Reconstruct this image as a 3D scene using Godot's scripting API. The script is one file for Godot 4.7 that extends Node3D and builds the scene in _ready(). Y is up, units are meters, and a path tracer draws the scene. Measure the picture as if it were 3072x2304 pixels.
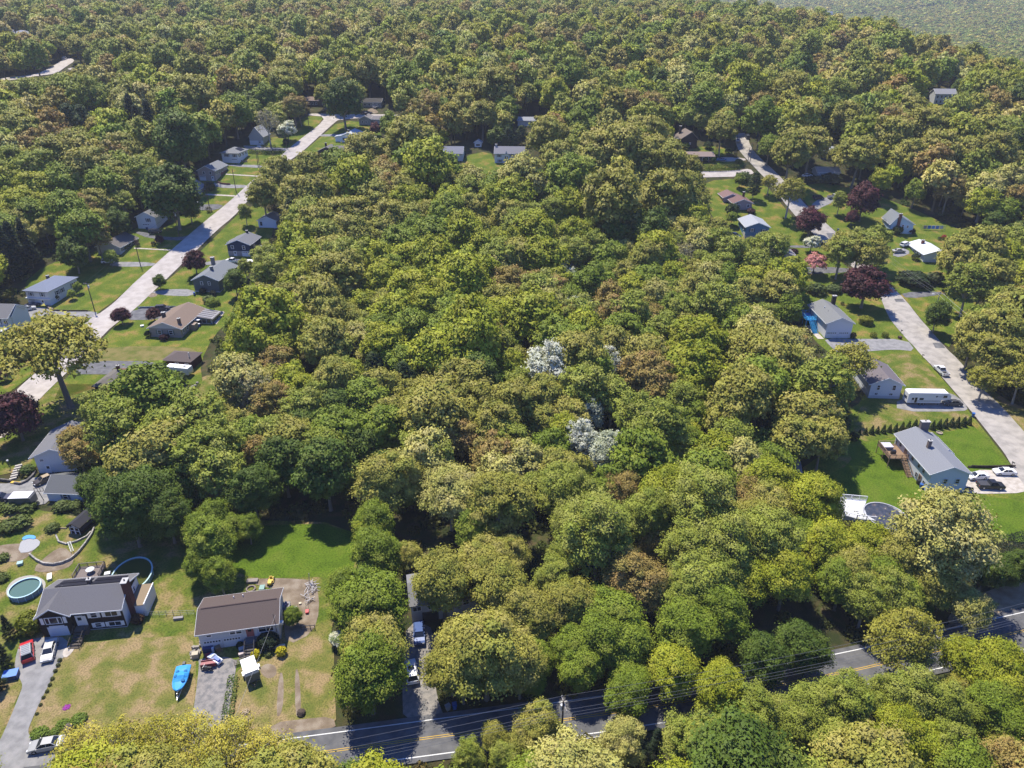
extends Node3D
# Aerial view over a wooded suburb in spring: two side streets, a main road, some forty houses and the woods between them.
# Places were surveyed from the photograph: spot(px, py) finds the point of the ground that a photo pixel shows.

const CAM_H := 95.0
const PITCH := 28.0
const FOV := 56.0
const FOC := 2166.6          # focal length in photo pixels

var sun_dir := Vector3(0.24, -0.885, 0.40)
var rng := RandomNumberGenerator.new()
var used_names := {}
var used_labels := {}
var mats := {}
var tex := {}
var lawns := []              # ground polygons (x, z) that stay open
var hero := []               # placed trees: Vector3(x, z, radius)
var marks := []              # [short name, point] for the labels of trees
var keep := []               # house footprints kept free of trees
var open_px := []            # photo polygons that no filled-in tree may cover

func _ready() -> void:
	camera_and_light()
	make_textures()
	terrain()
	streets()
	houses()
	yards()
	vehicles()
	poles()
	trees()
	forest()

func camera_and_light() -> void:
	var cam := Camera3D.new()
	cam.name = "camera"
	cam.fov = FOV
	cam.near = 0.5
	cam.far = 12000.0
	cam.position = Vector3(0, CAM_H, 0)
	cam.rotation_degrees = Vector3(-PITCH, 0, 0)
	add_child(cam)
	cam.current = true
	var sky := ProceduralSkyMaterial.new()
	sky.sky_top_color = Color(0.24, 0.42, 0.78)
	sky.sky_horizon_color = Color(0.72, 0.82, 0.93)
	sky.sky_curve = 0.12
	sky.ground_bottom_color = Color(0.10, 0.13, 0.06)
	sky.ground_horizon_color = Color(0.55, 0.62, 0.66)
	sky.sun_angle_max = 8.0
	var s := Sky.new()
	s.sky_material = sky
	var e := Environment.new()
	e.background_mode = Environment.BG_SKY
	e.sky = s
	e.background_energy_multiplier = SKY_E
	e.tonemap_mode = Environment.TONE_MAPPER_LINEAR
	e.tonemap_exposure = EXPO
	e.sdfgi_enabled = true
	e.ssao_enabled = true
	e.ssil_enabled = true
	e.fog_enabled = true
	e.fog_density = FOG
	e.fog_light_color = Color(0.95, 0.97, 1.0)
	var we := WorldEnvironment.new()
	we.name = "world"
	we.environment = e
	add_child(we)
	var sun := DirectionalLight3D.new()
	sun.name = "sun"
	sun.light_energy = 1.5
	sun.light_color = Color(1.0, 0.97, 0.91)
	sun.light_angular_distance = 0.5
	sun.shadow_enabled = true
	sun.directional_shadow_max_distance = 1500.0
	add_child(sun)
	sun.look_at_from_position(Vector3.ZERO, sun_dir, Vector3(0, 0, -1))

const SKY_E := 1.0
const EXPO := 1.5
const FOG := 0.00013

# ---------------------------------------------------------------- the lie of the land
func smooth(a: float, b: float, t: float) -> float:
	var k := clampf((t - a) / (b - a), 0.0, 1.0)
	return k * k * (3.0 - 2.0 * k)

func rise(f: float) -> float:
	return 68.0 * (1.0 - exp(-pow(maxf(0.0, f - 230.0) / 300.0, 1.5))) + 10.0 * smooth(110.0, 400.0, f)

func crest(az: float) -> float:
	if az < 5.0: return 1000.0
	if az < 14.0: return lerpf(1000.0, 800.0, (az - 5.0) / 9.0)
	if az < 29.0: return lerpf(800.0, 560.0, (az - 14.0) / 15.0)
	return lerpf(560.0, 430.0, clampf((az - 29.0) / 11.0, 0.0, 1.0))

func terr(x: float, z: float) -> float:
	var f := -z
	if f < 110.0: return 0.0
	var r := sqrt(x * x + z * z)
	if r < 420.0: return rise(f)
	var az := rad_to_deg(atan2(x, f))
	var c := crest(az)
	if r <= c: return rise(f)
	var top := rise(f * c / r)
	var h := top - 0.06 * (r - c) * smooth(0.0, 200.0, r - c)
	var low := lerpf(40.0, 8.0, smooth(-5.0, 22.0, az))
	h = maxf(h, low)
	var ridge := 8.0 + 72.0 * smooth(1500.0, 3300.0 - 700.0 * smooth(18.0, 34.0, az), r) + 9.0 * sin(x * 0.0021 + 1.0) * smooth(1500.0, 2600.0, r) + 5.0 * sin(r * 0.004 + x * 0.003)  * smooth(1300.0, 2000.0, r)
	return maxf(h, ridge)

func ray(px: float, py: float) -> Vector3:
	var u := (px - 1536.0) / FOC
	var v := (1152.0 - py) / FOC
	var p := deg_to_rad(PITCH)
	return Vector3(u, v * cos(p) - sin(p), -(v * sin(p) + cos(p)))

func spot(px: float, py: float, over := 0.0) -> Vector3:
	var d := ray(px, py)
	var t := 20.0
	var p := Vector3.ZERO
	while t < 4000.0:
		p = Vector3(0, CAM_H, 0) + d * t
		if p.y < terr(p.x, p.z) + over: break
		t += 4.0
	var lo := t - 4.0
	var hi := t
	for i in 16:
		var m := (lo + hi) / 2.0
		p = Vector3(0, CAM_H, 0) + d * m
		if p.y < terr(p.x, p.z) + over: hi = m
		else: lo = m
	p.y = terr(p.x, p.z) + over
	return p

func pixel(p: Vector3) -> Vector2:
	var a := deg_to_rad(PITCH)
	var y := p.y - CAM_H
	var zc := -p.z * cos(a) - y * sin(a)
	if zc < 1.0: return Vector2(-9999, 9999)
	var up := y * cos(a) - p.z * sin(a)
	return Vector2(1536.0 + FOC * p.x / zc, 1152.0 - FOC * up / zc)

func depth(p: Vector3) -> float:
	var a := deg_to_rad(PITCH)
	return -p.z * cos(a) - (p.y - CAM_H) * sin(a)

# ---------------------------------------------------------------- names, labels, groups
func numbered(n: String) -> String:
	if not used_names.has(n):
		used_names[n] = 0
		return n
	used_names[n] += 1
	return "%s_%03d" % [n, used_names[n]]

func tag(o: Node, label: String, category: String, group := "") -> void:
	if label: o.set_meta("label", label)
	if category: o.set_meta("category", category)
	if group: o.set_meta("group", group)

func thing(called: String, label: String, category: String, at := Vector3.ZERO, turn := 0.0, group := "") -> Node3D:
	var o := Node3D.new()
	o.name = numbered(called)
	add_child(o, true)
	o.position = at
	o.rotation.y = turn
	tag(o, label, category, group)
	return o

# ---------------------------------------------------------------- mesh building
class Mb:
	var v := PackedVector3Array()
	var n := PackedVector3Array()
	var c := PackedColorArray()
	var uv := PackedVector2Array()
	var col := Color.WHITE
	var xf := Transform3D.IDENTITY
	func tri(a: Vector3, b: Vector3, d: Vector3) -> void:      # counter-clockwise seen from outside
		a = xf * a
		b = xf * b
		d = xf * d
		var m := (b - a).cross(d - a).normalized()
		v.append(a); v.append(d); v.append(b)
		for i in 3:
			n.append(m)
			c.append(col)
		uv.append(Vector2(a.x, a.z)); uv.append(Vector2(d.x, d.z)); uv.append(Vector2(b.x, b.z))
	func quad(a: Vector3, b: Vector3, d: Vector3, e: Vector3) -> void:
		tri(a, b, d)
		tri(a, d, e)
	func box(p: Vector3, s: Vector3) -> void:                 # p is the lowest corner
		var q := p + s
		quad(Vector3(p.x, p.y, q.z), Vector3(q.x, p.y, q.z), Vector3(q.x, q.y, q.z), Vector3(p.x, q.y, q.z))
		quad(Vector3(q.x, p.y, p.z), Vector3(p.x, p.y, p.z), Vector3(p.x, q.y, p.z), Vector3(q.x, q.y, p.z))
		quad(Vector3(p.x, p.y, p.z), Vector3(p.x, p.y, q.z), Vector3(p.x, q.y, q.z), Vector3(p.x, q.y, p.z))
		quad(Vector3(q.x, p.y, q.z), Vector3(q.x, p.y, p.z), Vector3(q.x, q.y, p.z), Vector3(q.x, q.y, q.z))
		quad(Vector3(p.x, q.y, q.z), Vector3(q.x, q.y, q.z), Vector3(q.x, q.y, p.z), Vector3(p.x, q.y, p.z))
		quad(Vector3(p.x, p.y, p.z), Vector3(q.x, p.y, p.z), Vector3(q.x, p.y, q.z), Vector3(p.x, p.y, q.z))
	func cbox(p: Vector3, s: Vector3) -> void:                # p is the centre
		box(p - s / 2.0, s)
	func bar(a: Vector3, b: Vector3, w: float, h: float) -> void:   # a beam between two points
		var d := (b - a)
		var l := d.length()
		if l < 0.001: return
		d /= l
		var up := Vector3.UP if absf(d.y) < 0.95 else Vector3.RIGHT
		var s := d.cross(up).normalized()
		var keep := xf
		xf = xf * Transform3D(Basis(s, d.cross(s) * -1.0, -d), (a + b) / 2.0)
		cbox(Vector3.ZERO, Vector3(w, h, l))
		xf = keep
	func tube(a: Vector3, b: Vector3, ra: float, rb: float, k := 6, cap := true) -> void:
		var d := b - a
		if d.length() < 0.0001: return
		d = d.normalized()
		var s := d.cross(Vector3.UP if absf(d.y) < 0.95 else Vector3.RIGHT).normalized()
		var t := s.cross(d)
		for i in k:
			var p := TAU * i / k
			var q := TAU * (i + 1) / k
			var u0 := s * cos(p) + t * sin(p)
			var u1 := s * cos(q) + t * sin(q)
			quad(a + u1 * ra, a + u0 * ra, b + u0 * rb, b + u1 * rb)
			if cap and rb > 0.001:
				tri(b, b + u1 * rb, b + u0 * rb)
			if cap and ra > 0.001:
				tri(a, a + u0 * ra, a + u1 * ra)
	func flat_poly(p: PackedVector2Array, y: float) -> void:  # a level sheet from (x, z) points
		var ix := Geometry2D.triangulate_polygon(p)
		for i in range(0, ix.size(), 3):
			var a := Vector3(p[ix[i]].x, y, p[ix[i]].y)
			var b := Vector3(p[ix[i + 1]].x, y, p[ix[i + 1]].y)
			var d := Vector3(p[ix[i + 2]].x, y, p[ix[i + 2]].y)
			if (b - a).cross(d - a).y > 0.0: tri(a, b, d)
			else: tri(a, d, b)
	func slab(p: PackedVector2Array, y0: float, y1: float) -> void:   # a prism standing on (x, z) points
		flat_poly(p, y1)
		var cw := Geometry2D.is_polygon_clockwise(p)
		for i in p.size():
			var a := p[i]
			var b := p[(i + 1) % p.size()]
			if cw:
				var w := a
				a = b
				b = w
			quad(Vector3(b.x, y0, b.y), Vector3(a.x, y0, a.y), Vector3(a.x, y1, a.y), Vector3(b.x, y1, b.y))
	func side(p: PackedVector2Array, x0: float, x1: float) -> void:   # a prism across x from a (z, y) outline
		var ix := Geometry2D.triangulate_polygon(p)
		for i in range(0, ix.size(), 3):
			var a := p[ix[i]]
			var b := p[ix[i + 1]]
			var d := p[ix[i + 2]]
			if (b - a).cross(d - a) < 0.0:
				var w := b
				b = d
				d = w
			# with x across, an outline turning from z to y runs clockwise seen from +x
			tri(Vector3(x1, a.y, a.x), Vector3(x1, d.y, d.x), Vector3(x1, b.y, b.x))
			tri(Vector3(x0, a.y, a.x), Vector3(x0, b.y, b.x), Vector3(x0, d.y, d.x))
		var cw := Geometry2D.is_polygon_clockwise(p)
		for i in p.size():
			var a := p[i]
			var b := p[(i + 1) % p.size()]
			if cw:
				var w := a
				a = b
				b = w
			quad(Vector3(x0, a.y, a.x), Vector3(x1, a.y, a.x), Vector3(x1, b.y, b.x), Vector3(x0, b.y, b.x))
	func lathe(prof: PackedVector2Array, k := 16, base := Vector3.ZERO) -> void:   # (radius, height) points
		for i in prof.size() - 1:
			for j in k:
				var p := TAU * j / k
				var q := TAU * (j + 1) / k
				var a := base + Vector3(cos(p) * prof[i].x, prof[i].y, sin(p) * prof[i].x)
				var b := base + Vector3(cos(q) * prof[i].x, prof[i].y, sin(q) * prof[i].x)
				var d := base + Vector3(cos(q) * prof[i + 1].x, prof[i + 1].y, sin(q) * prof[i + 1].x)
				var e := base + Vector3(cos(p) * prof[i + 1].x, prof[i + 1].y, sin(p) * prof[i + 1].x)
				if prof[i].x > 0.0005: tri(a, d, b)
				if prof[i + 1].x > 0.0005: tri(a, e, d)
	func mesh() -> ArrayMesh:
		var a := []
		a.resize(Mesh.ARRAY_MAX)
		a[Mesh.ARRAY_VERTEX] = v
		a[Mesh.ARRAY_NORMAL] = n
		a[Mesh.ARRAY_COLOR] = c
		a[Mesh.ARRAY_TEX_UV] = uv
		a[Mesh.ARRAY_TEX_UV2] = uv
		var m := ArrayMesh.new()
		m.add_surface_from_arrays(Mesh.PRIMITIVE_TRIANGLES, a)
		return m

func put(called: String, b: Mb, m: Material, parent: Node) -> MeshInstance3D:
	var o := MeshInstance3D.new()
	o.mesh = b.mesh()
	o.material_override = m
	if parent == self:
		o.name = numbered(called)
	else:
		o.name = part_name(called, parent)
	parent.add_child(o, true)
	return o

func part_name(called: String, parent: Node) -> String:
	if not parent.has_node(NodePath(called)): return called
	var k := 1
	while parent.has_node(NodePath("%s_%03d" % [called, k])): k += 1
	return "%s_%03d" % [called, k]

func struct(called: String, b: Mb, m: Material, label := "") -> MeshInstance3D:
	var o := put(called, b, m, self)
	o.set_meta("kind", "structure")
	if label: o.set_meta("label", label)
	return o

# ---------------------------------------------------------------- materials
func lin(r: float, g: float, b: float) -> Color:
	return Color(r, g, b).linear_to_srgb()

func paint(r: float, g: float, b: float, rough := 0.7, metal := 0.0) -> StandardMaterial3D:
	var k := "p %.3f %.3f %.3f %.2f %.2f" % [r, g, b, rough, metal]
	if mats.has(k): return mats[k]
	var m := StandardMaterial3D.new()
	m.albedo_color = lin(r, g, b)
	m.roughness = rough
	m.metallic = metal
	mats[k] = m
	return m

func noise_tex(size: int, freq: float, seed_: int, ramp: Array, octaves := 4, kind := FastNoiseLite.TYPE_SIMPLEX_SMOOTH) -> NoiseTexture2D:
	var f := FastNoiseLite.new()
	f.noise_type = kind
	f.seed = seed_
	f.frequency = freq
	f.fractal_octaves = octaves
	f.fractal_gain = 0.55
	var g := Gradient.new()
	g.offsets = PackedFloat32Array()
	g.colors = PackedColorArray()
	var offs := PackedFloat32Array()
	var cols := PackedColorArray()
	for r in ramp:
		offs.append(r[0])
		cols.append(lin(r[1], r[2], r[3]))
	g.offsets = offs
	g.colors = cols
	var t := NoiseTexture2D.new()
	t.width = size
	t.height = size
	t.seamless = true
	t.seamless_blend_skirt = 0.2
	t.noise = f
	t.color_ramp = g
	return t

func make_textures() -> void:
	tex["fine"] = noise_tex(512, 0.05, 3, [[0.25, 0.50, 0.53, 0.50], [0.5, 0.84, 0.84, 0.84], [0.75, 1.0, 1.0, 1.0]], 6)
	tex["mid"] = noise_tex(512, 0.03, 5, [[0.2, 0.62, 0.62, 0.60], [0.5, 0.86, 0.86, 0.86], [0.8, 1.0, 1.0, 1.0]], 5)
	tex["soft"] = noise_tex(512, 0.05, 8, [[0.2, 0.84, 0.84, 0.84], [0.5, 0.93, 0.93, 0.93], [0.8, 1.0, 1.0, 1.0]], 5)

# a ground material: a broad patchwork of colours with a finer mottle over it, laid on by world metres
func ground_mat(key: String, ramp: Array, metres := 40.0, fine_m := 5.0, seed_ := 1, rough := 0.95, octaves := 5, fine := "fine") -> StandardMaterial3D:
	if mats.has(key): return mats[key]
	var m := StandardMaterial3D.new()
	m.albedo_texture = noise_tex(512, 0.012, seed_, ramp, octaves)
	m.uv1_scale = Vector3(1.0 / metres, 1.0 / metres, 1)
	m.detail_enabled = true
	m.detail_blend_mode = BaseMaterial3D.BLEND_MODE_MUL
	m.detail_albedo = tex[fine]
	m.detail_uv_layer = BaseMaterial3D.DETAIL_UV_2
	m.uv2_scale = Vector3(1.0 / fine_m, 1.0 / fine_m, 1)
	m.roughness = rough
	m.metallic_specular = 0.25
	mats[key] = m
	return m

# a plain coloured surface with a little grain, for walls and roofs
func grain(r: float, g: float, b: float, rough := 0.85, metres := 3.0, which := "soft") -> StandardMaterial3D:
	var k := "g %.3f %.3f %.3f %.2f %.1f %s" % [r, g, b, rough, metres, which]
	if mats.has(k): return mats[k]
	var m := StandardMaterial3D.new()
	m.albedo_color = lin(r, g, b)
	m.albedo_texture = tex[which]
	m.uv1_triplanar = true
	m.uv1_world_triplanar = true
	m.uv1_scale = Vector3.ONE / metres
	m.roughness = rough
	m.metallic_specular = 0.3
	mats[k] = m
	return m

func glass() -> StandardMaterial3D:
	return paint(0.02, 0.025, 0.035, 0.12)

# ---------------------------------------------------------------- ground sheets that follow the land
func px_poly(l: Array) -> PackedVector2Array:
	var p := PackedVector2Array()
	for i in range(0, l.size(), 2):
		var q := spot(l[i], l[i + 1])
		p.append(Vector2(q.x, q.z))
	return p

func rounded(p: PackedVector2Array, times := 2) -> PackedVector2Array:
	for t in times:
		var q := PackedVector2Array()
		for i in p.size():
			var a := p[i]
			var b := p[(i + 1) % p.size()]
			q.append(a.lerp(b, 0.25))
			q.append(a.lerp(b, 0.75))
		p = q
	return p

func drape(b: Mb, p: PackedVector2Array, over: float, cell := 8.0) -> void:
	var lo := p[0]
	var hi := p[0]
	for q in p:
		lo = lo.min(q)
		hi = hi.max(q)
	if -lo.y < 109.0:
		b.flat_poly(p, over)
		return
	lo = (lo / cell).floor() * cell
	var x := lo.x
	while x < hi.x:
		var z := lo.y
		while z < hi.y:
			var c := PackedVector2Array([Vector2(x, z), Vector2(x + cell, z), Vector2(x + cell, z + cell), Vector2(x, z + cell)])
			for piece in Geometry2D.intersect_polygons(c, p):
				var ix := Geometry2D.triangulate_polygon(piece)
				for i in range(0, ix.size(), 3):
					var t := []
					for k in 3:
						var w: Vector2 = piece[ix[i + k]]
						t.append(Vector3(w.x, terr(w.x, w.y) + over, w.y))
					if (t[1] - t[0]).cross(t[2] - t[0]).y > 0.0: b.tri(t[0], t[1], t[2])
					else: b.tri(t[0], t[2], t[1])
			z += cell
		x += cell

func ribbon(b: Mb, pts: Array, width: float, over: float, step := 4.0) -> void:   # a strip along ground points
	var line := PackedVector2Array()
	for i in pts.size() - 1:
		var a: Vector2 = pts[i]
		var c: Vector2 = pts[i + 1]
		var k := maxi(1, int((c - a).length() / step))
		for j in k:
			line.append(a.lerp(c, float(j) / k))
	line.append(pts[-1])
	for i in line.size() - 1:
		var d0 := (line[mini(i + 1, line.size() - 1)] - line[maxi(i - 1, 0)]).normalized().orthogonal() * width / 2.0
		var d1 := (line[mini(i + 2, line.size() - 1)] - line[i]).normalized().orthogonal() * width / 2.0
		var q := [line[i] - d0, line[i] + d0, line[i + 1] + d1, line[i + 1] - d1]
		var t := []
		for w in q: t.append(Vector3(w.x, terr(w.x, w.y) + over, w.y))
		if (t[1] - t[0]).cross(t[2] - t[0]).y > 0.0: b.quad(t[0], t[1], t[2], t[3])
		else: b.quad(t[3], t[2], t[1], t[0])

func px_line(l: Array) -> Array:
	var r := []
	for i in range(0, l.size(), 2):
		var q := spot(l[i], l[i + 1])
		r.append(Vector2(q.x, q.z))
	return r

# ---------------------------------------------------------------- terrain, lawns, roads
func terrain() -> void:
	var b := Mb.new()
	var rs := PackedFloat32Array()
	var r := 0.0
	while r < 480.0:
		rs.append(r)
		r += 5.0
	while r < 1300.0:
		rs.append(r)
		r += 14.0
	while r < 7500.0:
		rs.append(r)
		r += 70.0
	var az := PackedFloat32Array()
	var a := -60.0
	while a < 60.0:
		az.append(a)
		a += 1.5
	while a < 300.0:
		az.append(a)
		a += 12.0
	var pts := []
	for q in rs:
		var row := PackedVector3Array()
		for d in az:
			var x := q * sin(deg_to_rad(d))
			var z := -q * cos(deg_to_rad(d))
			row.append(Vector3(x, terr(x, z), z))
		pts.append(row)
	for i in rs.size() - 1:
		for j in az.size():
			var k := (j + 1) % az.size()
			var p0: Vector3 = pts[i][j]
			var p1: Vector3 = pts[i][k]
			var p2: Vector3 = pts[i + 1][k]
			var p3: Vector3 = pts[i + 1][j]
			b.tri(p0, p1, p2)
			b.tri(p0, p2, p3)
	var m := ground_mat("floor", [[0.2, 0.035, 0.045, 0.015], [0.42, 0.075, 0.062, 0.028], [0.6, 0.055, 0.068, 0.02], [0.8, 0.11, 0.088, 0.045]], 60.0, 6.0, 21)
	struct("ground", b, m, "woodland ground of leaf litter and low growth under the trees")

func lawn(name_: String, l: Array, m: Material, over := 0.10, open := true, round_ := 1) -> void:
	var p := px_poly(l)
	if open: lawns.append(p)
	p = rounded(p, round_)
	var b := Mb.new()
	drape(b, p, over)
	struct(name_, b, m)

func pave(name_: String, l: Array, m: Material, over := 0.16, round_ := 1) -> void:
	var p := px_poly(l)
	lawns.append(p)
	p = rounded(p, round_)
	var b := Mb.new()
	drape(b, p, over)
	struct(name_, b, m)

func streets() -> void:
	var green := ground_mat("green", [[0.15, 0.284, 0.206, 0.058], [0.34, 0.177, 0.194, 0.027], [0.55, 0.121, 0.169, 0.017], [0.8, 0.099, 0.144, 0.015]], 46.0, 14, 31)
	var mixed := ground_mat("mixed", [[0.22, 0.288, 0.218, 0.095], [0.4, 0.192, 0.183, 0.045], [0.58, 0.126, 0.159, 0.022], [0.8, 0.09, 0.136, 0.016]], 38.0, 13, 33)
	var dry := ground_mat("dry", [[0.25, 0.325, 0.237, 0.116], [0.42, 0.247, 0.206, 0.074], [0.58, 0.195, 0.185, 0.047], [0.8, 0.137, 0.156, 0.032]], 30.0, 9, 35)
	var vivid := ground_mat("vivid", [[0.2, 0.126, 0.175, 0.018], [0.5, 0.105, 0.169, 0.012], [0.8, 0.084, 0.138, 0.01]], 40.0, 12, 37, 0.95, 5)
	var dirt := ground_mat("dirt", [[0.25, 0.21, 0.16, 0.11], [0.5, 0.27, 0.21, 0.15], [0.8, 0.34, 0.28, 0.21]], 18.0, 2.5, 39)
	var pale := ground_mat("pale_road", [[0.2, 0.416, 0.375, 0.332], [0.5, 0.478, 0.43, 0.385], [0.8, 0.52, 0.475, 0.427]], 26.0, 3.0, 41, 0.9, 5, "soft")
	var worn := ground_mat("worn_road", [[0.2, 0.312, 0.29, 0.261], [0.5, 0.385, 0.355, 0.318], [0.8, 0.447, 0.41, 0.366]], 24.0, 3.0, 43, 0.9, 5, "soft")
	var drive := ground_mat("drive", [[0.2, 0.22, 0.215, 0.21], [0.5, 0.27, 0.265, 0.255], [0.8, 0.31, 0.30, 0.29]], 14.0, 2.0, 45, 0.9, 5, "soft")
	var old := ground_mat("old_drive", [[0.2, 0.19, 0.185, 0.18], [0.45, 0.27, 0.25, 0.23], [0.8, 0.34, 0.31, 0.28]], 8.0, 2.0, 47, 0.9, 5)
	var dark := ground_mat("dark_drive", [[0.2, 0.12, 0.12, 0.125], [0.5, 0.15, 0.15, 0.155], [0.8, 0.19, 0.188, 0.19]], 14.0, 2.0, 49, 0.9, 5, "soft")
	var asphalt := ground_mat("asphalt", [[0.2, 0.105, 0.106, 0.11], [0.5, 0.13, 0.13, 0.133], [0.8, 0.155, 0.154, 0.155]], 18.0, 2.0, 51, 0.88, 5, "soft")
	var concrete := ground_mat("concrete", [[0.2, 0.42, 0.37, 0.31], [0.5, 0.50, 0.45, 0.385], [0.8, 0.56, 0.51, 0.45]], 10.0, 2.0, 53, 0.9, 5, "soft")
	# lawns
	lawn("lawn_of_the_roadside_yards", [-120, 1510, 60, 1522, 240, 1552, 330, 1570, 420, 1560, 560, 1550, 720, 1560, 1060, 1570, 1075, 1700, 1055, 1780, 1000, 1860, 985, 1960, 1000, 2080, 1010, 2190, 700, 2238, 500, 2266, 300, 2295, -160, 2360], mixed)
	lawn("lawn_behind_the_brown_ranch", [700, 1580, 1060, 1570, 1075, 1690, 1020, 1740, 930, 1730, 760, 1740, 680, 1700], vivid, 0.13, false)
	lawn("lawn_in_front_of_the_shingled_house", [205, 1925, 290, 1930, 388, 1912, 470, 1915, 575, 1905, 592, 1985, 578, 2160, 552, 2254, 380, 2280, 215, 2296, 190, 2215, 95, 2200, 100, 2150, 150, 2050], dry, 0.13, false)
	lawn("lawn_beside_the_drive", [-120, 2060, 20, 2040, 62, 2045, 66, 2065, 40, 2120, -20, 2240, -160, 2330], dry, 0.13, false)
	lawn("lawn_in_front_of_the_brown_ranch", [715, 1985, 845, 1965, 880, 1890, 1000, 1905, 1005, 2080, 1010, 2188, 850, 2212, 682, 2236, 690, 2130], dry, 0.13, false)
	lawn("lawn_east_of_the_long_street", [130, 1210, 325, 996, 420, 910, 470, 868, 590, 766, 700, 656, 745, 618, 800, 622, 830, 690, 760, 800, 710, 880, 690, 960, 640, 1010, 600, 1090, 610, 1160, 560, 1220, 480, 1210, 330, 1180, 250, 1190], green)
	lawn("lawn_at_the_top_of_the_long_street", [745, 602, 800, 560, 880, 482, 955, 417, 1022, 360, 1130, 372, 1150, 420, 1100, 470, 1040, 500, 960, 520, 900, 560, 820, 600], green)
	lawn("lawn_west_of_the_long_street", [-60, 1060, 60, 930, 120, 880, 60, 860, 140, 790, 260, 770, 380, 700, 440, 670, 500, 690, 560, 620, 560, 560, 640, 490, 760, 425, 870, 402, 900, 352, 975, 346, 950, 384, 898, 420, 860, 450, 812, 498, 772, 531, 744, 555, 707, 590, 669, 621, 545, 725, 474, 787, 392, 862, 272, 955, 130, 1100, 0, 1200, -90, 1180], green)
	lawn("yard_below_the_brick_houses", [60, 1200, 200, 1130, 330, 1120, 520, 1215, 560, 1150, 640, 1120, 720, 1150, 740, 1210, 640, 1260, 560, 1310, 400, 1290, 250, 1340, 120, 1400, -60, 1440, -60, 1320, 40, 1240], mixed)
	lawn("sunny_strip_between_the_drives", [190, 1070, 330, 1040, 560, 1040, 600, 1060, 560, 1082, 400, 1083, 210, 1096], ground_mat("straw", [[0.2, 0.26, 0.21, 0.08], [0.5, 0.21, 0.185, 0.06], [0.8, 0.13, 0.15, 0.03]], 26.0, 5.0, 57), 0.13, false)
	lawn("lawns_along_the_near_street", [2090, 560, 2160, 535, 2290, 545, 2350, 620, 2420, 700, 2520, 780, 2590, 850, 2660, 880, 2664, 950, 2720, 1018, 2750, 1050, 2850, 1162, 2950, 1290, 3032, 1394, 3110, 1490, 3120, 1640, 2900, 1600, 2760, 1570, 2560, 1545, 2440, 1500, 2380, 1440, 2420, 1390, 2540, 1330, 2500, 1250, 2600, 1200, 2600, 1090, 2500, 1070, 2440, 1020, 2400, 960, 2420, 890, 2350, 850, 2330, 780, 2190, 730, 2130, 640], green)
	lawn("worn_lawn_by_the_camper", [2620, 1080, 2700, 1055, 2755, 1070, 2850, 1180, 2920, 1255, 2890, 1290, 2700, 1310, 2560, 1330, 2560, 1240, 2640, 1180], mixed, 0.13, false)
	lawn("bright_lawn_of_the_deck_house", [2540, 1345, 2640, 1320, 2900, 1290, 2925, 1275, 3010, 1390, 3040, 1405, 2920, 1408, 2890, 1490, 3072, 1500, 3120, 1560, 3120, 1640, 2900, 1600, 2700, 1560, 2500, 1500, 2450, 1440, 2560, 1390], vivid, 0.13, false)
	lawn("lawns_beyond_the_near_street", [2385, 560, 2500, 545, 2700, 610, 2900, 700, 3060, 740, 3120, 800, 2980, 800, 2850, 790, 2840, 860, 2960, 900, 2860, 1020, 2842, 1050, 2760, 955, 2717, 900, 2677, 862, 2600, 780, 2520, 705, 2440, 640], green)
	lawn("roadside_grass_under_the_oaks", [2915, 1128, 3000, 1190, 3120, 1250, 3120, 1350, 3072, 1300, 2990, 1215], dry)
	lawn("lawn_of_the_white_cape", [1385, 470, 1470, 452, 1490, 495, 1600, 485, 1640, 500, 1620, 530, 1540, 540, 1440, 560, 1385, 530], green)
	lawn("lawn_round_the_long_ranch", [2100, 495, 2200, 470, 2240, 490, 2215, 512, 2090, 515], green)
	lawn("yard_round_the_corner_house", [2010, 455, 2090, 440, 2180, 440, 2200, 460, 2150, 475, 2040, 470], green)
	lawn("far_lawn_of_the_two_storey_house", [2770, 322, 2790, 305, 2870, 305, 2890, 316, 2860, 330], green)
	# bare patches
	lawn("bare_patch_by_the_block_wall", [95, 1712, 150, 1660, 190, 1640, 225, 1670, 215, 1700, 180, 1712, 130, 1720], dirt, 0.145, false)
	lawn("bare_patch_behind_the_brown_ranch", [745, 1750, 790, 1735, 900, 1738, 950, 1745, 960, 1830, 940, 1900, 860, 1940, 850, 1860, 850, 1775], dirt, 0.145, false)
	lawn("bare_ground_beside_the_garden_cloth", [-20, 1640, 60, 1630, 110, 1640, 80, 1680, 20, 1690, -40, 1670], dirt, 0.145, false, 2)
	lawn("bare_verge_by_the_main_road", [820, 2170, 900, 2160, 1000, 2150, 1010, 2190, 880, 2208, 800, 2215], dirt, 0.145, false)
	lawn("wheel_track", [838, 2020, 850, 2020, 852, 2100, 842, 2150, 828, 2150], dirt, 0.145, false)
	lawn("wheel_track", [885, 2010, 896, 2010, 904, 2100, 900, 2150, 886, 2150], dirt, 0.145, false)
	lawn("bare_patch_by_the_white_trailer", [775, 2010, 800, 1990, 830, 2000, 830, 2030, 800, 2040], dirt, 0.145, false, 2)
	lawn("mulch_ring_by_the_street", [443, 884, 455, 880, 474, 882, 470, 890, 452, 894, 444, 890], dirt, 0.145, false, 2)
	lawn("dry_grass_by_the_main_road", [2840, 1850, 2900, 1800, 3000, 1760, 3120, 1740, 3120, 1810, 3000, 1840, 2920, 1868, 2850, 1880], ground_mat("hay", [[0.2, 0.30, 0.22, 0.14], [0.5, 0.38, 0.29, 0.19], [0.8, 0.44, 0.35, 0.24]], 12.0, 2.0, 59), 0.13)
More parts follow.
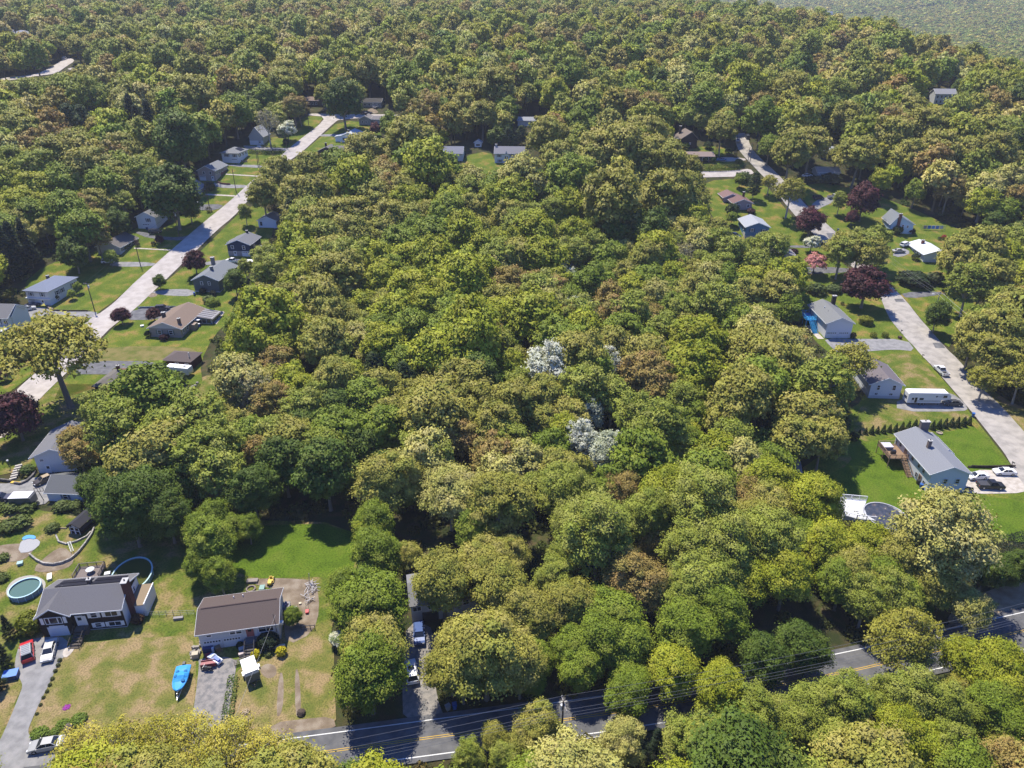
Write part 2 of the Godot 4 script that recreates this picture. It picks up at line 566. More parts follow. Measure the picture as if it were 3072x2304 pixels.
	# streets
	pave("long_street", [-20, 1345, 96, 1223, 154, 1163, 245, 1078, 322, 994, 344, 976, 409, 925, 448, 886, 540, 799, 584, 757, 651, 691, 700, 652, 731, 617, 780, 565, 861, 488, 908, 456, 951, 416, 999, 373, 1018, 358, 1200, 351, 1200, 344, 1010, 343, 925, 341, 925, 347, 978, 351, 951, 382, 900, 419, 867, 446, 812, 497, 772, 530, 744, 554, 707, 589, 671, 620, 613, 666, 545, 724, 474, 786, 420, 834, 392, 860, 312, 935, 272, 953, 130, 1100, 48, 1172, -60, 1280], pale, 0.18, 1)
	pave("near_street", [2207, 400, 2207, 440, 2236, 475, 2272, 512, 2318, 560, 2368, 630, 2436, 700, 2495, 752, 2562, 806, 2632, 864, 2664, 951, 2683, 976, 2719, 1018, 2742, 1041, 2759, 1062, 2802, 1105, 2849, 1160, 2899, 1218, 2947, 1278, 2986, 1327, 3012, 1360, 3032, 1394, 3051, 1428, 3072, 1457, 3140, 1560, 3220, 1560, 3140, 1370, 3072, 1297, 3006, 1222, 2960, 1180, 2913, 1127, 2873, 1078, 2842, 1051, 2800, 1002, 2760, 958, 2717, 901, 2677, 863, 2618, 806, 2556, 742, 2500, 690, 2430, 630, 2368, 560, 2322, 512, 2280, 475, 2250, 440, 2242, 400], worn, 0.18, 1)
	pave("side_street", [2020, 517, 2095, 515, 2215, 512, 2250, 506, 2265, 524, 2215, 531, 2110, 533, 2020, 536], pale, 0.17, 1)
	for q in [[2682, 898, 2708, 898, 2716, 908, 2688, 908], [2797, 1030, 2824, 1030, 2836, 1046, 2806, 1046], [2478, 700, 2500, 700, 2514, 716, 2486, 716]]:
		lawn("asphalt_patch", q, dark, 0.20, false, 0)
	# main road with its painted lines
	var up := px_line([60, 2322, 220, 2304, 500, 2266.5, 591, 2254, 677, 2242.5, 895, 2214.7, 1052, 2194, 1572, 2124, 1900, 2076, 2250, 2018, 2533, 1959, 2700, 1924, 2921, 1872, 3072, 1838, 3300, 1785])
	var low := px_line([300, 2396, 700, 2345, 1024, 2304, 1404, 2253, 1809, 2198, 2100, 2153, 2388, 2098, 2635, 2047, 2853, 1999, 3072, 1950, 3300, 1898])
	var mid := px_line([60, 2386, 600, 2311, 1024, 2251, 1402, 2200, 1702, 2160, 1872, 2135, 2250, 2075, 2582, 2008, 2945, 1923, 3072, 1894, 3300, 1838])
	var road := Mb.new()
	var p := PackedVector2Array()
	for q in up: p.append(q + Vector2(-0.05, -0.9))
	for i in low.size(): p.append(low[low.size() - 1 - i] + Vector2(0.05, 0.9))
	lawns.append(p)
	road.flat_poly(p, 0.18)
	struct("main_road", road, asphalt)
	var white := grain(0.78, 0.78, 0.76, 0.8, 2.0, "mid")
	var yellow := grain(0.62, 0.40, 0.07, 0.8, 2.0, "mid")
	var b := Mb.new()
	ribbon(b, up, 0.16, 0.185)
	struct("white_edge_line", b, white)
	b = Mb.new()
	ribbon(b, low, 0.16, 0.185)
	struct("white_edge_line", b, white)
	for s in [-0.16, 0.16]:
		b = Mb.new()
		var l := []
		for q in mid: l.append(q + Vector2(0.02, s))
		ribbon(b, l, 0.11, 0.185)
		struct("yellow_centre_line", b, yellow)
	pave("side_lane", [1480, 2255, 1600, 2240, 1660, 2238, 1680, 2304, 1690, 2360, 1500, 2360], asphalt, 0.15)
	# driveways and walks
	pave("driveway", [43, 2012, 50, 1960, 66, 1925, 137, 1912, 205, 1914, 200, 1962, 172, 2000, 150, 2050, 120, 2110, 95, 2165, 84, 2195, 92, 2212, 110, 2214, 205, 2216, 175, 2265, 130, 2312, 60, 2322, -80, 2345, -40, 2290, 0, 2225, 30, 2160, 60, 2085, 69, 2060, 62, 2040], drive)
	pave("driveway", [595, 1975, 712, 1972, 707, 2020, 690, 2120, 680, 2200, 674, 2243, 560, 2258, 570, 2200, 586, 2100, 598, 2000], old)
	pave("driveway", [1222, 1872, 1290, 1876, 1300, 1912, 1380, 1895, 1350, 1930, 1300, 2000, 1312, 2100, 1335, 2156, 1210, 2173, 1207, 2060, 1210, 1960], old)
	pave("driveway", [2892, 1470, 2904, 1410, 3046, 1414, 3072, 1452, 3096, 1480, 2905, 1484], concrete)
	pave("driveway", [2470, 1016, 2571, 1018, 2719, 1018, 2748, 1056, 2685, 1049, 2595, 1056, 2517, 1062, 2488, 1038], drive)
	pave("driveway", [2690, 1196, 2840, 1178, 2872, 1190, 2906, 1226, 2890, 1236, 2690, 1236], drive)
	pave("driveway", [2700, 878, 2822, 875, 2828, 885, 2720, 898], dark)
	pave("driveway", [2672, 766, 2704, 742, 2736, 758, 2700, 774], drive)
	pave("driveway", [2365, 737, 2440, 738, 2440, 745, 2368, 744], dark)
	pave("driveway", [2372, 802, 2545, 803, 2560, 818, 2390, 824], dark)
	pave("driveway", [60, 952, 108, 922, 143, 925, 159, 936, 273, 935, 297, 940, 278, 956, 169, 956], drive)
	pave("driveway", [448, 878, 495, 869, 582, 868, 582, 890, 501, 888, 470, 882], drive)
	pave("driveway", [540, 802, 613, 788, 671, 780, 760, 782, 765, 796, 677, 793, 600, 797], drive)
	pave("driveway", [366, 962, 402, 926, 524, 922, 522, 936, 479, 960], dark)
	pave("driveway", [220, 1118, 262, 1083, 496, 1086, 492, 1120, 253, 1126], dark)
	pave("driveway", [330, 786, 471, 788, 456, 801, 330, 801], drive)
	pave("driveway", [394, 694, 447, 699, 450, 708, 541, 714, 578, 702, 560, 724, 450, 718], dark)
	pave("driveway", [589, 615, 675, 613, 652, 632, 590, 632], dark)
	pave("driveway", [640, 547, 652, 551, 692, 555, 747, 556, 733, 566, 646, 564], drive)
	pave("driveway", [684, 494, 813, 497, 799, 506, 686, 499], drive)
	pave("driveway", [726, 437, 752, 438, 852, 446, 874, 443, 856, 456, 741, 449], drive)
	pave("driveway", [952, 410, 958, 404, 1018, 403, 1018, 410], drive)
	pave("driveway", [-40, 1452, 39, 1452, 108, 1430, 160, 1440, 150, 1478, 148, 1510, 105, 1519, -40, 1525], drive)
	pave("driveway", [1092, 340, 1108, 326, 1124, 326, 1140, 342], dirt)
	pave("driveway", [1548, 500, 1580, 496, 1602, 500, 1590, 512, 1560, 512], pale)
	pave("driveway", [2140, 476, 2170, 472, 2232, 474, 2240, 484, 2146, 486], pale)
	pave("driveway", [2424, 655, 2440, 600, 2500, 590, 2505, 605, 2450, 630], drive)
	pave("garden_walk", [617, 582, 706, 587, 708, 591, 617, 586], concrete, 0.17, 0)
	pave("garden_walk", [677, 522, 774, 528, 774, 531, 677, 525], concrete, 0.17, 0)
	pave("garden_walk", [402, 744, 514, 750, 514, 753, 402, 747], concrete, 0.17, 0)
	pave("garden_walk", [2415, 978, 2430, 976, 2472, 1018, 2453, 1018], concrete, 0.17, 0)
	pave("stone_step_walk", [186, 1960, 205, 1938, 228, 1938, 216, 1962, 195, 1978], concrete, 0.17)
	pave("entry_walk", [735, 1958, 790, 1948, 855, 1930, 857, 1942, 800, 1956, 740, 1972], concrete, 0.17)
	pave("patio_strip", [640, 970, 668, 934, 674, 938, 650, 974], concrete, 0.17, 0)
	# the road that shows through the woods far off on the left
	pave("far_road", [-40, 244, 0, 236, 60, 230, 110, 224, 150, 205, 185, 184, 196, 174, 215, 176, 226, 184, 200, 200, 170, 222, 120, 228, 60, 238, 0, 246], pale, 0.3)
	pave("far_road", [200, 206, 260, 200, 290, 202, 270, 206, 210, 212], pale, 0.3)
	pave("far_road", [-40, 262, 20, 256, 46, 276, 40, 284, 0, 272, -40, 272], pale, 0.3)

# ---------------------------------------------------------------- houses
# Every house stands with its near left ground corner at its origin: x runs along the near face, -z into the depth.
class House:
	var n: Node3D
	var w := 8.0
	var d := 10.0
	var h := 4.5
	var rise := 2.0
	var along := "z"
	func face(f: String) -> Transform3D:
		if f == "f": return Transform3D.IDENTITY
		if f == "r": return Transform3D(Basis(Vector3(0, 0, -1), Vector3.UP, Vector3(1, 0, 0)), Vector3(w, 0, 0))
		if f == "l": return Transform3D(Basis(Vector3(0, 0, 1), Vector3.UP, Vector3(-1, 0, 0)), Vector3(0, 0, -d))
		return Transform3D(Basis(Vector3(-1, 0, 0), Vector3.UP, Vector3(0, 0, -1)), Vector3(w, 0, -d))

func canon(along: String, w: float) -> Transform3D:   # turns a ridge along x into a ridge along z
	if along == "x": return Transform3D.IDENTITY
	return Transform3D(Basis(Vector3(0, 0, -1), Vector3.UP, Vector3(1, 0, 0)), Vector3(w, 0, 0))

func gable_walls(b: Mb, l: float, s: float, h: float, rise: float, base := -1.5, split := 0.5) -> void:
	b.side(PackedVector2Array([Vector2(0, base), Vector2(-s, base), Vector2(-s, h), Vector2(-s * split, h + rise), Vector2(0, h)]), 0.0, l)

func gable_roof(b: Mb, l: float, s: float, h: float, rise: float, oe := 0.45, og := 0.3, t := 0.2, split := 0.5) -> void:
	var k0 := rise / (s * split)
	var k1 := rise / (s * (1.0 - split))
	b.side(PackedVector2Array([Vector2(oe, h - oe * k0 + 0.02), Vector2(oe, h - oe * k0 + t), Vector2(-s * split, h + rise + t), Vector2(-s - oe, h - oe * k1 + t), Vector2(-s - oe, h - oe * k1 + 0.02), Vector2(-s * split, h + rise + 0.02)]), -og, l + og)

func gable_trim(b: Mb, l: float, s: float, h: float, rise: float, oe := 0.45, og := 0.3, split := 0.5) -> void:
	var k0 := rise / (s * split)
	var k1 := rise / (s * (1.0 - split))
	for x in [[-og - 0.06, -og - 0.004], [l + og + 0.004, l + og + 0.06]]:
		b.side(PackedVector2Array([Vector2(oe, h - oe * k0 - 0.06), Vector2(oe, h - oe * k0 + 0.18), Vector2(-s * split, h + rise + 0.18), Vector2(-s - oe, h - oe * k1 + 0.18), Vector2(-s - oe, h - oe * k1 - 0.06), Vector2(-s * split, h + rise - 0.06)]), x[0], x[1])
	b.box(Vector3(-og, h - oe * k0 - 0.04, oe + 0.004), Vector3(l + 2 * og, 0.2, 0.07))
	b.box(Vector3(-og, h - oe * k1 - 0.04, -s - oe - 0.074), Vector3(l + 2 * og, 0.2, 0.07))

func hip_roof(b: Mb, l: float, s: float, h: float, rise: float, oe := 0.5, inset := 0.5) -> void:
	var y := h - 0.05
	var i := s * inset
	var a := [Vector3(-oe, y, oe), Vector3(l + oe, y, oe), Vector3(l + oe, y, -s - oe), Vector3(-oe, y, -s - oe)]
	var c := [Vector3(-oe, y + 0.16, oe), Vector3(l + oe, y + 0.16, oe), Vector3(l + oe, y + 0.16, -s - oe), Vector3(-oe, y + 0.16, -s - oe)]
	var p := Vector3(i, h + rise, -s / 2.0)
	var q := Vector3(l - i, h + rise, -s / 2.0)
	for j in 4: b.quad(a[j], a[(j + 1) % 4], c[(j + 1) % 4], c[j])
	b.quad(c[0], c[1], q, p)
	b.tri(c[1], c[2], q)
	b.quad(c[2], c[3], p, q)
	b.tri(c[3], c[0], p)
	b.quad(a[3], a[2], a[1], a[0])

func house(called: String, label: String, mark: String, o: Dictionary) -> House:
	var hs := House.new()
	hs.w = o.w
	hs.d = o.d
	hs.h = o.h
	hs.rise = o.get("rise", 2.0)
	hs.along = o.get("ridge", "z")
	var a := deg_to_rad(o.get("ang", 0.0))
	var p := spot(o.p[0], o.p[1])
	if o.get("right", false): p -= Vector3(cos(a), 0, -sin(a)) * hs.w
	p.y = terr(p.x, p.z) + o.get("lift", 0.0)
	hs.n = thing(called, label, o.get("cat", "house"), p, a)
	var mid: Vector3 = hs.n.transform * Vector3(hs.w / 2, 0, -hs.d / 2)
	keep.append([Vector2(mid.x, mid.z), (hs.w + hs.d) * 0.3])
	for t in [0.15, 0.85]:
		var e: Vector3 = hs.n.transform * (Vector3(hs.w / 2, 0, -hs.d * t) if hs.d > hs.w else Vector3(hs.w * t, 0, -hs.d / 2))
		keep.append([Vector2(e.x, e.z), minf(hs.w, hs.d) * 0.55])
	if mark: marks.append([mark, mid])
	var cv := canon(hs.along, hs.w)
	var l: float = hs.w if hs.along == "x" else hs.d
	var s: float = hs.d if hs.along == "x" else hs.w
	var wc: Array = o.wall
	var rc: Array = o.roof
	var b := Mb.new()
	if o.get("hip", false):
		b.box(Vector3(0, -1.5, -hs.d), Vector3(hs.w, hs.h + 1.5, hs.d))
	else:
		b.xf = cv
		gable_walls(b, l, s, hs.h, hs.rise, -1.5, o.get("split", 0.5))
	put("wall", b, grain(wc[0], wc[1], wc[2], 0.8, 4.0), hs.n)
	b = Mb.new()
	b.xf = cv
	if o.get("hip", false): hip_roof(b, l, s, hs.h, hs.rise, o.get("oe", 0.5), o.get("inset", 0.5))
	else: gable_roof(b, l, s, hs.h, hs.rise, o.get("oe", 0.45), o.get("og", 0.3), 0.2, o.get("split", 0.5))
	put("roof", b, grain(rc[0], rc[1], rc[2], 0.9, 2.2, "mid"), hs.n)
	if not o.get("hip", false) and o.get("trim", true):
		b = Mb.new()
		b.xf = cv
		gable_trim(b, l, s, hs.h, hs.rise, o.get("oe", 0.45), o.get("og", 0.3), o.get("split", 0.5))
		var tc: Array = o.get("trimc", [0.75, 0.76, 0.76])
		put("roof_trim", b, paint(tc[0], tc[1], tc[2], 0.6), hs.n)
	if o.has("base"):
		var bc: Array = o.base
		var bh: float = o.get("baseh", 0.7)
		b = Mb.new()
		b.box(Vector3(-0.04, -1.6, -hs.d - 0.04), Vector3(hs.w + 0.08, 1.6 + bh, hs.d + 0.08))
		put("foundation", b, grain(bc[0], bc[1], bc[2], 0.9, 2.0), hs.n)
	return hs

func win(hs: House, f: String, u: float, v: float, w := 0.9, h := 1.2, frame := [0.8, 0.8, 0.8], shut := [], panes := 1) -> void:
	var x := hs.face(f)
	var b := Mb.new()
	b.xf = x
	var t := 0.11
	b.box(Vector3(u - w / 2 - t, v - t, 0.045), Vector3(w + 2 * t, t, 0.07))
	b.box(Vector3(u - w / 2 - t, v + h, 0.045), Vector3(w + 2 * t, t, 0.07))
	b.box(Vector3(u - w / 2 - t, v, 0.045), Vector3(t, h, 0.07))
	b.box(Vector3(u + w / 2, v, 0.045), Vector3(t, h, 0.07))
	if panes == 1: b.box(Vector3(u - w / 2, v + h * 0.48, 0.045), Vector3(w, 0.06, 0.05))
	for i in range(1, panes): b.box(Vector3(u - w / 2 + w * i / panes - 0.04, v, 0.045), Vector3(0.08, h, 0.055))
	var o := put("window", b, paint(frame[0], frame[1], frame[2], 0.5), hs.n)
	b = Mb.new()
	b.xf = x
	b.box(Vector3(u - w / 2, v, 0.042), Vector3(w, h, 0.02))
	put("pane", b, glass(), o)
	if shut.size():
		for s in [-1.0, 1.0]:
			b = Mb.new()
			b.xf = x
			b.cbox(Vector3(u + s * (w / 2 + t + 0.24), v + h / 2, 0.075), Vector3(0.42, h + 0.15, 0.05))
			put("shutter", b, paint(shut[0], shut[1], shut[2], 0.6), hs.n)

func door(hs: House, f: String, u: float, v: float, c: Array, w := 0.95, h := 2.05) -> void:
	var x := hs.face(f)
	var b := Mb.new()
	b.xf = x
	b.box(Vector3(u - w / 2 - 0.12, v, 0.045), Vector3(0.12, h + 0.12, 0.07))
	b.box(Vector3(u + w / 2, v, 0.045), Vector3(0.12, h + 0.12, 0.07))
	b.box(Vector3(u - w / 2, v + h, 0.045), Vector3(w, 0.12, 0.07))
	b.box(Vector3(u - w / 2, v, 0.042), Vector3(w, h, 0.03))
	var o := put("door", b, paint(c[0], c[1], c[2], 0.5), hs.n)
	b = Mb.new()
	b.xf = x
	b.box(Vector3(u - w * 0.3, v + h * 0.55, 0.07), Vector3(w * 0.6, h * 0.32, 0.02))
	put("pane", b, glass(), o)

func garage(hs: House, f: String, u: float, v: float, c := [0.75, 0.76, 0.77], w := 2.7, h := 2.1, lights := 4) -> void:
	var x := hs.face(f)
	var b := Mb.new()
	b.xf = x
	for i in 4:
		b.box(Vector3(u - w / 2, v + h * i / 4.0 + 0.015, 0.042), Vector3(w, h / 4.0 - 0.03, 0.03))
	b.box(Vector3(u - w / 2, v, 0.041), Vector3(w, h, 0.012))
	b.box(Vector3(u - w / 2 - 0.12, v, 0.045), Vector3(0.12, h + 0.12, 0.05))
	b.box(Vector3(u + w / 2, v, 0.045), Vector3(0.12, h + 0.12, 0.05))
	b.box(Vector3(u - w / 2, v + h, 0.045), Vector3(w, 0.12, 0.05))
	var o := put("garage_door", b, paint(c[0], c[1], c[2], 0.5), hs.n)
	for i in lights:
		b = Mb.new()
		b.xf = x
		b.box(Vector3(u - w / 2 + w * (i + 0.18) / lights, v + h * 0.79, 0.07), Vector3(w / lights * 0.64, h * 0.15, 0.015))
		put("pane", b, glass(), o)

func chimney(hs: House, x: float, z: float, w: float, d: float, y0: float, y1: float, c := [0.20, 0.10, 0.075], cap := true) -> void:
	var b := Mb.new()
	b.box(Vector3(x - w / 2, y0, z - d / 2), Vector3(w, y1 - y0, d))
	var o := put("chimney", b, grain(c[0], c[1], c[2], 0.95, 0.8, "fine"), hs.n)
	if cap:
		b = Mb.new()
		b.box(Vector3(x - w / 2 - 0.08, y1 + 0.002, z - d / 2 - 0.08), Vector3(w + 0.16, 0.12, d + 0.16))
		put("chimney_cap", b, grain(0.5, 0.49, 0.46), o)
		b = Mb.new()
		b.tube(Vector3(x, y1 + 0.1, z), Vector3(x, y1 + 0.4, z), 0.14, 0.12, 8)
		put("flue", b, paint(0.12, 0.10, 0.09, 0.9), o)

func vent(hs: House, p: Vector3, r := 0.07, l := 0.5, c := [0.7, 0.7, 0.7]) -> void:
	var b := Mb.new()
	b.tube(p - Vector3(0, 0.3, 0), p + Vector3(0, l, 0), r, r, 8)
	put("roof_vent", b, paint(c[0], c[1], c[2], 0.5), hs.n)

func block(hs: House, called: String, p: Vector3, s: Vector3, m: Material) -> MeshInstance3D:
	var b := Mb.new()
	b.box(p, s)
	return put(called, b, m, hs.n)

func wing(hs: House, p: Vector3, l: float, s: float, h: float, rise: float, along: String, wm: Material, rm: Material, oe := 0.4, called := "wing") -> void:
	var b := Mb.new()
	var cv := Transform3D(Basis.IDENTITY, p) * canon(along, l if along == "x" else s)
	var ll := l if along == "x" else l
	b.xf = cv
	gable_walls(b, ll, s, h, rise)
	var o := put(called + "_wall", b, wm, hs.n)
	b = Mb.new()
	b.xf = cv
	gable_roof(b, ll, s, h, rise, oe, 0.25)
	put(called + "_roof", b, rm, hs.n)
	b = Mb.new()
	b.xf = cv
	gable_trim(b, ll, s, h, rise, oe, 0.25)
	put(called + "_trim", b, paint(0.75, 0.76, 0.76, 0.6), hs.n)

func railing(b: Mb, pts: Array, h := 0.95, posts := 1.4) -> void:
	for i in pts.size() - 1:
		var p: Vector3 = pts[i]
		var q: Vector3 = pts[i + 1]
		b.bar(p + Vector3(0, h, 0), q + Vector3(0, h, 0), 0.12, 0.07)
		b.bar(p + Vector3(0, 0.12, 0), q + Vector3(0, 0.12, 0), 0.06, 0.06)
		var k := maxi(1, int(p.distance_to(q) / posts))
		for j in k + 1:
			var t: Vector3 = p.lerp(q, float(j) / k)
			b.bar(t, t + Vector3(0, h, 0), 0.1, 0.1)
		var n := maxi(1, int(p.distance_to(q) / 0.18))
		for j in n:
			var t: Vector3 = p.lerp(q, (j + 0.5) / n)
			b.bar(t + Vector3(0, 0.12, 0), t + Vector3(0, h, 0), 0.035, 0.035)

# a deck on posts beside a house: floor boards, railing, posts and, if wanted, a flight of steps
func deck(hs: House, x0: float, z0: float, w: float, d: float, y: float, c: Array, sides: String, steps := []) -> void:
	var m := grain(c[0], c[1], c[2], 0.85, 1.5, "mid")
	var n := int(d / 0.3)
	var fl := Mb.new()
	fl.box(Vector3(x0, y - 0.22, z0 - d), Vector3(w, 0.18, d))
	for i in n:
		fl.box(Vector3(x0 + 0.01, y - 0.04, z0 - d + d * i / n + 0.01), Vector3(w - 0.02, 0.04, d / n - 0.025))
	put("deck_floor", fl, m, hs.n)
	for q in [[x0 + 0.1, z0 - 0.1], [x0 + w - 0.1, z0 - 0.1], [x0 + 0.1, z0 - d + 0.1], [x0 + w - 0.1, z0 - d + 0.1], [x0 + 0.1, z0 - d / 2]]:
		var b := Mb.new()
		b.bar(Vector3(q[0], -1.2, q[1]), Vector3(q[0], y - 0.2, q[1]), 0.14, 0.14)
		put("deck_post", b, m, hs.n)
	var c4 := {"f": [Vector3(x0, y, z0 - 0.06), Vector3(x0 + w, y, z0 - 0.06)], "b": [Vector3(x0, y, z0 - d + 0.06), Vector3(x0 + w, y, z0 - d + 0.06)], "l": [Vector3(x0 + 0.06, y, z0 - d), Vector3(x0 + 0.06, y, z0)], "r": [Vector3(x0 + w - 0.06, y, z0 - d), Vector3(x0 + w - 0.06, y, z0)]}
	for s in sides:
		var b := Mb.new()
		railing(b, c4[s])
		put("railing", b, m, hs.n)
	if steps.size():
		flight(hs, steps[0], steps[1], steps[2], m)

func flight(hs: House, top: Vector3, foot: Vector3, width: float, m: Material, rails := true) -> void:
	var n := maxi(2, int((top.y - foot.y) / 0.2))
	var d := foot - top
	d.y = 0
	var side := Vector3(-d.z, 0, d.x).normalized() * width / 2.0
	for i in n:
		var b := Mb.new()
		var p := top.lerp(foot, (i + 0.5) / n)
		b.bar(p - side, p + side, d.length() / n * 0.96, 0.06)
		put("step", b, m, hs.n)
	for s in [-1.0, 1.0]:
		var b := Mb.new()
		b.bar(top + side * s - Vector3(0, 0.15, 0), foot + side * s - Vector3(0, 0.1, 0), 0.06, 0.24)
		if rails:
			b.bar(top + side * s + Vector3(0, 0.9, 0), foot + side * s + Vector3(0, 0.9, 0), 0.08, 0.08)
			for i in 5:
				var t: Vector3 = top.lerp(foot, i / 4.0) + side * s
				b.bar(t, t + Vector3(0, 0.9, 0), 0.07, 0.07)
		put("stair_rail", b, m, hs.n)

func ac_unit(hs: House, p: Vector3) -> void:
	var b := Mb.new()
	b.cbox(p, Vector3(0.7, 0.45, 0.6))
	put("air_conditioner", b, paint(0.7, 0.7, 0.68, 0.5), hs.n)

func houses() -> void:
	for q in [["the big silver poplar", 1650, 1107], ["the twin silver poplars", 1770, 1330], ["the small silver poplar", 1731, 942], ["the wood's red maple", 1098, 1482], ["the transformer pole", 1690, 2150], ["the far crossarm pole", 2810, 1960], ["the blue pines", 1180, 1130], ["the bare grey tree", 770, 1190], ["the far road", 150, 205], ["the dark spruces", 420, 380], ["the bright green poplar", 1663, 330], ["the street bend", 2300, 500], ["the roadside oaks", 3000, 1050], ["the hilltop", 1500, 120], ["the eastern hilltop", 2500, 140], ["the middle wood's far edge", 1500, 600], ["the wood's west edge", 760, 800], ["the wood's east edge", 2200, 1100], ["the wood's dark hollow", 2080, 1560], ["the western slope", 150, 450]]:
		marks.append([q[0], spot(q[1], q[2], 6.0)])
	var W := [0.80, 0.80, 0.80]
	# --- dark shingled raised ranch by the main road
	var shingle := [0.032, 0.022, 0.018]
	var h := house("raised_ranch_house", "dark brown shingled raised ranch with white shutters and a grey gabled roof", "the shingled ranch", {"p": [141, 1903], "ang": 7, "w": 13.0, "d": 7.8, "h": 4.6, "rise": 1.7, "ridge": "x", "wall": shingle, "roof": [0.17, 0.165, 0.17], "oe": 0.5, "base": [0.35, 0.35, 0.35], "baseh": 0.3})
	block(h, "side_wall", Vector3(13.0, -1.0, -7.6), Vector3(0.06, 5.4, 7.5), grain(0.72, 0.74, 0.75, 0.7, 4.0))
	wing(h, Vector3(-0.1, 0, 0.7), 5.0, 4.9, 4.6, 1.6, "z", grain(shingle[0], shingle[1], shingle[2]), grain(0.17, 0.165, 0.17, 0.9, 2.2, "mid"))
	for q in [[2.35, 3.0, 1.2, 1.25, [], 1], [1.35, 3.0, 0.5, 1.25, [], 1], [3.35, 3.0, 0.5, 1.25, [], 1]]:
		front_piece(h, 0.72, q[0], q[1], q[2], q[3])
	for s in [0.55, 4.15]:
		block(h, "shutter", Vector3(s - 0.25, 2.95, 0.74), Vector3(0.5, 1.4, 0.06), paint(0.8, 0.8, 0.8, 0.6))
	var gd := Mb.new()
	gd.xf = Transform3D(Basis.IDENTITY, Vector3(0, 0, 0.72))
	gd.side(PackedVector2Array([Vector2(0.0, 0.05), Vector2(0.0, 2.2), Vector2(-0.05, 2.2), Vector2(-0.05, 0.05)]), 0.9, 4.1)
	gd.box(Vector3(1.3, 2.2, -0.04), Vector3(2.4, 0.25, 0.06))
	for i in 3: gd.box(Vector3(0.9, 0.7 + i * 0.55, 0.0), Vector3(3.2, 0.03, 0.03))
	put("garage_door", gd, paint(0.72, 0.74, 0.76, 0.5), h.n)
	door(h, "f", 6.0, 1.4, [0.75, 0.75, 0.74], 1.0, 2.1)
	block(h, "side_light", Vector3(6.65, 1.4, 0.045), Vector3(0.4, 2.1, 0.05), paint(0.75, 0.75, 0.74, 0.5))
	flight(h, Vector3(6.1, 1.35, 0.9), Vector3(5.9, 0.1, 4.0), 1.7, grain(0.10, 0.085, 0.07, 0.9, 1.5, "mid"))
	block(h, "porch", Vector3(5.1, -0.5, 0.05), Vector3(2.0, 1.85, 1.0), grain(0.13, 0.11, 0.09))
	win(h, "f", 8.4, 2.95, 0.9, 1.1, W, W)
	win(h, "f", 11.2, 2.95, 1.9, 1.1, W, W, 2)
	win(h, "f", 8.6, 0.75, 0.9, 0.85, W, W)
	win(h, "f", 11.3, 0.75, 1.9, 0.85, W, W, 2)
	chimney(h, 13.55, -2.6, 0.9, 1.3, -1.0, 8.0, [0.14, 0.06, 0.05])
	chimney(h, 6.6, -5.1, 0.6, 0.6, 5.0, 6.9, [0.22, 0.14, 0.1])
	win(h, "r", 5.6, 3.0, 0.7, 0.9, W)
	for q in [[1.2, 0], [1.2, 1], [6.9, 0], [6.9, 1]]:          # solar panels on the back slope
		for i in (5 if q[0] < 5 else 5):
			if q[0] < 5 and q[1] == 1 and i > 4: continue
			var b := Mb.new()
			var k := 1.7 / 3.9
			b.xf = Transform3D(Basis.IDENTITY.rotated(Vector3.RIGHT, -atan(k)), Vector3(q[0] + i * 1.03, 4.6 + 1.7 + 0.30 - 0.35 * k - q[1] * 1.62 * k, -3.9 - 0.35 - q[1] * 1.62))
			b.box(Vector3(0, 0, -1.55), Vector3(1.0, 0.05, 1.5))
			put("solar_panel", b, paint(0.018, 0.017, 0.028, 0.35), h.n)
	var ad := grain(0.72, 0.75, 0.78, 0.7, 4.0)
	block(h, "addition_wall", Vector3(13.1, -1.0, -7.2), Vector3(2.6, 3.7, 5.0), ad)
	block(h, "addition_roof", Vector3(13.1, 2.702, -7.35), Vector3(2.45, 0.1, 5.3), grain(0.30, 0.23, 0.15, 0.9, 1.6, "mid"))
	block(h, "parapet", Vector3(15.56, 2.702, -7.35), Vector3(0.16, 0.3, 5.3), paint(0.8, 0.8, 0.8, 0.6))
	# --- brown roofed ranch
	h = house("ranch_house", "pale grey ranch with a wide brown shingle roof and two garage doors", "the brown roofed ranch", {"p": [607, 1952], "ang": 11, "w": 12.6, "d": 7.3, "h": 4.2, "rise": 1.35, "ridge": "x", "wall": [0.60, 0.62, 0.63], "roof": [0.125, 0.095, 0.082], "oe": 0.6, "trimc": [0.6, 0.6, 0.6]})
	block(h, "ridge_cap", Vector3(0.2, 5.74, -3.75), Vector3(12.2, 0.06, 0.22), paint(0.05, 0.03, 0.028, 0.9))
	garage(h, "f", 1.9, 0.0, [0.62, 0.64, 0.66], 2.7, 2.0, 6)
	garage(h, "f", 5.0, 0.0, [0.62, 0.64, 0.66], 2.7, 2.0, 6)
	win(h, "f", 1.6, 2.9, 0.7, 0.75, W)
	win(h, "f", 5.3, 2.75, 0.8, 0.9, W)
	win(h, "f", 6.3, 2.75, 0.8, 0.9, W)
	door(h, "f", 8.0, 1.7, [0.32, 0.10, 0.09])
	win(h, "f", 10.0, 2.4, 1.1, 1.4, W)
	win(h, "f", 11.2, 2.4, 1.1, 1.4, W)
	win(h, "f", 10.3, 1.2, 0.8, 0.45, W, [], 2)
	flight(h, Vector3(8.0, 1.6, 1.2), Vector3(7.9, 0.05, 4.2), 1.5, grain(0.12, 0.11, 0.10, 0.9, 1.5, "mid"))
	block(h, "porch", Vector3(7.1, -0.5, 0.05), Vector3(1.9, 2.1, 1.2), grain(0.16, 0.15, 0.14))
	for q in [[5.0, -6.1], [6.5, -6.2]]: vent(h, Vector3(q[0], 4.85, q[1]), 0.09, 0.45, [0.6, 0.6, 0.6])
	var mast := Mb.new()
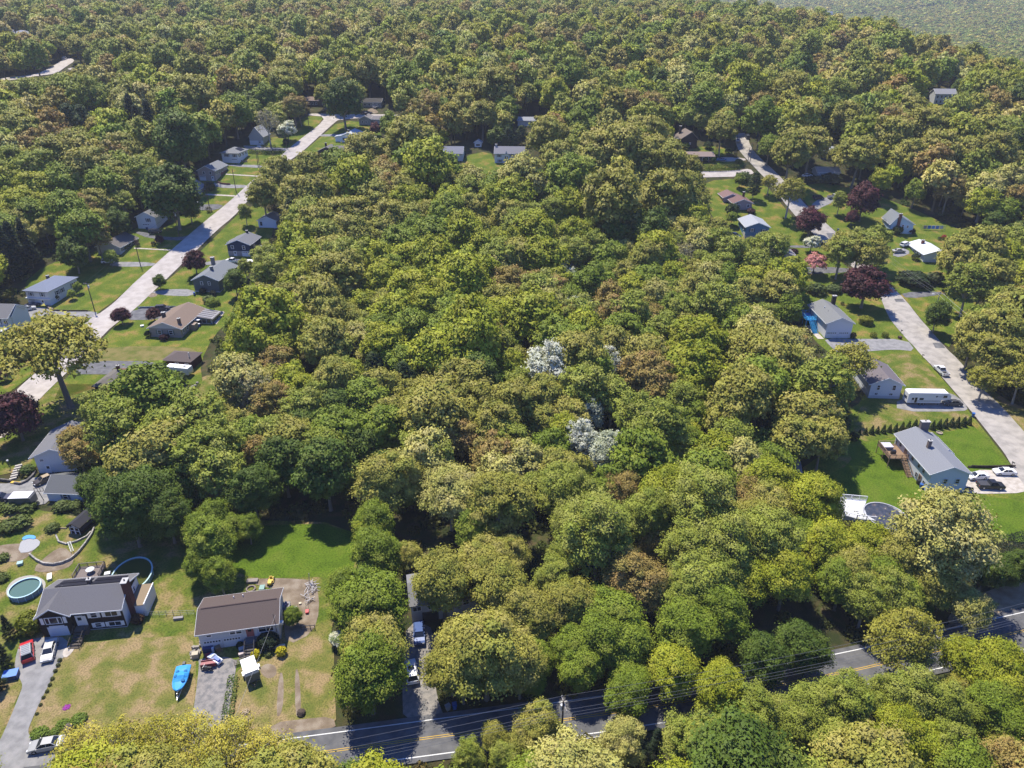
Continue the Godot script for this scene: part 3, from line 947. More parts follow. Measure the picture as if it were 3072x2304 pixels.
	mast.tube(Vector3(12.2, 2.0, 0.2), Vector3(12.2, 6.2, 0.2), 0.05, 0.05, 6)
	put("service_mast", mast, paint(0.12, 0.11, 0.1, 0.7), h.n)
	ac_unit(h, Vector3(12.95, 3.0, -0.8))
	# --- white house under the trees, its left gable and steep roof in view
	h = house("gable_house", "white sided house with a low gable and grey roof, half under a russet tree", "the russet-tree house", {"p": [119, 1420], "ang": 8, "w": 8.2, "d": 11.5, "h": 4.6, "rise": 1.7, "wall": [0.68, 0.71, 0.72], "roof": [0.20, 0.20, 0.21], "oe": 0.9, "og": 0.5})
	win(h, "f", 1.4, 3.2, 0.8, 0.5, W)
	win(h, "f", 6.0, 3.2, 0.8, 0.5, W)
	door(h, "f", 2.2, 0.0, [0.75, 0.77, 0.78])
	garage(h, "f", 5.2, 0.0, [0.6, 0.62, 0.64], 3.2, 2.0, 0)
	# --- white garage with blue shutters
	h = house("garage_building", "white garage with blue shutters and a grey gable roof", "the blue shuttered garage", {"p": [148, 1503], "ang": -3, "w": 7.5, "d": 6.6, "h": 2.5, "rise": 1.9, "ridge": "x", "wall": [0.72, 0.76, 0.80], "roof": [0.16, 0.165, 0.165], "cat": "garage"})
	win(h, "f", 4.0, 0.8, 0.9, 1.2, W, [0.10, 0.15, 0.24])
	# --- grey two-storey house at the edge of the picture
	h = house("two_storey_house", "grey two-storey house with a cross gable at the edge of the picture", "the grey cross-gabled house", {"p": [40, 1003], "right": true, "ang": -4, "w": 10.0, "d": 9.0, "h": 5.6, "rise": 2.6, "ridge": "x", "wall": [0.56, 0.59, 0.60], "roof": [0.22, 0.215, 0.21]})
	wing(h, Vector3(7.6, 0, -1.4), 2.6, 6.2, 5.6, 2.2, "x", grain(0.56, 0.59, 0.60), grain(0.22, 0.215, 0.21, 0.9, 2.2, "mid"))
	for q in [[2.8, 3.2], [6.0, 3.2], [2.8, 0.5]]:
		win(h, "r", q[0], q[1], 0.9, 1.6, [0.75, 0.76, 0.76], [0.14, 0.18, 0.22])
	win(h, "f", 6.6, 3.4, 0.9, 1.5, W, [0.14, 0.18, 0.22])
	win(h, "f", 9.0, 3.3, 1.3, 1.3, W, [], 2)
	win(h, "f", 9.2, 0.8, 0.8, 1.8, W)
	block(h, "awning", Vector3(4.5, 2.5, 0.1), Vector3(5.8, 0.14, 3.6), paint(0.8, 0.8, 0.8, 0.5))
	for q in [[4.8, 3.4], [9.9, 3.4]]: block(h, "awning_post", Vector3(q[0], -0.2, q[1]), Vector3(0.12, 2.7, 0.12), paint(0.7, 0.7, 0.7, 0.5))
	# --- white ranch with the blue-grey hip roof
	h = house("hip_roof_house", "white ranch with a blue-grey hip roof and a garage under its near end", "the blue hip-roofed ranch", {"p": [88, 913], "ang": -9, "w": 8.4, "d": 14.2, "h": 5.0, "rise": 2.0, "hip": true, "wall": [0.72, 0.72, 0.70], "roof": [0.24, 0.27, 0.34], "oe": 0.6})
	block(h, "lower_wall", Vector3(-0.02, -1.0, -3.0), Vector3(8.44, 3.0, 3.03), grain(0.60, 0.66, 0.72, 0.8, 4.0))
	block(h, "jetty", Vector3(-0.3, 2.2, -0.4), Vector3(9.0, 0.35, 0.85), paint(0.74, 0.74, 0.72, 0.6))
	garage(h, "f", 1.7, 0.0, [0.74, 0.75, 0.76], 2.6, 2.0, 5)
	win(h, "f", 2.0, 3.3, 0.8, 1.1, W, [0.28, 0.31, 0.33])
	win(h, "f", 6.2, 3.3, 0.8, 1.1, W, [0.28, 0.31, 0.33])
	door(h, "f", 5.6, 0.0, [0.74, 0.74, 0.74])
	for q in [[4.0, 2.6], [6.4, 2.6], [11.6, 2.6], [12.8, 2.6]]: win(h, "r", q[0], q[1], 0.9, 1.3, W, [0.1, 0.12, 0.14])
	chimney(h, 2.0, -9.0, 0.8, 0.8, 4.5, 7.2, [0.12, 0.10, 0.10])
	# --- brown roofed ranch with the hip and the round shrubs
	h = house("ranch_house", "white ranch with a grey-brown roof and clipped round shrubs along its front", "the ranch with round shrubs", {"p": [363, 765], "right": true, "ang": -5, "w": 9.0, "d": 12.5, "h": 3.0, "rise": 2.0, "wall": [0.58, 0.58, 0.57], "roof": [0.17, 0.155, 0.145], "oe": 0.7})
	for q in [2.0, 4.0, 6.6, 9.4, 11.2]: win(h, "r", q, 1.0, 1.0, 1.3, W, [0.08, 0.1, 0.1])
	chimney(h, 1.2, -5.0, 0.9, 0.9, 3.0, 6.2, [0.24, 0.09, 0.07])
	# --- white gable house by the great maple
	h = house("gable_house", "white gable house with a garage below, beside a great dark maple", "the maple-shaded white house", {"p": [416, 686], "ang": -5, "w": 8.0, "d": 9.0, "h": 4.9, "rise": 1.9, "wall": [0.74, 0.76, 0.78], "roof": [0.20, 0.20, 0.20]})
	garage(h, "f", 3.6, 0.0, [0.74, 0.75, 0.76], 2.8, 2.1, 4)
	win(h, "f", 4.9, 3.0, 0.9, 1.3, W, [0.05, 0.07, 0.12])
	# --- little white cape
	h = house("cape_house", "small white cape with a grey roof and a long white front walk", "the small white cape", {"p": [597, 588], "right": true, "ang": -5, "w": 7.5, "d": 7.0, "h": 2.9, "rise": 2.4, "wall": [0.75, 0.78, 0.8], "roof": [0.25, 0.24, 0.25], "oe": 0.5})
	for q in [1.5, 3.6, 5.4]: win(h, "r", q, 0.9, 0.9, 1.3, W, [0.1, 0.16, 0.25])
	win(h, "f", 5.4, 0.9, 0.9, 1.4, W, [0.06, 0.08, 0.14])
	# --- tan gable house
	h = house("gable_house", "tan gable house with a grey roof above a curved brick garden wall", "the tan gable house", {"p": [598, 542], "ang": -5, "w": 8.0, "d": 13.4, "h": 4.6, "rise": 2.0, "wall": [0.40, 0.34, 0.31], "roof": [0.25, 0.26, 0.265]})
	garage(h, "f", 2.0, 0.0, [0.72, 0.74, 0.76], 2.7, 2.1, 5)
	win(h, "f", 2.9, 3.0, 0.8, 1.2, W)
	win(h, "f", 6.0, 3.0, 0.9, 1.2, W)
	door(h, "f", 6.7, 0.0, [0.7, 0.74, 0.78])
	for q in [1.2, 3.0, 5.4, 8.0]: win(h, "r", q, 2.7, 0.9, 1.2, W, [0.08, 0.1, 0.12])
	block(h, "brick_front", Vector3(8.01, -0.6, -13.2), Vector3(0.1, 3.2, 7.5), grain(0.28, 0.12, 0.09, 0.9, 1.0, "fine"))
	deck(h, -3.2, -1.2, 3.1, 3.0, 2.2, [0.42, 0.26, 0.18], "fl")
	# --- white hip house
	h = house("hip_roof_house", "white hip-roofed house with dark solar panels on its street side", "the white hip-roofed house", {"p": [669, 488], "ang": -8, "w": 8.2, "d": 10.2, "h": 4.5, "rise": 2.0, "hip": true, "wall": [0.74, 0.77, 0.80], "roof": [0.25, 0.255, 0.25], "oe": 0.7})
	win(h, "f", 2.6, 2.9, 1.4, 1.1, W, [0.10, 0.12, 0.14], 2)
	win(h, "f", 6.6, 2.9, 0.9, 1.1, W, [0.10, 0.12, 0.14])
	garage(h, "f", 6.1, 0.0, [0.74, 0.76, 0.78], 2.6, 2.0, 5)
	for q in [1.0, 2.6, 5.2, 8.2]: win(h, "r", q, 2.7, 1.0, 1.2, W)
	for i in 4:
		var b := Mb.new()
		b.xf = Transform3D(Basis(Vector3.BACK, -atan(2.0 / 4.8)), Vector3(5.2, 6.15, -4.6 - i * 1.05))
		b.box(Vector3(0.3, 0.02, 0.0), Vector3(2.8, 0.06, 1.0))
		put("solar_panel", b, paint(0.02, 0.022, 0.04, 0.3), h.n)
	# --- steep grey gable
	h = house("steep_gable_house", "grey house with a steep tall gable and a pale worn roof slope", "the steep gabled house", {"p": [751, 435], "ang": -4, "w": 7.0, "d": 10.0, "h": 4.2, "rise": 4.2, "wall": [0.36, 0.37, 0.36], "roof": [0.46, 0.46, 0.45], "trim": false})
	block(h, "lower_front", Vector3(-0.02, -1.0, -0.02), Vector3(7.04, 3.2, 0.1), grain(0.6, 0.63, 0.66))
	door(h, "f", 5.2, 0.0, [0.06, 0.1, 0.24], 1.1)
	# --- white house near the top of the street
	h = house("ranch_house", "white ranch with a white metal roof near the top of the long street", "the white metal-roofed ranch", {"p": [1021, 427], "ang": -4, "w": 8.8, "d": 14.0, "h": 2.9, "rise": 1.7, "wall": [0.78, 0.80, 0.82], "roof": [0.62, 0.64, 0.64]})
	win(h, "f", 2.6, 1.0, 2.4, 1.3, W, [], 3)
	win(h, "f", 6.4, 1.5, 1.6, 0.6, W, [], 2)
	for q in [2.5, 6.0, 9.0, 12.0]: win(h, "r", q, 1.0, 0.9, 1.2, W)
	wing(h, Vector3(-2.6, 0, -0.6), 5.2, 5.2, 2.6, 0.6, "z", grain(0.78, 0.80, 0.82), grain(0.6, 0.62, 0.62))
	chimney(h, 4.0, -3.0, 0.8, 0.8, 3.0, 5.6, [0.08, 0.07, 0.07])
	# --- low dark house
	h = house("low_ranch_house", "low dark house with a grey gable roof, partly hidden by treetops", "the low dark house", {"p": [955, 472], "ang": -4, "w": 9.0, "d": 8.0, "h": 2.8, "rise": 2.0, "wall": [0.05, 0.045, 0.045], "roof": [0.21, 0.195, 0.19], "trim": false})
	wing(h, Vector3(7.5, 0, -3.0), 6.5, 6.5, 2.8, 1.6, "x", grain(0.05, 0.045, 0.045), grain(0.25, 0.22, 0.2, 0.9, 2.2, "mid"))
	chimney(h, 3.0, -4.6, 0.8, 0.8, 3.0, 6.0, [0.06, 0.05, 0.05])
	# --- grey stone house
	h = house("stone_house", "grey stone-faced house with a white-edged gable behind a purple tree", "the grey stone house", {"p": [1078, 375], "ang": -4, "w": 6.6, "d": 9.0, "h": 3.0, "rise": 1.6, "wall": [0.30, 0.30, 0.29], "roof": [0.26, 0.24, 0.23]})
	win(h, "f", 1.8, 1.1, 0.8, 1.0, W)
	win(h, "f", 3.9, 1.1, 0.8, 1.0, W)
	wing(h, Vector3(6.6, 0, -2.0), 8.0, 6.0, 2.7, 1.3, "x", grain(0.4, 0.4, 0.4), grain(0.24, 0.22, 0.22, 0.9, 2.2, "mid"))
	chimney(h, 3.3, -3.0, 0.7, 0.7, 3.5, 5.9, [0.12, 0.1, 0.09])
	# --- back of the cross street
	h = house("split_level_house", "brown split-level house facing the end of the long street", "the brown split-level", {"p": [914, 318], "ang": -4, "w": 8.5, "d": 8.0, "h": 3.0, "rise": 1.5, "ridge": "x", "wall": [0.13, 0.10, 0.09], "roof": [0.26, 0.19, 0.15]})
	for q in [1.2, 3.0, 5.0, 7.0]: win(h, "f", q, 0.9, 1.0, 1.1, W)
	wing(h, Vector3(8.4, 0, -0.6), 7.5, 7.0, 5.0, 1.6, "z", grain(0.15, 0.13, 0.12), grain(0.22, 0.21, 0.21, 0.9, 2.2, "mid"))
	front_piece(h, -0.55, 11.0, 2.9, 1.2, 1.2)
	front_piece(h, -0.55, 11.0, 0.6, 1.0, 1.0)
	h = house("ranch_house", "grey ranch among the trees behind the great round maple", "the grey ranch at the cross street", {"p": [1088, 322], "ang": -4, "w": 11.0, "d": 7.0, "h": 2.9, "rise": 1.6, "ridge": "x", "wall": [0.33, 0.34, 0.34], "roof": [0.08, 0.075, 0.07]})
	for q in [1.5, 4.0, 8.5]: win(h, "f", q, 1.0, 1.1, 1.1, W)
	door(h, "f", 6.2, 0.0, [0.7, 0.72, 0.74])
	# --- the pair of white houses beyond the wood
	h = house("white_cape_house", "white cape with a peaked entrance and a garage door beyond the wood", "the white cape", {"p": [1484, 489], "ang": -3, "w": 14.2, "d": 7.5, "h": 4.6, "rise": 2.4, "ridge": "x", "wall": [0.72, 0.77, 0.80], "roof": [0.27, 0.265, 0.28]})
	for q in [[2.2, 2.9], [8.3, 3.1], [11.7, 2.9], [2.5, 0.6], [8.3, 0.6]]: win(h, "f", q[0], q[1], 1.0, 1.0, W, [0.12, 0.16, 0.2])
	garage(h, "f", 12.0, -0.2, [0.72, 0.75, 0.78], 2.7, 1.9, 5)
	var pk := Mb.new()
	pk.tri(Vector3(3.9, 1.4, 0.12), Vector3(7.4, 1.4, 0.12), Vector3(5.65, 5.6, 0.12))
	pk.bar(Vector3(3.8, 1.4, 0.2), Vector3(5.65, 5.7, 0.2), 0.16, 0.16)
	pk.bar(Vector3(7.5, 1.4, 0.2), Vector3(5.65, 5.7, 0.2), 0.16, 0.16)
	put("entrance_peak", pk, paint(0.68, 0.72, 0.76, 0.6), h.n)
	for q in [5.2, 6.1]: front_piece(h, 0.14, q, 1.8, 0.5, 1.4)
	chimney(h, 0.5, -4.0, 0.9, 0.9, 4.5, 8.0, [0.55, 0.55, 0.55])
	h = house("gable_house", "pale blue-grey house with a white gable wing, half hidden by a tree", "the pale gabled house", {"p": [1308, 482], "ang": -3, "w": 13.0, "d": 7.5, "h": 3.6, "rise": 2.4, "ridge": "x", "wall": [0.6, 0.66, 0.7], "roof": [0.27, 0.275, 0.31]})
	wing(h, Vector3(-0.2, 0, 0.6), 5.5, 5.2, 3.4, 2.0, "z", grain(0.66, 0.72, 0.78), grain(0.5, 0.55, 0.6, 0.9, 2.2, "mid"))
	front_piece(h, 0.62, 2.4, 1.6, 1.6, 0.9)
	h = house("garden_shed", "small white shed at the wood's edge between the two white houses", "the small white shed", {"p": [1424, 441], "ang": -3, "w": 3.4, "d": 3.6, "h": 2.2, "rise": 1.0, "wall": [0.68, 0.72, 0.76], "roof": [0.5, 0.52, 0.54], "cat": "shed"})
	front_piece(h, 0.02, 1.7, 0.6, 2.0, 0.8)
	h = house("low_house", "grey low-roofed house deep among the trees", "the low house in the trees", {"p": [1553, 378], "ang": -3, "w": 9.5, "d": 7.0, "h": 2.8, "rise": 1.3, "ridge": "x", "wall": [0.66, 0.68, 0.7], "roof": [0.35, 0.36, 0.38]})
	front_piece(h, 0.02, 7.5, 0.9, 1.0, 1.2)
	h = house("low_house", "brown roofed house glimpsed through the trees below the bright green poplar", "the glimpsed brown roof", {"p": [1690, 356], "ang": -3, "w": 9.5, "d": 7.0, "h": 2.8, "rise": 1.5, "ridge": "x", "wall": [0.3, 0.28, 0.27], "roof": [0.28, 0.22, 0.19]})
	# --- near the junction
	h = house("contemporary_house", "dark brown house with stepped shed roofs under tall trees", "the dark stepped-roof house", {"p": [2042, 447], "ang": 4, "w": 8.0, "d": 12.0, "h": 5.0, "rise": 3.0, "wall": [0.035, 0.03, 0.034], "roof": [0.22, 0.18, 0.15], "trimc": [0.25, 0.2, 0.16], "split": 0.4})
	wing(h, Vector3(-3.2, 0, -3.0), 6.0, 5.0, 3.2, 1.4, "z", grain(0.05, 0.04, 0.042), grain(0.26, 0.23, 0.21, 0.9, 2.2, "mid"))
	chimney(h, 1.5, -9.0, 1.1, 1.1, 5.0, 9.6, [0.05, 0.04, 0.04])
	win(h, "f", 4.4, 2.2, 0.6, 0.8, W)
	h = house("long_ranch_house", "long dark ranch with a pinkish brown roof behind a clipped hedge", "the long ranch behind the hedge", {"p": [2141, 487], "right": true, "ang": -1, "w": 17.0, "d": 7.4, "h": 2.9, "rise": 1.2, "ridge": "x", "wall": [0.10, 0.07, 0.07], "roof": [0.30, 0.23, 0.20], "oe": 0.9, "trim": false})
	for q in [8.2, 9.2, 11.8, 13.8, 15.6]: win(h, "f", q, 0.9, 0.9, 1.3, W)
	# --- near street houses
	h = house("gable_house", "mauve sided house with a red-brown roof among lawn trees", "the mauve house", {"p": [2199, 632], "ang": 2, "w": 7.8, "d": 10.0, "h": 3.2, "rise": 1.5, "wall": [0.36, 0.28, 0.29], "roof": [0.21, 0.13, 0.115], "oe": 0.6, "base": [0.03, 0.03, 0.035], "baseh": 0.3})
	win(h, "f", 2.2, 1.4, 0.9, 1.2, W)
	win(h, "f", 6.2, 1.4, 0.9, 1.2, W)
	wing(h, Vector3(-2.0, 0, -8.0), 8.0, 7.0, 3.6, 1.5, "z", grain(0.36, 0.28, 0.29), grain(0.24, 0.155, 0.14, 0.9, 2.2, "mid"))
	chimney(h, 6.4, -8.0, 0.8, 0.8, 3.0, 6.0, [0.09, 0.05, 0.04])
	h = house("gable_house", "bright blue house with a light grey roof and white windows", "the bright blue house", {"p": [2234, 716], "ang": -2, "w": 9.0, "d": 12.4, "h": 4.7, "rise": 1.7, "wall": [0.075, 0.19, 0.33], "roof": [0.40, 0.42, 0.44], "oe": 0.5, "base": [0.42, 0.38, 0.36], "baseh": 1.2})
	win(h, "f", 2.4, 2.9, 0.9, 1.1, W, [0.03, 0.05, 0.09])
	win(h, "f", 7.0, 2.7, 0.9, 1.1, W, [0.03, 0.05, 0.09])
	win(h, "l", 9.0, 2.7, 0.9, 1.1, W)
	garage(h, "l", 10.6, 0.0, [0.55, 0.5, 0.48], 2.4, 2.0, 0)
	h = house("saltbox_house", "pale blue saltbox house with a brick chimney up its gable", "the pale blue saltbox", {"p": [2667, 699], "ang": -8, "w": 8.6, "d": 10.5, "h": 3.9, "rise": 3.3, "wall": [0.52, 0.66, 0.74], "roof": [0.24, 0.26, 0.28], "split": 0.72})
	chimney(h, 2.6, 0.4, 1.0, 0.8, -0.5, 8.0, [0.20, 0.09, 0.08])
	win(h, "f", 4.6, 2.4, 0.7, 1.1, W)
	win(h, "f", 6.4, 2.4, 0.7, 0.9, W)
	for q in [3.0, 7.5]: win(h, "l", q, 2.6, 0.9, 1.2, W, [0.2, 0.24, 0.3])
	h = house("ranch_house", "white ranch with a bright white roof and a row of front windows", "the white roofed ranch", {"p": [2768, 787], "ang": -2, "w": 8.6, "d": 14.5, "h": 3.0, "rise": 1.4, "wall": [0.72, 0.75, 0.78], "roof": [0.72, 0.74, 0.75], "oe": 0.5})
	for q in [2.6, 5.2, 7.0, 8.2]: win(h, "l", 14.5 - q if q < 3 else 14.5 - q, 1.0, 0.8, 1.4, W)
	block(h, "open_garage", Vector3(-0.03, 0.05, -13.6), Vector3(0.06, 2.2, 2.6), paint(0.05, 0.045, 0.045, 0.8))
	chimney(h, 3.4, -10.0, 0.9, 0.9, 3.2, 5.6, [0.22, 0.09, 0.07])
	h = house("gable_house", "white gable house with two garage doors and a bright blue deck", "the blue decked white house", {"p": [2473, 1015], "ang": 0, "w": 7.9, "d": 15.2, "h": 5.1, "rise": 1.7, "wall": [0.70, 0.72, 0.75], "roof": [0.225, 0.23, 0.225], "oe": 0.55})
	garage(h, "f", 1.9, 0.0, [0.62, 0.66, 0.69], 2.9, 2.1, 5)
	garage(h, "f", 5.6, 0.0, [0.62, 0.66, 0.69], 2.9, 2.1, 5)
	win(h, "l", 13.6, 3.9, 0.6, 0.6, W)
	win(h, "l", 8.0, 3.9, 0.6, 0.6, W)
	deck(h, -3.4, -7.4, 3.35, 6.0, 3.0, [0.035, 0.29, 0.62], "lfb", [Vector3(-1.9, 2.95, -7.3), Vector3(-1.7, 0.1, -2.6), 1.5])
	chimney(h, 7.2, -14.6, 1.2, 0.9, -0.5, 8.4, [0.06, 0.05, 0.05])
	vent(h, Vector3(2.4, 6.4, -9.5), 0.14, 0.4)
	vent(h, Vector3(2.4, 6.2, -6.6), 0.06, 0.5, [0.2, 0.2, 0.2])
	h = house("gable_house", "blue-white gable house with a mottled purple-brown roof beside the camper", "the mottled roof house", {"p": [2696, 1198], "right": true, "ang": -4, "w": 8.0, "d": 12.0, "h": 4.4, "rise": 1.8, "wall": [0.66, 0.69, 0.72], "roof": [0.19, 0.165, 0.17], "oe": 0.6, "base": [0.5, 0.53, 0.56], "baseh": 0.9})
	win(h, "f", 2.0, 2.7, 0.7, 1.3, W)
	win(h, "f", 6.0, 2.7, 0.8, 1.4, W)
	win(h, "f", 1.8, 1.15, 0.7, 0.6, W, [], 2)
	win(h, "f", 5.6, 1.15, 0.8, 0.6, W, [], 2)
	win(h, "l", 10.4, 2.9, 0.7, 1.0, W)
	# --- the deck house
	h = house("gable_house", "pale blue-white gable house with a brown deck on its side and two chimneys", "the deck house", {"p": [2777, 1478], "ang": 0, "w": 8.2, "d": 16.0, "h": 5.0, "rise": 1.75, "wall": [0.66, 0.71, 0.75], "roof": [0.255, 0.265, 0.285], "oe": 0.5, "base": [0.40, 0.47, 0.54], "baseh": 0.6})
	win(h, "f", 3.4, 2.5, 0.75, 1.1, [0.55, 0.58, 0.6])
	win(h, "f", 6.0, 2.5, 0.75, 1.1, [0.55, 0.58, 0.6])
	for q in [2.6, 8.3, 11.2, 13.2]: win(h, "l", q, 3.4, 0.6, 0.9, [0.3, 0.3, 0.3])
	for q in [11.2, 14.4]: win(h, "l", q, 0.9, 0.6, 1.0, [0.3, 0.3, 0.3])
	door(h, "l", 5.2, 2.6, [0.3, 0.2, 0.14])
	door(h, "l", 12.7, 0.2, [0.32, 0.2, 0.15])
	chimney(h, 3.0, -8.2, 0.7, 0.7, 5.0, 8.2, [0.26, 0.20, 0.17])
	chimney(h, 6.0, -16.3, 2.0, 0.9, -0.5, 8.3, [0.22, 0.19, 0.18])
	wing(h, Vector3(7.0, 0, -9.0), 6.9, 2.4, 4.4, 0.9, "z", grain(0.66, 0.71, 0.75), grain(0.255, 0.265, 0.285, 0.9, 2.2, "mid"))
	deck(h, -4.3, -9.3, 4.25, 6.0, 2.7, [0.33, 0.22, 0.14], "lfb", [Vector3(-1.0, 2.65, -9.2), Vector3(-0.9, 0.2, -5.4), 1.1])
	block(h, "patio_floor", Vector3(-4.0, -0.5, -9.2), Vector3(3.9, 0.62, 5.6), grain(0.30, 0.27, 0.24, 0.9, 1.5, "mid"))
	block(h, "patio_step", Vector3(-3.7, -0.5, -3.6), Vector3(3.0, 0.45, 0.4), grain(0.36, 0.32, 0.27, 0.9, 1.5, "mid"))
	var tub := thing("hot_tub_cover", "pale grey quilted cover on the brown deck of the deck house", "cover", h.n.transform * Vector3(-2.9, 2.7, -13.8))
	var tb := Mb.new()
	tb.cbox(Vector3(0, 0.35, 0), Vector3(2.1, 0.7, 2.0))
	put("tub", tb, paint(0.2, 0.19, 0.19, 0.7), tub)
	tb = Mb.new()
	tb.cbox(Vector3(0, 0.76, 0), Vector3(2.2, 0.12, 2.1))
	put("lid", tb, grain(0.58, 0.55, 0.6, 0.6, 0.8), tub)
	var gr := thing("grill", "black covered barbecue grill on the brown deck", "grill", h.n.transform * Vector3(-2.6, 2.7, -11.2))
	tb = Mb.new()
	tb.cbox(Vector3(0, 0.4, 0), Vector3(1.1, 0.8, 0.5))
	put("cart", tb, paint(0.03, 0.03, 0.03, 0.5), gr)
	tb = Mb.new()
	tb.xf = Transform3D(Basis(Vector3.BACK, PI / 2), Vector3(0.4, 0.85, 0))
	tb.lathe(PackedVector2Array([Vector2(0, 0), Vector2(0.3, 0), Vector2(0.3, 0.8), Vector2(0, 0.8)]), 10)
	put("hood", tb, paint(0.05, 0.05, 0.055, 0.35), gr)
	# --- grey house behind the spreading oak
	h = house("ranch_house", "grey ranch mostly hidden behind a spreading oak by the main road", "the hidden grey ranch", {"p": [1237, 1869], "ang": 11, "w": 12.0, "d": 6.8, "h": 4.4, "rise": 1.4, "ridge": "x", "wall": [0.55, 0.56, 0.57], "roof": [0.24, 0.24, 0.25], "oe": 0.6, "trim": false})
	win(h, "f", 1.0, 2.7, 1.3, 0.9, W, [], 2)
	win(h, "f", 3.6, 2.7, 1.3, 0.9, W, [], 2)
	win(h, "f", 9.4, 2.6, 0.9, 1.1, W)
	block(h, "open_garage", Vector3(1.8, 0.0, 0.0), Vector3(2.8, 2.1, 0.06), paint(0.03, 0.03, 0.035, 0.8))
	# --- navy and grey-green houses
	h = house("gable_house", "navy blue gable house with a grey roof and a pale lower storey", "the navy house", {"p": [687, 768], "ang": -4, "w": 8.8, "d": 10.6, "h": 4.6, "rise": 1.7, "wall": [0.022, 0.042, 0.085], "roof": [0.20, 0.205, 0.22], "oe": 0.5, "base": [0.30, 0.29, 0.29], "baseh": 2.0})
	win(h, "f", 2.0, 3.0, 0.9, 1.1, W)
	win(h, "f", 6.4, 2.8, 0.9, 1.3, W)
	door(h, "f", 2.7, 0.0, [0.6, 0.63, 0.65], 0.95, 1.9)
	garage(h, "f", 6.9, 0.0, [0.6, 0.64, 0.68], 2.8, 1.85, 4)
	win(h, "r", 4.0, 2.8, 1.0, 1.3, W)
	deck(h, 9.0, -3.0, 3.0, 4.5, 2.2, [0.45, 0.43, 0.4], "fr")
	chimney(h, 4.4, -9.5, 0.7, 0.7, 5.5, 7.3, [0.03, 0.03, 0.03])
	wing(h, Vector3(-2.2, 0, -5.5), 3.5, 4.0, 3.6, 0.9, "z", grain(0.022, 0.042, 0.085), grain(0.20, 0.205, 0.22, 0.9, 2.2, "mid"))
	h = house("gable_house", "grey-green gable house with a grey roof and a white side deck", "the grey-green house", {"p": [586, 876], "ang": -4, "w": 9.0, "d": 16.0, "h": 4.5, "rise": 1.9, "wall": [0.105, 0.125, 0.12], "roof": [0.225, 0.24, 0.25], "oe": 0.5, "base": [0.4, 0.42, 0.43], "baseh": 0.5})
	win(h, "f", 3.0, 2.8, 0.75, 1.1, W)
	win(h, "f", 5.7, 2.8, 0.75, 1.1, W)
	for q in [5.0, 11.5, 13.5]: win(h, "r", q, 2.6, 0.9, 1.2, W)
	chimney(h, 4.8, -5.4, 0.9, 0.9, 5.5, 7.6, [0.2, 0.21, 0.22])
	chimney(h, 1.6, -13.6, 1.1, 1.1, 4.0, 8.2, [0.24, 0.23, 0.22])
	deck(h, 9.1, -7.0, 3.2, 5.0, 2.4, [0.62, 0.60, 0.58], "frb", [Vector3(9.6, 2.3, -6.9), Vector3(9.5, 0.1, -4.0), 1.1])
	h = house("small_house", "small white house half hidden by a leafing oak beside the street", "the half hidden white house", {"p": [777, 683], "ang": -4, "w": 7.5, "d": 8.0, "h": 3.0, "rise": 1.6, "wall": [0.62, 0.66, 0.72], "roof": [0.3, 0.3, 0.31]})
	win(h, "f", 1.2, 1.0, 0.7, 1.4, [0.1, 0.12, 0.18])
	# --- tan ranch with the glass-roofed room
	h = house("tan_ranch_house", "tan ranch with a brown roof and a striped sunroom roof at its back", "the tan ranch", {"p": [453, 1011], "ang": -4, "w": 10.0, "d": 16.5, "h": 3.1, "rise": 1.9, "wall": [0.34, 0.31, 0.28], "roof": [0.255, 0.19, 0.145], "oe": 0.6})
	win(h, "f", 3.2, 1.1, 1.1, 1.3, W, [0.10, 0.15, 0.14])
	win(h, "f", 6.8, 1.1, 1.1, 1.3, W, [0.10, 0.15, 0.14])
	var gab := Mb.new()
	gab.tri(Vector3(0.1, 3.05, 0.05), Vector3(9.9, 3.05, 0.05), Vector3(5.0, 4.92, 0.05))
	put("gable_panel", gab, grain(0.6, 0.6, 0.6), h.n)
	for q in [1.6, 4.2, 6.4]: win(h, "r", q, 1.1, 0.9, 1.2, W)
	chimney(h, 8.7, -2.6, 0.7, 0.9, 2.0, 5.4, [0.25, 0.17, 0.13])
	chimney(h, 1.8, -6.6, 0.9, 0.9, 3.0, 5.6, [0.09, 0.08, 0.08])
	block(h, "bulkhead", Vector3(10.0, -0.3, -7.4), Vector3(1.9, 2.5, 2.2), grain(0.33, 0.26, 0.2))
	var sw := grain(0.38, 0.37, 0.35)
	block(h, "sunroom_wall", Vector3(9.0, -0.6, -16.2), Vector3(6.4, 3.0, 6.2), sw)
	var sr := Mb.new()
	sr.xf = Transform3D(Basis(Vector3.BACK, -0.15), Vector3(7.2, 3.45, -9.7))
	sr.box(Vector3(0, 0, -6.9), Vector3(8.7, 0.14, 6.9))
	put("sunroom_roof", sr, grain(0.15, 0.14, 0.145, 0.6), h.n)
	for i in 5:
		sr = Mb.new()
		sr.xf = Transform3D(Basis(Vector3.BACK, -0.15), Vector3(7.2, 3.45, -9.7))
		sr.box(Vector3(0.3, 0.142, -6.5 + i * 1.35), Vector3(8.1, 0.05, 0.16))
		put("roof_batten", sr, paint(0.62, 0.62, 0.62, 0.5), h.n)
	for i in 4:
		block(h, "sunroom_window", Vector3(15.38, 0.9, -15.9 + i * 1.5), Vector3(0.06, 1.2, 1.25), glass())
	for i in 3:
		block(h, "sunroom_window", Vector3(10.6 + i * 1.5, 0.9, -10.03), Vector3(1.25, 1.2, 0.06), glass())
	block(h, "door_canopy", Vector3(10.2, 2.2, -9.95), Vector3(1.6, 0.12, 1.3), paint(0.78, 0.78, 0.78, 0.5))
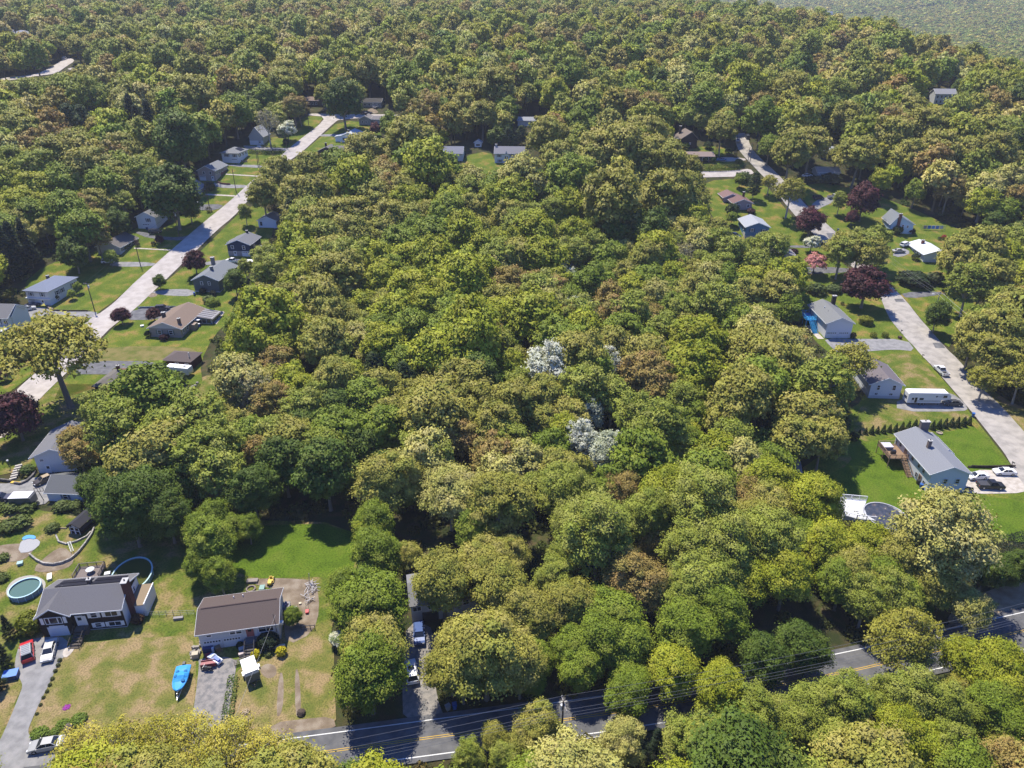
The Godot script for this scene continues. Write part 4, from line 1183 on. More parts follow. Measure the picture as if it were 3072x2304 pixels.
	# --- brick house with the red roof wing and its garage
	h = house("brick_house", "dark red brick house, grey hip roof in front and a faded red wing behind", "the red roofed brick house", {"p": [291, 1186], "ang": -5, "w": 6.6, "d": 9.5, "h": 2.8, "rise": 1.8, "hip": true, "wall": [0.06, 0.022, 0.02], "roof": [0.19, 0.175, 0.16], "oe": 0.5})
	win(h, "f", 2.0, 0.9, 0.9, 1.2, W)
	win(h, "f", 4.6, 1.2, 0.8, 0.8, W)
	wing(h, Vector3(3.6, 0, -4.2), 8.6, 6.4, 2.8, 1.6, "x", grain(0.06, 0.022, 0.02), grain(0.30, 0.155, 0.125, 0.9, 2.2, "mid"))
	chimney(h, 3.4, -6.6, 0.7, 0.6, 3.5, 5.8, [0.16, 0.06, 0.05])
	h = house("brick_garage", "dark red brick garage with a brown hip roof behind the small camper", "the brick garage", {"p": [498, 1106], "ang": -8, "w": 8.0, "d": 5.8, "h": 2.7, "rise": 1.5, "ridge": "x", "hip": true, "wall": [0.07, 0.022, 0.022], "roof": [0.15, 0.12, 0.11], "oe": 0.45, "cat": "garage"})
	win(h, "f", 3.8, 0.9, 0.9, 1.2, W)
	win(h, "f", 6.8, 0.9, 0.9, 1.2, W)
	vent(h, Vector3(7.0, 3.6, -1.6), 0.14, 1.3, [0.7, 0.68, 0.62])
	# --- houses further off
	h = house("two_storey_house", "white two-storey house standing alone in the distant woods", "the distant two-storey house", {"p": [2800, 312], "ang": -6, "w": 11.5, "d": 8.0, "h": 5.6, "rise": 2.2, "ridge": "x", "wall": [0.6, 0.62, 0.64], "roof": [0.32, 0.32, 0.33]})
	for i in 5:
		win(h, "f", 1.4 + i * 2.2, 3.4, 1.0, 1.2, W)
		win(h, "f", 1.4 + i * 2.2, 0.7, 1.0, 1.3, W)
	h = house("low_house", "dark blue house showing between the pale oaks", "the dark blue house", {"p": [2462, 478], "ang": -4, "w": 9.0, "d": 8.0, "h": 3.6, "rise": 1.7, "ridge": "x", "wall": [0.05, 0.08, 0.12], "roof": [0.40, 0.42, 0.45]})
	win(h, "f", 1.6, 1.6, 1.0, 1.4, W)
	h = house("porch_house", "grey-blue house with a wide porch and shrubs among tall oaks", "the porch house", {"p": [2449, 538], "ang": -4, "w": 10.0, "d": 8.0, "h": 3.2, "rise": 1.6, "ridge": "x", "wall": [0.40, 0.45, 0.50], "roof": [0.38, 0.40, 0.43]})
	for i in 4: block(h, "porch_post", Vector3(0.6 + i * 2.8, -0.3, 0.3), Vector3(0.16, 3.2, 0.16), paint(0.7, 0.7, 0.7, 0.6))
	win(h, "f", 2.4, 1.0, 1.6, 1.3, W, [], 2)
	win(h, "f", 6.4, 1.0, 1.6, 1.3, W, [], 2)
	h = house("grey_house", "weathered grey house screened by thin trees on the inner side of the street", "the screened grey house", {"p": [2386, 796], "right": true, "ang": -2, "w": 8.5, "d": 12.0, "h": 3.2, "rise": 1.7, "wall": [0.42, 0.41, 0.40], "roof": [0.30, 0.28, 0.27]})
	win(h, "f", 6.4, 1.2, 0.8, 1.2, W)
	h = house("grey_house", "grey house glimpsed beneath the spreading oaks east of the street", "the house under the oaks", {"p": [2880, 872], "ang": -4, "w": 12.0, "d": 8.0, "h": 3.0, "rise": 1.7, "ridge": "x", "wall": [0.5, 0.52, 0.54], "roof": [0.36, 0.36, 0.37]})
	win(h, "f", 2.4, 1.0, 1.0, 1.2, W)
	h = house("grey_roofed_hall", "long grey-roofed building at the far edge of the woods", "the far grey-roofed building", {"p": [-20, 118], "ang": -4, "w": 16.0, "d": 12.0, "h": 4.0, "rise": 3.0, "ridge": "x", "wall": [0.5, 0.5, 0.5], "roof": [0.33, 0.34, 0.38]})
	h = house("grey_roofed_hall", "grey hip-roofed building beside the far long one", "the far hip-roofed building", {"p": [36, 119], "ang": -4, "w": 14.0, "d": 11.0, "h": 4.0, "rise": 3.0, "ridge": "x", "hip": true, "wall": [0.55, 0.55, 0.55], "roof": [0.33, 0.34, 0.38]})
	h = house("small_shed", "grey shed roof in the clearing under the trees west of the deck house", "the clearing's shed", {"p": [2330, 1430], "ang": -15, "w": 4.5, "d": 4.0, "h": 2.3, "rise": 0.9, "wall": [0.22, 0.23, 0.23], "roof": [0.25, 0.26, 0.27], "cat": "shed"})
	# --- the pale tower block on the far ridge
	var tp := spot(2466, 66)
	var tw := thing("apartment_tower", "pale apartment block standing far off on the hazy ridge", "tower", Vector3(tp.x, terr(tp.x, tp.z), tp.z), 0.1)
	var k := depth(tp) / FOC
	for i in 2:
		var b := Mb.new()
		b.box(Vector3(i * 13.0 * k, 0, 0), Vector3(11.5 * k, 28.0 * k, 9.0 * k))
		put("wall", b, paint(0.7, 0.7, 0.7, 0.7), tw)
		for j in 4:
			b = Mb.new()
			b.box(Vector3((i * 13.0 + 1.0) * k, (4.0 + j * 5.6) * k, 9.0 * k), Vector3(9.5 * k, 1.4 * k, 0.3 * k))
			put("window", b, glass(), tw)

func front_piece(hs: House, z: float, u: float, v: float, w: float, h: float) -> void:   # a window on a projecting front
	var b := Mb.new()
	var t := 0.1
	b.box(Vector3(u - w / 2 - t, v - t, z), Vector3(w + 2 * t, t, 0.07))
	b.box(Vector3(u - w / 2 - t, v + h, z), Vector3(w + 2 * t, t, 0.07))
	b.box(Vector3(u - w / 2 - t, v, z), Vector3(t, h, 0.07))
	b.box(Vector3(u + w / 2, v, z), Vector3(t, h, 0.07))
	var o := put("window", b, paint(0.8, 0.8, 0.8, 0.5), hs.n)
	b = Mb.new()
	b.box(Vector3(u - w / 2, v, z - 0.01), Vector3(w, h, 0.03))
	put("pane", b, glass(), o)

# ---------------------------------------------------------------- shrubs, hedges, pools, garden things
func leaf_shell(b: Mb, r: RandomNumberGenerator, p: Vector3, out: Vector3, c: Array, size: float) -> void:
	var m := (out + Vector3(r.randfn(), r.randfn(), r.randfn()) * 0.5 + Vector3(0, 0.2, 0)).normalized()
	var t := m.cross(Vector3(r.randfn(), r.randfn(), r.randfn())).normalized()
	var u := m.cross(t)
	var q := size * r.randf_range(0.6, 1.3)
	var l := r.randf_range(0.75, 1.25)
	b.col = Color(c[0] * l, c[1] * l, c[2] * l)
	b.tri(p + t * q, p - t * q * 0.5 + u * q * 0.75, p - t * q * 0.5 - u * q * 0.75)

var shrub_meshes := {}
func shrub_mesh(c: Array, shape: String, n := 700, which := 0) -> ArrayMesh:
	var key := "%s %s %d %d" % [c, shape, n, which]
	if shrub_meshes.has(key): return shrub_meshes[key]
	var r := RandomNumberGenerator.new()
	r.seed = hash(key)
	var f := FastNoiseLite.new()
	f.seed = r.randi() % 1000
	f.frequency = 1.3
	var b := Mb.new()
	for i in n:
		var d := Vector3(r.randfn(), r.randfn(), r.randfn()).normalized()
		var p := Vector3.ZERO
		if shape == "cone":
			var y := r.randf()
			y = 1.0 - sqrt(1.0 - y * 0.985)
			var rad := (1.0 - y) * 0.5 * (0.85 + 0.3 * r.randf())
			var a := r.randf() * TAU
			p = Vector3(cos(a) * rad, y * 2.4, sin(a) * rad)
			d = Vector3(cos(a), 0.35, sin(a)).normalized()
		elif shape == "column":
			var y := r.randf()
			var rad := 0.5 * sin(PI * clampf(y * 0.92 + 0.08, 0.0, 1.0)) ** 0.5 * (0.85 + 0.3 * r.randf())
			var a := r.randf() * TAU
			p = Vector3(cos(a) * rad, y * 4.0, sin(a) * rad)
			d = Vector3(cos(a), 0.25, sin(a)).normalized()
		elif shape == "drum":
			if r.randf() < 0.5:
				var rad := 0.5 * sqrt(r.randf())
				var a := r.randf() * TAU
				p = Vector3(cos(a) * rad, 0.62 + 0.06 * r.randf(), sin(a) * rad)
				d = Vector3.UP
			else:
				var a := r.randf() * TAU
				p = Vector3(cos(a) * 0.5, r.randf() * 0.62, sin(a) * 0.5)
				d = Vector3(cos(a), 0.1, sin(a))
		else:
			d.y = absf(d.y) if r.randf() < 0.75 else d.y
			var rad := 0.5 * (0.85 + 0.35 * f.get_noise_3dv(d * 1.5)) * (1.0 if shape == "ball" else r.randf_range(0.75, 1.25))
			p = d * rad
			p.y = maxf(0.0, p.y + 0.38)
		leaf_shell(b, r, p, d, c, 0.085 if shape != "loose" else 0.10)
	shrub_meshes[key] = b.mesh()
	return shrub_meshes[key]

func shrub(called: String, label: String, px: float, py: float, wpx: float, c: Array, shape := "ball", tall := 1.0, group := "", cat := "shrub", n := 700) -> MeshInstance3D:
	var p := spot(px, py)
	var w := wpx * depth(p) / FOC
	var o := MeshInstance3D.new()
	o.name = numbered(called)
	o.mesh = shrub_mesh(c, shape, n, used_names[called] % 2 if used_names.has(called) else 0)
	o.material_override = leaf_mat(0)
	o.position = p + Vector3(0, 0.05, 0)
	o.rotation.y = rng.randf() * TAU
	o.scale = Vector3(w, w * tall, w)
	add_child(o, true)
	tag(o, label, cat, group)
	return o

func hedge(called: String, label: String, l: Array, width: float, height: float, c: Array) -> void:
	var r := RandomNumberGenerator.new()
	r.seed = hash(label)
	var pts := px_line(l)
	var b := Mb.new()
	var o := spot(l[0], l[1])
	for i in pts.size() - 1:
		var a: Vector2 = pts[i]
		var e: Vector2 = pts[i + 1]
		var len_ := a.distance_to(e)
		var side := (e - a).normalized().orthogonal()
		var n := int(len_ * (width + 2.0 * height) * 26.0)
		for j in n:
			var t := r.randf()
			var q := a.lerp(e, t)
			var pick := r.randf() * (width + 2.0 * height)
			var out := Vector3.UP
			var y := height * r.randf_range(0.9, 1.08)
			var s := r.randf_range(-0.5, 0.5) * width
			if pick > width:
				s = (0.5 if pick > width + height else -0.5) * width * r.randf_range(0.88, 1.12)
				y = height * r.randf()
				out = Vector3(side.x, 0, side.y) * signf(s)
			q += side * s
			leaf_shell(b, r, Vector3(q.x, terr(q.x, q.y) + y, q.y) - o, out, c, 0.16)
	var m := MeshInstance3D.new()
	m.name = numbered(called)
	m.mesh = b.mesh()
	m.material_override = leaf_mat(0)
	m.position = o
	add_child(m, true)
	tag(m, label, "hedge")

func ring_pool(called: String, label: String, px: float, py: float, wpx: float, h: float, wallc: Array, rimc: Array, waterc: Array, stretch := 1.0, cover := false) -> Node3D:
	var p := spot(px, py)
	var r := wpx * depth(p) / FOC / 2.0
	var o := thing(called, label, "pool", p, 0.3)
	var b := Mb.new()
	b.xf = Transform3D(Basis.IDENTITY.scaled(Vector3(1, 1, stretch)), Vector3.ZERO)
	b.lathe(PackedVector2Array([Vector2(r, -0.2), Vector2(r, h), Vector2(r - 0.06, h), Vector2(r - 0.06, 0.0)]), 28)
	put("pool_wall", b, grain(wallc[0], wallc[1], wallc[2], 0.5, 2.0), o)
	for i in 14:
		var a := TAU * i / 14.0
		var s := Mb.new()
		s.bar(Vector3(cos(a) * (r + 0.05), -0.1, sin(a) * (r + 0.05) * stretch), Vector3(cos(a) * (r + 0.05), h, sin(a) * (r + 0.05) * stretch), 0.14, 0.08)
		put("upright", s, paint(rimc[0], rimc[1], rimc[2], 0.5), o)
	b = Mb.new()
	b.xf = Transform3D(Basis.IDENTITY.scaled(Vector3(1, 1, stretch)), Vector3.ZERO)
	b.lathe(PackedVector2Array([Vector2(r - 0.12, h + 0.002), Vector2(r + 0.12, h + 0.002), Vector2(r + 0.12, h + 0.07), Vector2(r - 0.12, h + 0.07), Vector2(r - 0.12, h + 0.002)]), 28)
	put("rim", b, paint(rimc[0], rimc[1], rimc[2], 0.4), o)
	b = Mb.new()
	b.xf = Transform3D(Basis.IDENTITY.scaled(Vector3(1, 1, stretch)), Vector3.ZERO)
	if cover:
		b.lathe(PackedVector2Array([Vector2(0, h - 0.3), Vector2(r * 0.5, h - 0.26), Vector2(r * 0.9, h - 0.12), Vector2(r + 0.1, h + 0.09), Vector2(r + 0.14, h - 0.25)]), 28)
		put("cover", b, tarp_mat(), o)
	else:
		b.lathe(PackedVector2Array([Vector2(0, h - 0.22), Vector2(r - 0.07, h - 0.22)]), 28)
		var m := paint(waterc[0], waterc[1], waterc[2], 0.08)
		put("water", b, m, o)
	return o

func tarp_mat() -> StandardMaterial3D:
	if mats.has("tarp"): return mats["tarp"]
	var m := StandardMaterial3D.new()
	m.albedo_texture = noise_tex(256, 0.02, 71, [[0.3, 0.035, 0.04, 0.05], [0.55, 0.06, 0.065, 0.08], [0.8, 0.11, 0.085, 0.065], [0.9, 0.4, 0.4, 0.4]], 4)
	m.uv1_triplanar = true
	m.uv1_world_triplanar = true
	m.uv1_scale = Vector3.ONE / 9.0
	m.roughness = 0.35
	mats["tarp"] = m
	return m

func block_wall(called: String, label: String, l: Array, courses: int, size := Vector3(0.42, 0.2, 0.28), c := [0.36, 0.34, 0.31]) -> void:
	var pts := px_line(l)
	var first: Vector2 = pts[0]
	var o := thing(called, label, "wall", Vector3(first.x, 0, first.y))
	var r := RandomNumberGenerator.new()
	r.seed = hash(label)
	var ms := []
	for i in 3:
		var m := Mb.new()
		var e := size * Vector3(0.94, 0.94, 1)
		var j := r.randf_range(-0.02, 0.02)
		m.slab(PackedVector2Array([Vector2(-e.x / 2, -e.z / 2 + 0.03), Vector2(-e.x / 2 + 0.03, -e.z / 2), Vector2(e.x / 2 - 0.03, -e.z / 2 + j), Vector2(e.x / 2, -e.z / 2 + 0.03), Vector2(e.x / 2, e.z / 2 - 0.03), Vector2(e.x / 2 - 0.03, e.z / 2), Vector2(-e.x / 2 + 0.03, e.z / 2 + j), Vector2(-e.x / 2, e.z / 2 - 0.03)]), 0.0, e.y)
		ms.append(m.mesh())
	var tints := [grain(c[0], c[1], c[2]), grain(c[0] * 1.25, c[1] * 1.22, c[2] * 1.2), grain(c[0] * 0.8, c[1] * 0.8, c[2] * 0.82)]
	for k in courses:
		var carry := size.x * (0.5 if k % 2 else 0.0)
		for i in pts.size() - 1:
			var a: Vector2 = pts[i]
			var e: Vector2 = pts[i + 1]
			var d := (e - a).normalized()
			var t := carry
			while t < a.distance_to(e):
				var q := a + d * t
				var b := MeshInstance3D.new()
				b.name = part_name("block", o) if o.get_child_count() == 0 else "block_%03d" % o.get_child_count()
				b.mesh = ms[r.randi() % 3]
				b.material_override = tints[r.randi() % 3]
				b.position = Vector3(q.x, terr(q.x, q.y) + 0.06 + k * size.y, q.y) - o.position
				b.rotation.y = -d.angle() + r.randf_range(-0.05, 0.05)
				o.add_child(b, true)
				t += size.x
			carry = t - a.distance_to(e)

func crate(called: String, label: String, cat: String, px: float, py: float, s: Vector3, c: Array, turn := 0.0, lid := []) -> Node3D:
	var o := thing(called, label, cat, spot(px, py, 0.06), turn)
	var b := Mb.new()
	b.cbox(Vector3(0, s.y / 2, 0), s)
	put("box", b, paint(c[0], c[1], c[2], 0.6), o)
	if lid.size():
		b = Mb.new()
		b.cbox(Vector3(0, s.y + 0.05, 0), Vector3(s.x + 0.1, 0.08, s.z + 0.1))
		put("lid", b, paint(lid[0], lid[1], lid[2], 0.5), o)
	return o

func wheelie_bin(label: String, px: float, py: float, c: Array, group := "wheeled bins by the houses and streets") -> void:
	var o := thing("wheeled_bin", label, "bin", spot(px, py, 0.1), rng.randf() * TAU, group)
	var m := paint(c[0], c[1], c[2], 0.45)
	var b := Mb.new()
	b.quad(Vector3(-0.24, 0.05, 0.26), Vector3(0.24, 0.05, 0.26), Vector3(0.31, 1.0, 0.36), Vector3(-0.31, 1.0, 0.36))
	b.quad(Vector3(0.24, 0.05, -0.26), Vector3(-0.24, 0.05, -0.26), Vector3(-0.31, 1.0, -0.36), Vector3(0.31, 1.0, -0.36))
	b.quad(Vector3(-0.24, 0.05, -0.26), Vector3(-0.24, 0.05, 0.26), Vector3(-0.31, 1.0, 0.36), Vector3(-0.31, 1.0, -0.36))
	b.quad(Vector3(0.24, 0.05, 0.26), Vector3(0.24, 0.05, -0.26), Vector3(0.31, 1.0, -0.36), Vector3(0.31, 1.0, 0.36))
	put("body", b, m, o)
	b = Mb.new()
	b.box(Vector3(-0.34, 1.0, -0.4), Vector3(0.68, 0.09, 0.8))
	b.bar(Vector3(-0.25, 1.0, -0.45), Vector3(0.25, 1.0, -0.45), 0.05, 0.05)
	put("lid", b, m, o)
	for s in [-0.27, 0.27]:
		b = Mb.new()
		b.tube(Vector3(s - 0.04, 0.13, -0.28), Vector3(s + 0.04, 0.13, -0.28), 0.13, 0.13, 10)
		put("wheel", b, paint(0.02, 0.02, 0.02, 0.8), o)

func mailbox(label: String, px: float, py: float) -> void:
	var o := thing("mailbox", label, "mailbox", spot(px, py, 0.1), 0.4, "mailboxes along the near street")
	var b := Mb.new()
	b.bar(Vector3.ZERO, Vector3(0, 1.25, 0), 0.11, 0.11)
	b.bar(Vector3(0, 1.0, -0.2), Vector3(0, 1.0, 0.5), 0.09, 0.09)
	put("post", b, grain(0.25, 0.18, 0.12), o)
	b = Mb.new()
	b.box(Vector3(-0.12, 1.05, -0.15), Vector3(0.24, 0.14, 0.6))
	b.tube(Vector3(0, 1.19, -0.15), Vector3(0, 1.19, 0.45), 0.12, 0.12, 10)
	put("box", b, paint(0.06, 0.06, 0.06, 0.4), o)

func rock(called: String, label: String, px: float, py: float, w: float, c: Array, group := "") -> void:
	var r := RandomNumberGenerator.new()
	r.seed = hash(label) + int(px)
	var f := FastNoiseLite.new()
	f.seed = int(px)
	f.frequency = 0.8
	var b := Mb.new()
	var g := []
	for i in 7:
		var row := []
		for j in 10:
			var th := PI * i / 6.0
			var ph := TAU * j / 10.0
			var d := Vector3(sin(th) * cos(ph), cos(th), sin(th) * sin(ph))
			var q := d * w * 0.5 * (0.85 + 0.35 * f.get_noise_3dv(d * 1.6))
			q.y = q.y * 0.7 + w * 0.2
			row.append(q)
		g.append(row)
	for i in 6:
		for j in 10:
			b.quad(g[i + 1][j], g[i][j], g[i][(j + 1) % 10], g[i + 1][(j + 1) % 10])
	var o := put(called, b, grain(c[0], c[1], c[2], 0.95, 0.8, "fine"), self)
	o.position = spot(px, py, 0.05)
	tag(o, label, "rock", group)

func sheet(called: String, label: String, cat: String, l: Array, over: float, m: Material, rounds := 1) -> void:
	var p := rounded(px_poly(l), rounds)
	var c := Vector2.ZERO
	for q in p: c += q / p.size()
	var b := Mb.new()
	var loc := PackedVector2Array()
	for q in p: loc.append(q - c)
	b.slab(loc, over - 0.03, over + 0.02)
	var o := put(called, b, m, self)
	o.position = Vector3(c.x, terr(c.x, c.y), c.y)
	tag(o, label, cat)

func yards() -> void:
	# what the photograph leaves open to the eye: no filled-in tree may stand before it
	for l in [[0, 880, 120, 820, 230, 820, 320, 700, 420, 640, 560, 560, 630, 480, 700, 430, 760, 390, 900, 370, 905, 310, 1020, 300, 1180, 310, 1180, 350, 1140, 440, 1030, 490, 880, 490, 790, 580, 820, 640, 820, 700, 720, 860, 700, 940, 640, 1010, 600, 1100, 640, 1160, 560, 1230, 480, 1150, 330, 1010, 200, 1130, 0, 1180],
		[-60, 1400, 100, 1340, 200, 1350, 250, 1440, 250, 1560, 420, 1590, 560, 1690, 760, 1600, 1040, 1590, 1060, 1700, 1000, 1800, 960, 2000, 1000, 2190, 800, 2250, 400, 2304, -60, 2330],
		[2500, 1470, 2725, 1490, 2725, 1600, 2600, 1575, 2500, 1550],
		[1205, 1730, 1290, 1740, 1300, 1900, 1310, 2000, 1300, 2150, 1215, 2170, 1210, 1900], [700, 2190, 1600, 2100, 1850, 2060, 1850, 2190, 1400, 2280, 1000, 2330, 640, 2330],
		[2400, 870, 2480, 860, 2600, 880, 2660, 850, 2700, 900, 2760, 950, 2860, 1070, 2940, 1180, 3072, 1290, 3072, 1620, 2880, 1590, 2700, 1560, 2560, 1530, 2490, 1480, 2500, 1420, 2560, 1330, 2560, 1240, 2600, 1190, 2600, 1090, 2470, 1040, 2420, 960],
		[2150, 550, 2270, 580, 2330, 640, 2440, 690, 2540, 750, 2630, 680, 2680, 640, 2760, 670, 2820, 690, 2830, 760, 2760, 800, 2680, 860, 2600, 840, 2480, 750, 2320, 730, 2200, 720, 2150, 640],
		[2020, 380, 2090, 380, 2120, 450, 2190, 440, 2215, 400, 2250, 400, 2290, 470, 2340, 530, 2400, 620, 2350, 640, 2280, 560, 2210, 545, 2080, 545],
		[1300, 440, 1400, 445, 1420, 415, 1450, 415, 1490, 440, 1580, 440, 1640, 500, 1580, 520, 1480, 525, 1390, 505, 1300, 485], [2890, 1830, 3072, 1750, 3072, 1960, 2880, 2000, 2850, 1900],
		[2790, 265, 2868, 265, 2868, 320, 2790, 320], [0, 225, 120, 212, 180, 165, 265, 190, 265, 212, 180, 225, 60, 245, 50, 285, 0, 280], [0, 92, 90, 92, 90, 120, 0, 120], [1545, 340, 1605, 340, 1605, 380, 1545, 380], [1650, 335, 1740, 335, 1740, 356, 1650, 356], [2440, 445, 2500, 445, 2510, 540, 2440, 540]]:
		var p := PackedVector2Array()
		for i in range(0, l.size(), 2): p.append(Vector2(l[i], l[i + 1]))
		open_px.append(p)
	var dark_green := [0.04, 0.065, 0.018]
	var mid_green := [0.085, 0.13, 0.028]
	var yellow := [0.50, 0.44, 0.02]
	# --- round the shingled ranch
	var pv := rounded(px_poly([18, 1770, 40, 1740, 90, 1725, 125, 1735, 140, 1750, 132, 1775, 95, 1800, 40, 1803, 20, 1790]), 2)
	var b := Mb.new()
	b.flat_poly(pv, 0.16)
	struct("paver_surround", b, grain(0.45, 0.42, 0.37, 0.9, 1.2, "fine"))
	ring_pool("above_ground_pool", "blue-walled round pool in a pale paver surround, water greenish", 80, 1778, 84, 1.2, [0.22, 0.30, 0.40], [0.40, 0.60, 0.70], [0.10, 0.17, 0.14])
	ring_pool("above_ground_pool", "oval turquoise-rimmed pool of green water behind the shingled ranch", 400, 1738, 112, 1.25, [0.20, 0.32, 0.34], [0.40, 0.58, 0.58], [0.075, 0.085, 0.02], 1.35)
	marks.append(["the green-water pool", spot(400, 1738)])
	var dk := House.new()
	dk.w = 4.6
	dk.d = 3.6
	dk.n = thing("garden_deck", "weathered wooden deck with a railing behind the shingled ranch", "deck", spot(222, 1746), deg_to_rad(7))
	deck(dk, 0, 0, 4.6, 3.2, 0.7, [0.24, 0.2, 0.18], "lbr")
	var tbl := thing("garden_table", "round glass table on the weathered wooden deck", "table", dk.n.transform * Vector3(2.6, 0.7, -1.5))
	b = Mb.new()
	b.lathe(PackedVector2Array([Vector2(0, 0.7), Vector2(0.75, 0.7), Vector2(0.75, 0.75), Vector2(0, 0.75)]), 18)
	put("table_top", b, paint(0.6, 0.62, 0.62, 0.2), tbl)
	for i in 4:
		b = Mb.new()
		b.tube(Vector3(cos(i * PI / 2) * 0.5, 0, sin(i * PI / 2) * 0.5), Vector3(cos(i * PI / 2) * 0.35, 0.7, sin(i * PI / 2) * 0.35), 0.03, 0.03, 6)
		put("leg", b, paint(0.6, 0.6, 0.6, 0.4), tbl)
	crate("pool_filter", "white pool filter box beside the oval pool", "pool filter", 325, 1728, Vector3(0.9, 0.7, 0.7), [0.62, 0.63, 0.62], 0.3, [0.75, 0.75, 0.74])
	crate("garden_chest", "long white chest lying on the grass between pool and deck", "chest", 150, 1734, Vector3(0.7, 0.4, 1.7), [0.66, 0.62, 0.52], 0.5, [0.72, 0.68, 0.58])
	crate("teal_box", "small teal box on the lawn above the paver pool", "box", 62, 1694, Vector3(0.9, 0.5, 0.8), [0.20, 0.34, 0.34], 0.4, [0.3, 0.45, 0.44])
	block_wall("block_wall", "curved grey block retaining wall round a bare garden bed", [91.5, 1668, 111, 1684, 133, 1695, 161, 1697.5, 188.6, 1692, 213.5, 1681, 235.7, 1661.5, 258, 1634, 277, 1606, 284, 1588], 3)
	block_wall("block_wall", "upper block wall below the black barn shed", [169, 1609, 177.5, 1628, 200, 1635, 230, 1627, 261, 1612, 276, 1596], 2)
	var sh := house("barn_shed", "black barn-shaped shed with white framed double doors", "the black barn shed", {"p": [212, 1600], "ang": -12, "w": 2.7, "d": 5.2, "h": 2.0, "rise": 0.7, "wall": [0.022, 0.014, 0.016], "roof": [0.05, 0.05, 0.06], "trimc": [0.03, 0.025, 0.025], "cat": "shed", "oe": 0.15})
	b = Mb.new()                     # the steeper lower slopes that make it a barn roof
	for s in [-1.0, 1.0]:
		b.xf = Transform3D(Basis(Vector3.BACK, s * -1.05), Vector3(1.35 + s * 1.5, 1.62, 0))
		b.box(Vector3(-0.45, 0, -5.4), Vector3(0.9, 0.1, 5.6))
	put("lower_roof", b, grain(0.05, 0.05, 0.06, 0.9, 2.2, "mid"), sh.n)
	for s in [-0.55, 0.55]:
		b = Mb.new()
		var x: float = 1.35 + s
		b.box(Vector3(x - 0.52, 0.0, 0.04), Vector3(0.1, 1.8, 0.07))
		b.box(Vector3(x + 0.42, 0.0, 0.04), Vector3(0.1, 1.8, 0.07))
		for y in [0.0, 0.85, 1.7]: b.box(Vector3(x - 0.42, y, 0.04), Vector3(0.84, 0.1, 0.07))
		put("door_frame", b, paint(0.72, 0.72, 0.76, 0.6), sh.n)
	b = Mb.new()
	b.box(Vector3(0.95, 1.95, 0.04), Vector3(0.8, 0.32, 0.07))
	put("sign_board", b, paint(0.6, 0.6, 0.66, 0.6), sh.n)
	sheet("garden_cloth", "grey landscape cloth spread on the lawn", "cloth", [53, 1661, 66, 1618, 108, 1616, 126, 1631, 95, 1658], 0.17, grain(0.42, 0.42, 0.43, 0.8, 2.0, "mid"))
	sheet("blue_tarp", "crumpled blue tarp at the top of the grey cloth", "tarp", [67, 1616, 84, 1607, 109, 1610, 107, 1621, 86, 1617, 70, 1624], 0.26, paint(0.06, 0.30, 0.62, 0.4))
	var ld := thing("white_ladder", "white ladder lying across the garden bed below the shed", "ladder", spot(212, 1640, 0.5), deg_to_rad(38))
	for s in [-0.22, 0.22]:
		b = Mb.new()
		b.bar(Vector3(s, 0, -1.9), Vector3(s, 0.15, 1.9), 0.07, 0.09)
		put("rail", b, paint(0.72, 0.74, 0.7, 0.5), ld)
	for i in 9:
		b = Mb.new()
		b.bar(Vector3(-0.22, 0.07, -1.7 + i * 0.42), Vector3(0.22, 0.07, -1.7 + i * 0.42), 0.05, 0.05)
		put("rung", b, paint(0.72, 0.74, 0.7, 0.5), ld)
	var lg := thing("fallen_pole", "pale fallen pole on the grass beside the black shed", "pole", spot(180, 1585, 0.15))
	b = Mb.new()
	b.tube(Vector3(-1.4, 0.1, 0), Vector3(1.5, 0.1, 0.05), 0.13, 0.09, 8)
	put("log", b, grain(0.4, 0.33, 0.25), lg)
	shrub("clipped_hedge", "bright clipped hedge against the shingled ranch's garage end", 100, 1890, 84, [0.15, 0.17, 0.014], "ball", 0.85, "", "hedge", 1500)
	shrub("foundation_shrub", "rust-brown shrub at the foot of the brick chimney", 415, 1868, 36, [0.07, 0.035, 0.02], "loose", 0.9)
	for i in 9:
		var q: Array = [[740, 345], [720, 405], [685, 475], [650, 570], [620, 645], [585, 725], [540, 800], [505, 890], [460, 1000]][i]
		shrub("edging_shrub", "%s small edging shrub along the shingled ranch's drive, counted from the garage" % ["first", "second", "third", "fourth", "fifth", "sixth", "seventh", "eighth", "ninth"][i], q[0] / 4.096, 1900 + q[1] / 4.096, 14 - i * 0.4, [0.06, 0.075, 0.022], "loose", 0.8, "edging shrubs along the drive", "shrub", 300)
	rock("boulder", "brown boulder in the shrubs by the bottom driveway", 207, 2186, 1.5, [0.16, 0.13, 0.11])
	for q in [[122, 2206, 46], [165, 2198, 28], [190, 2176, 34], [238, 2164, 46]]:
		shrub("low_shrub", "low green shrub %s the brown boulder" % ("left of" if q[0] < 130 else ("close left of" if q[0] < 180 else ("behind" if q[0] < 200 else "right of"))), q[0], q[1], q[2], [0.12, 0.18, 0.02], "loose", 0.45, "low shrubs round the boulder")
	shrub("purple_flowers", "patch of purple flowers in the dry front lawn", 201, 2124, 22, [0.36, 0.05, 0.40], "loose", 0.25, "", "flowers", 260)
	crate("covered_cart", "blue tarp-covered cart under the dark evergreens by the drive", "cart", 36, 2032, Vector3(2.0, 0.9, 1.5), [0.02, 0.05, 0.16], 0.3, [0.07, 0.20, 0.55])
	# wire fence between the two front houses
	var fn := thing("wire_fence", "low wire fence between the shingled and the brown roofed ranch", "fence", spot(440, 1850))
	var fa := spot(436, 1849)
	var fb := spot(585, 1845)
	var rail := Mb.new()
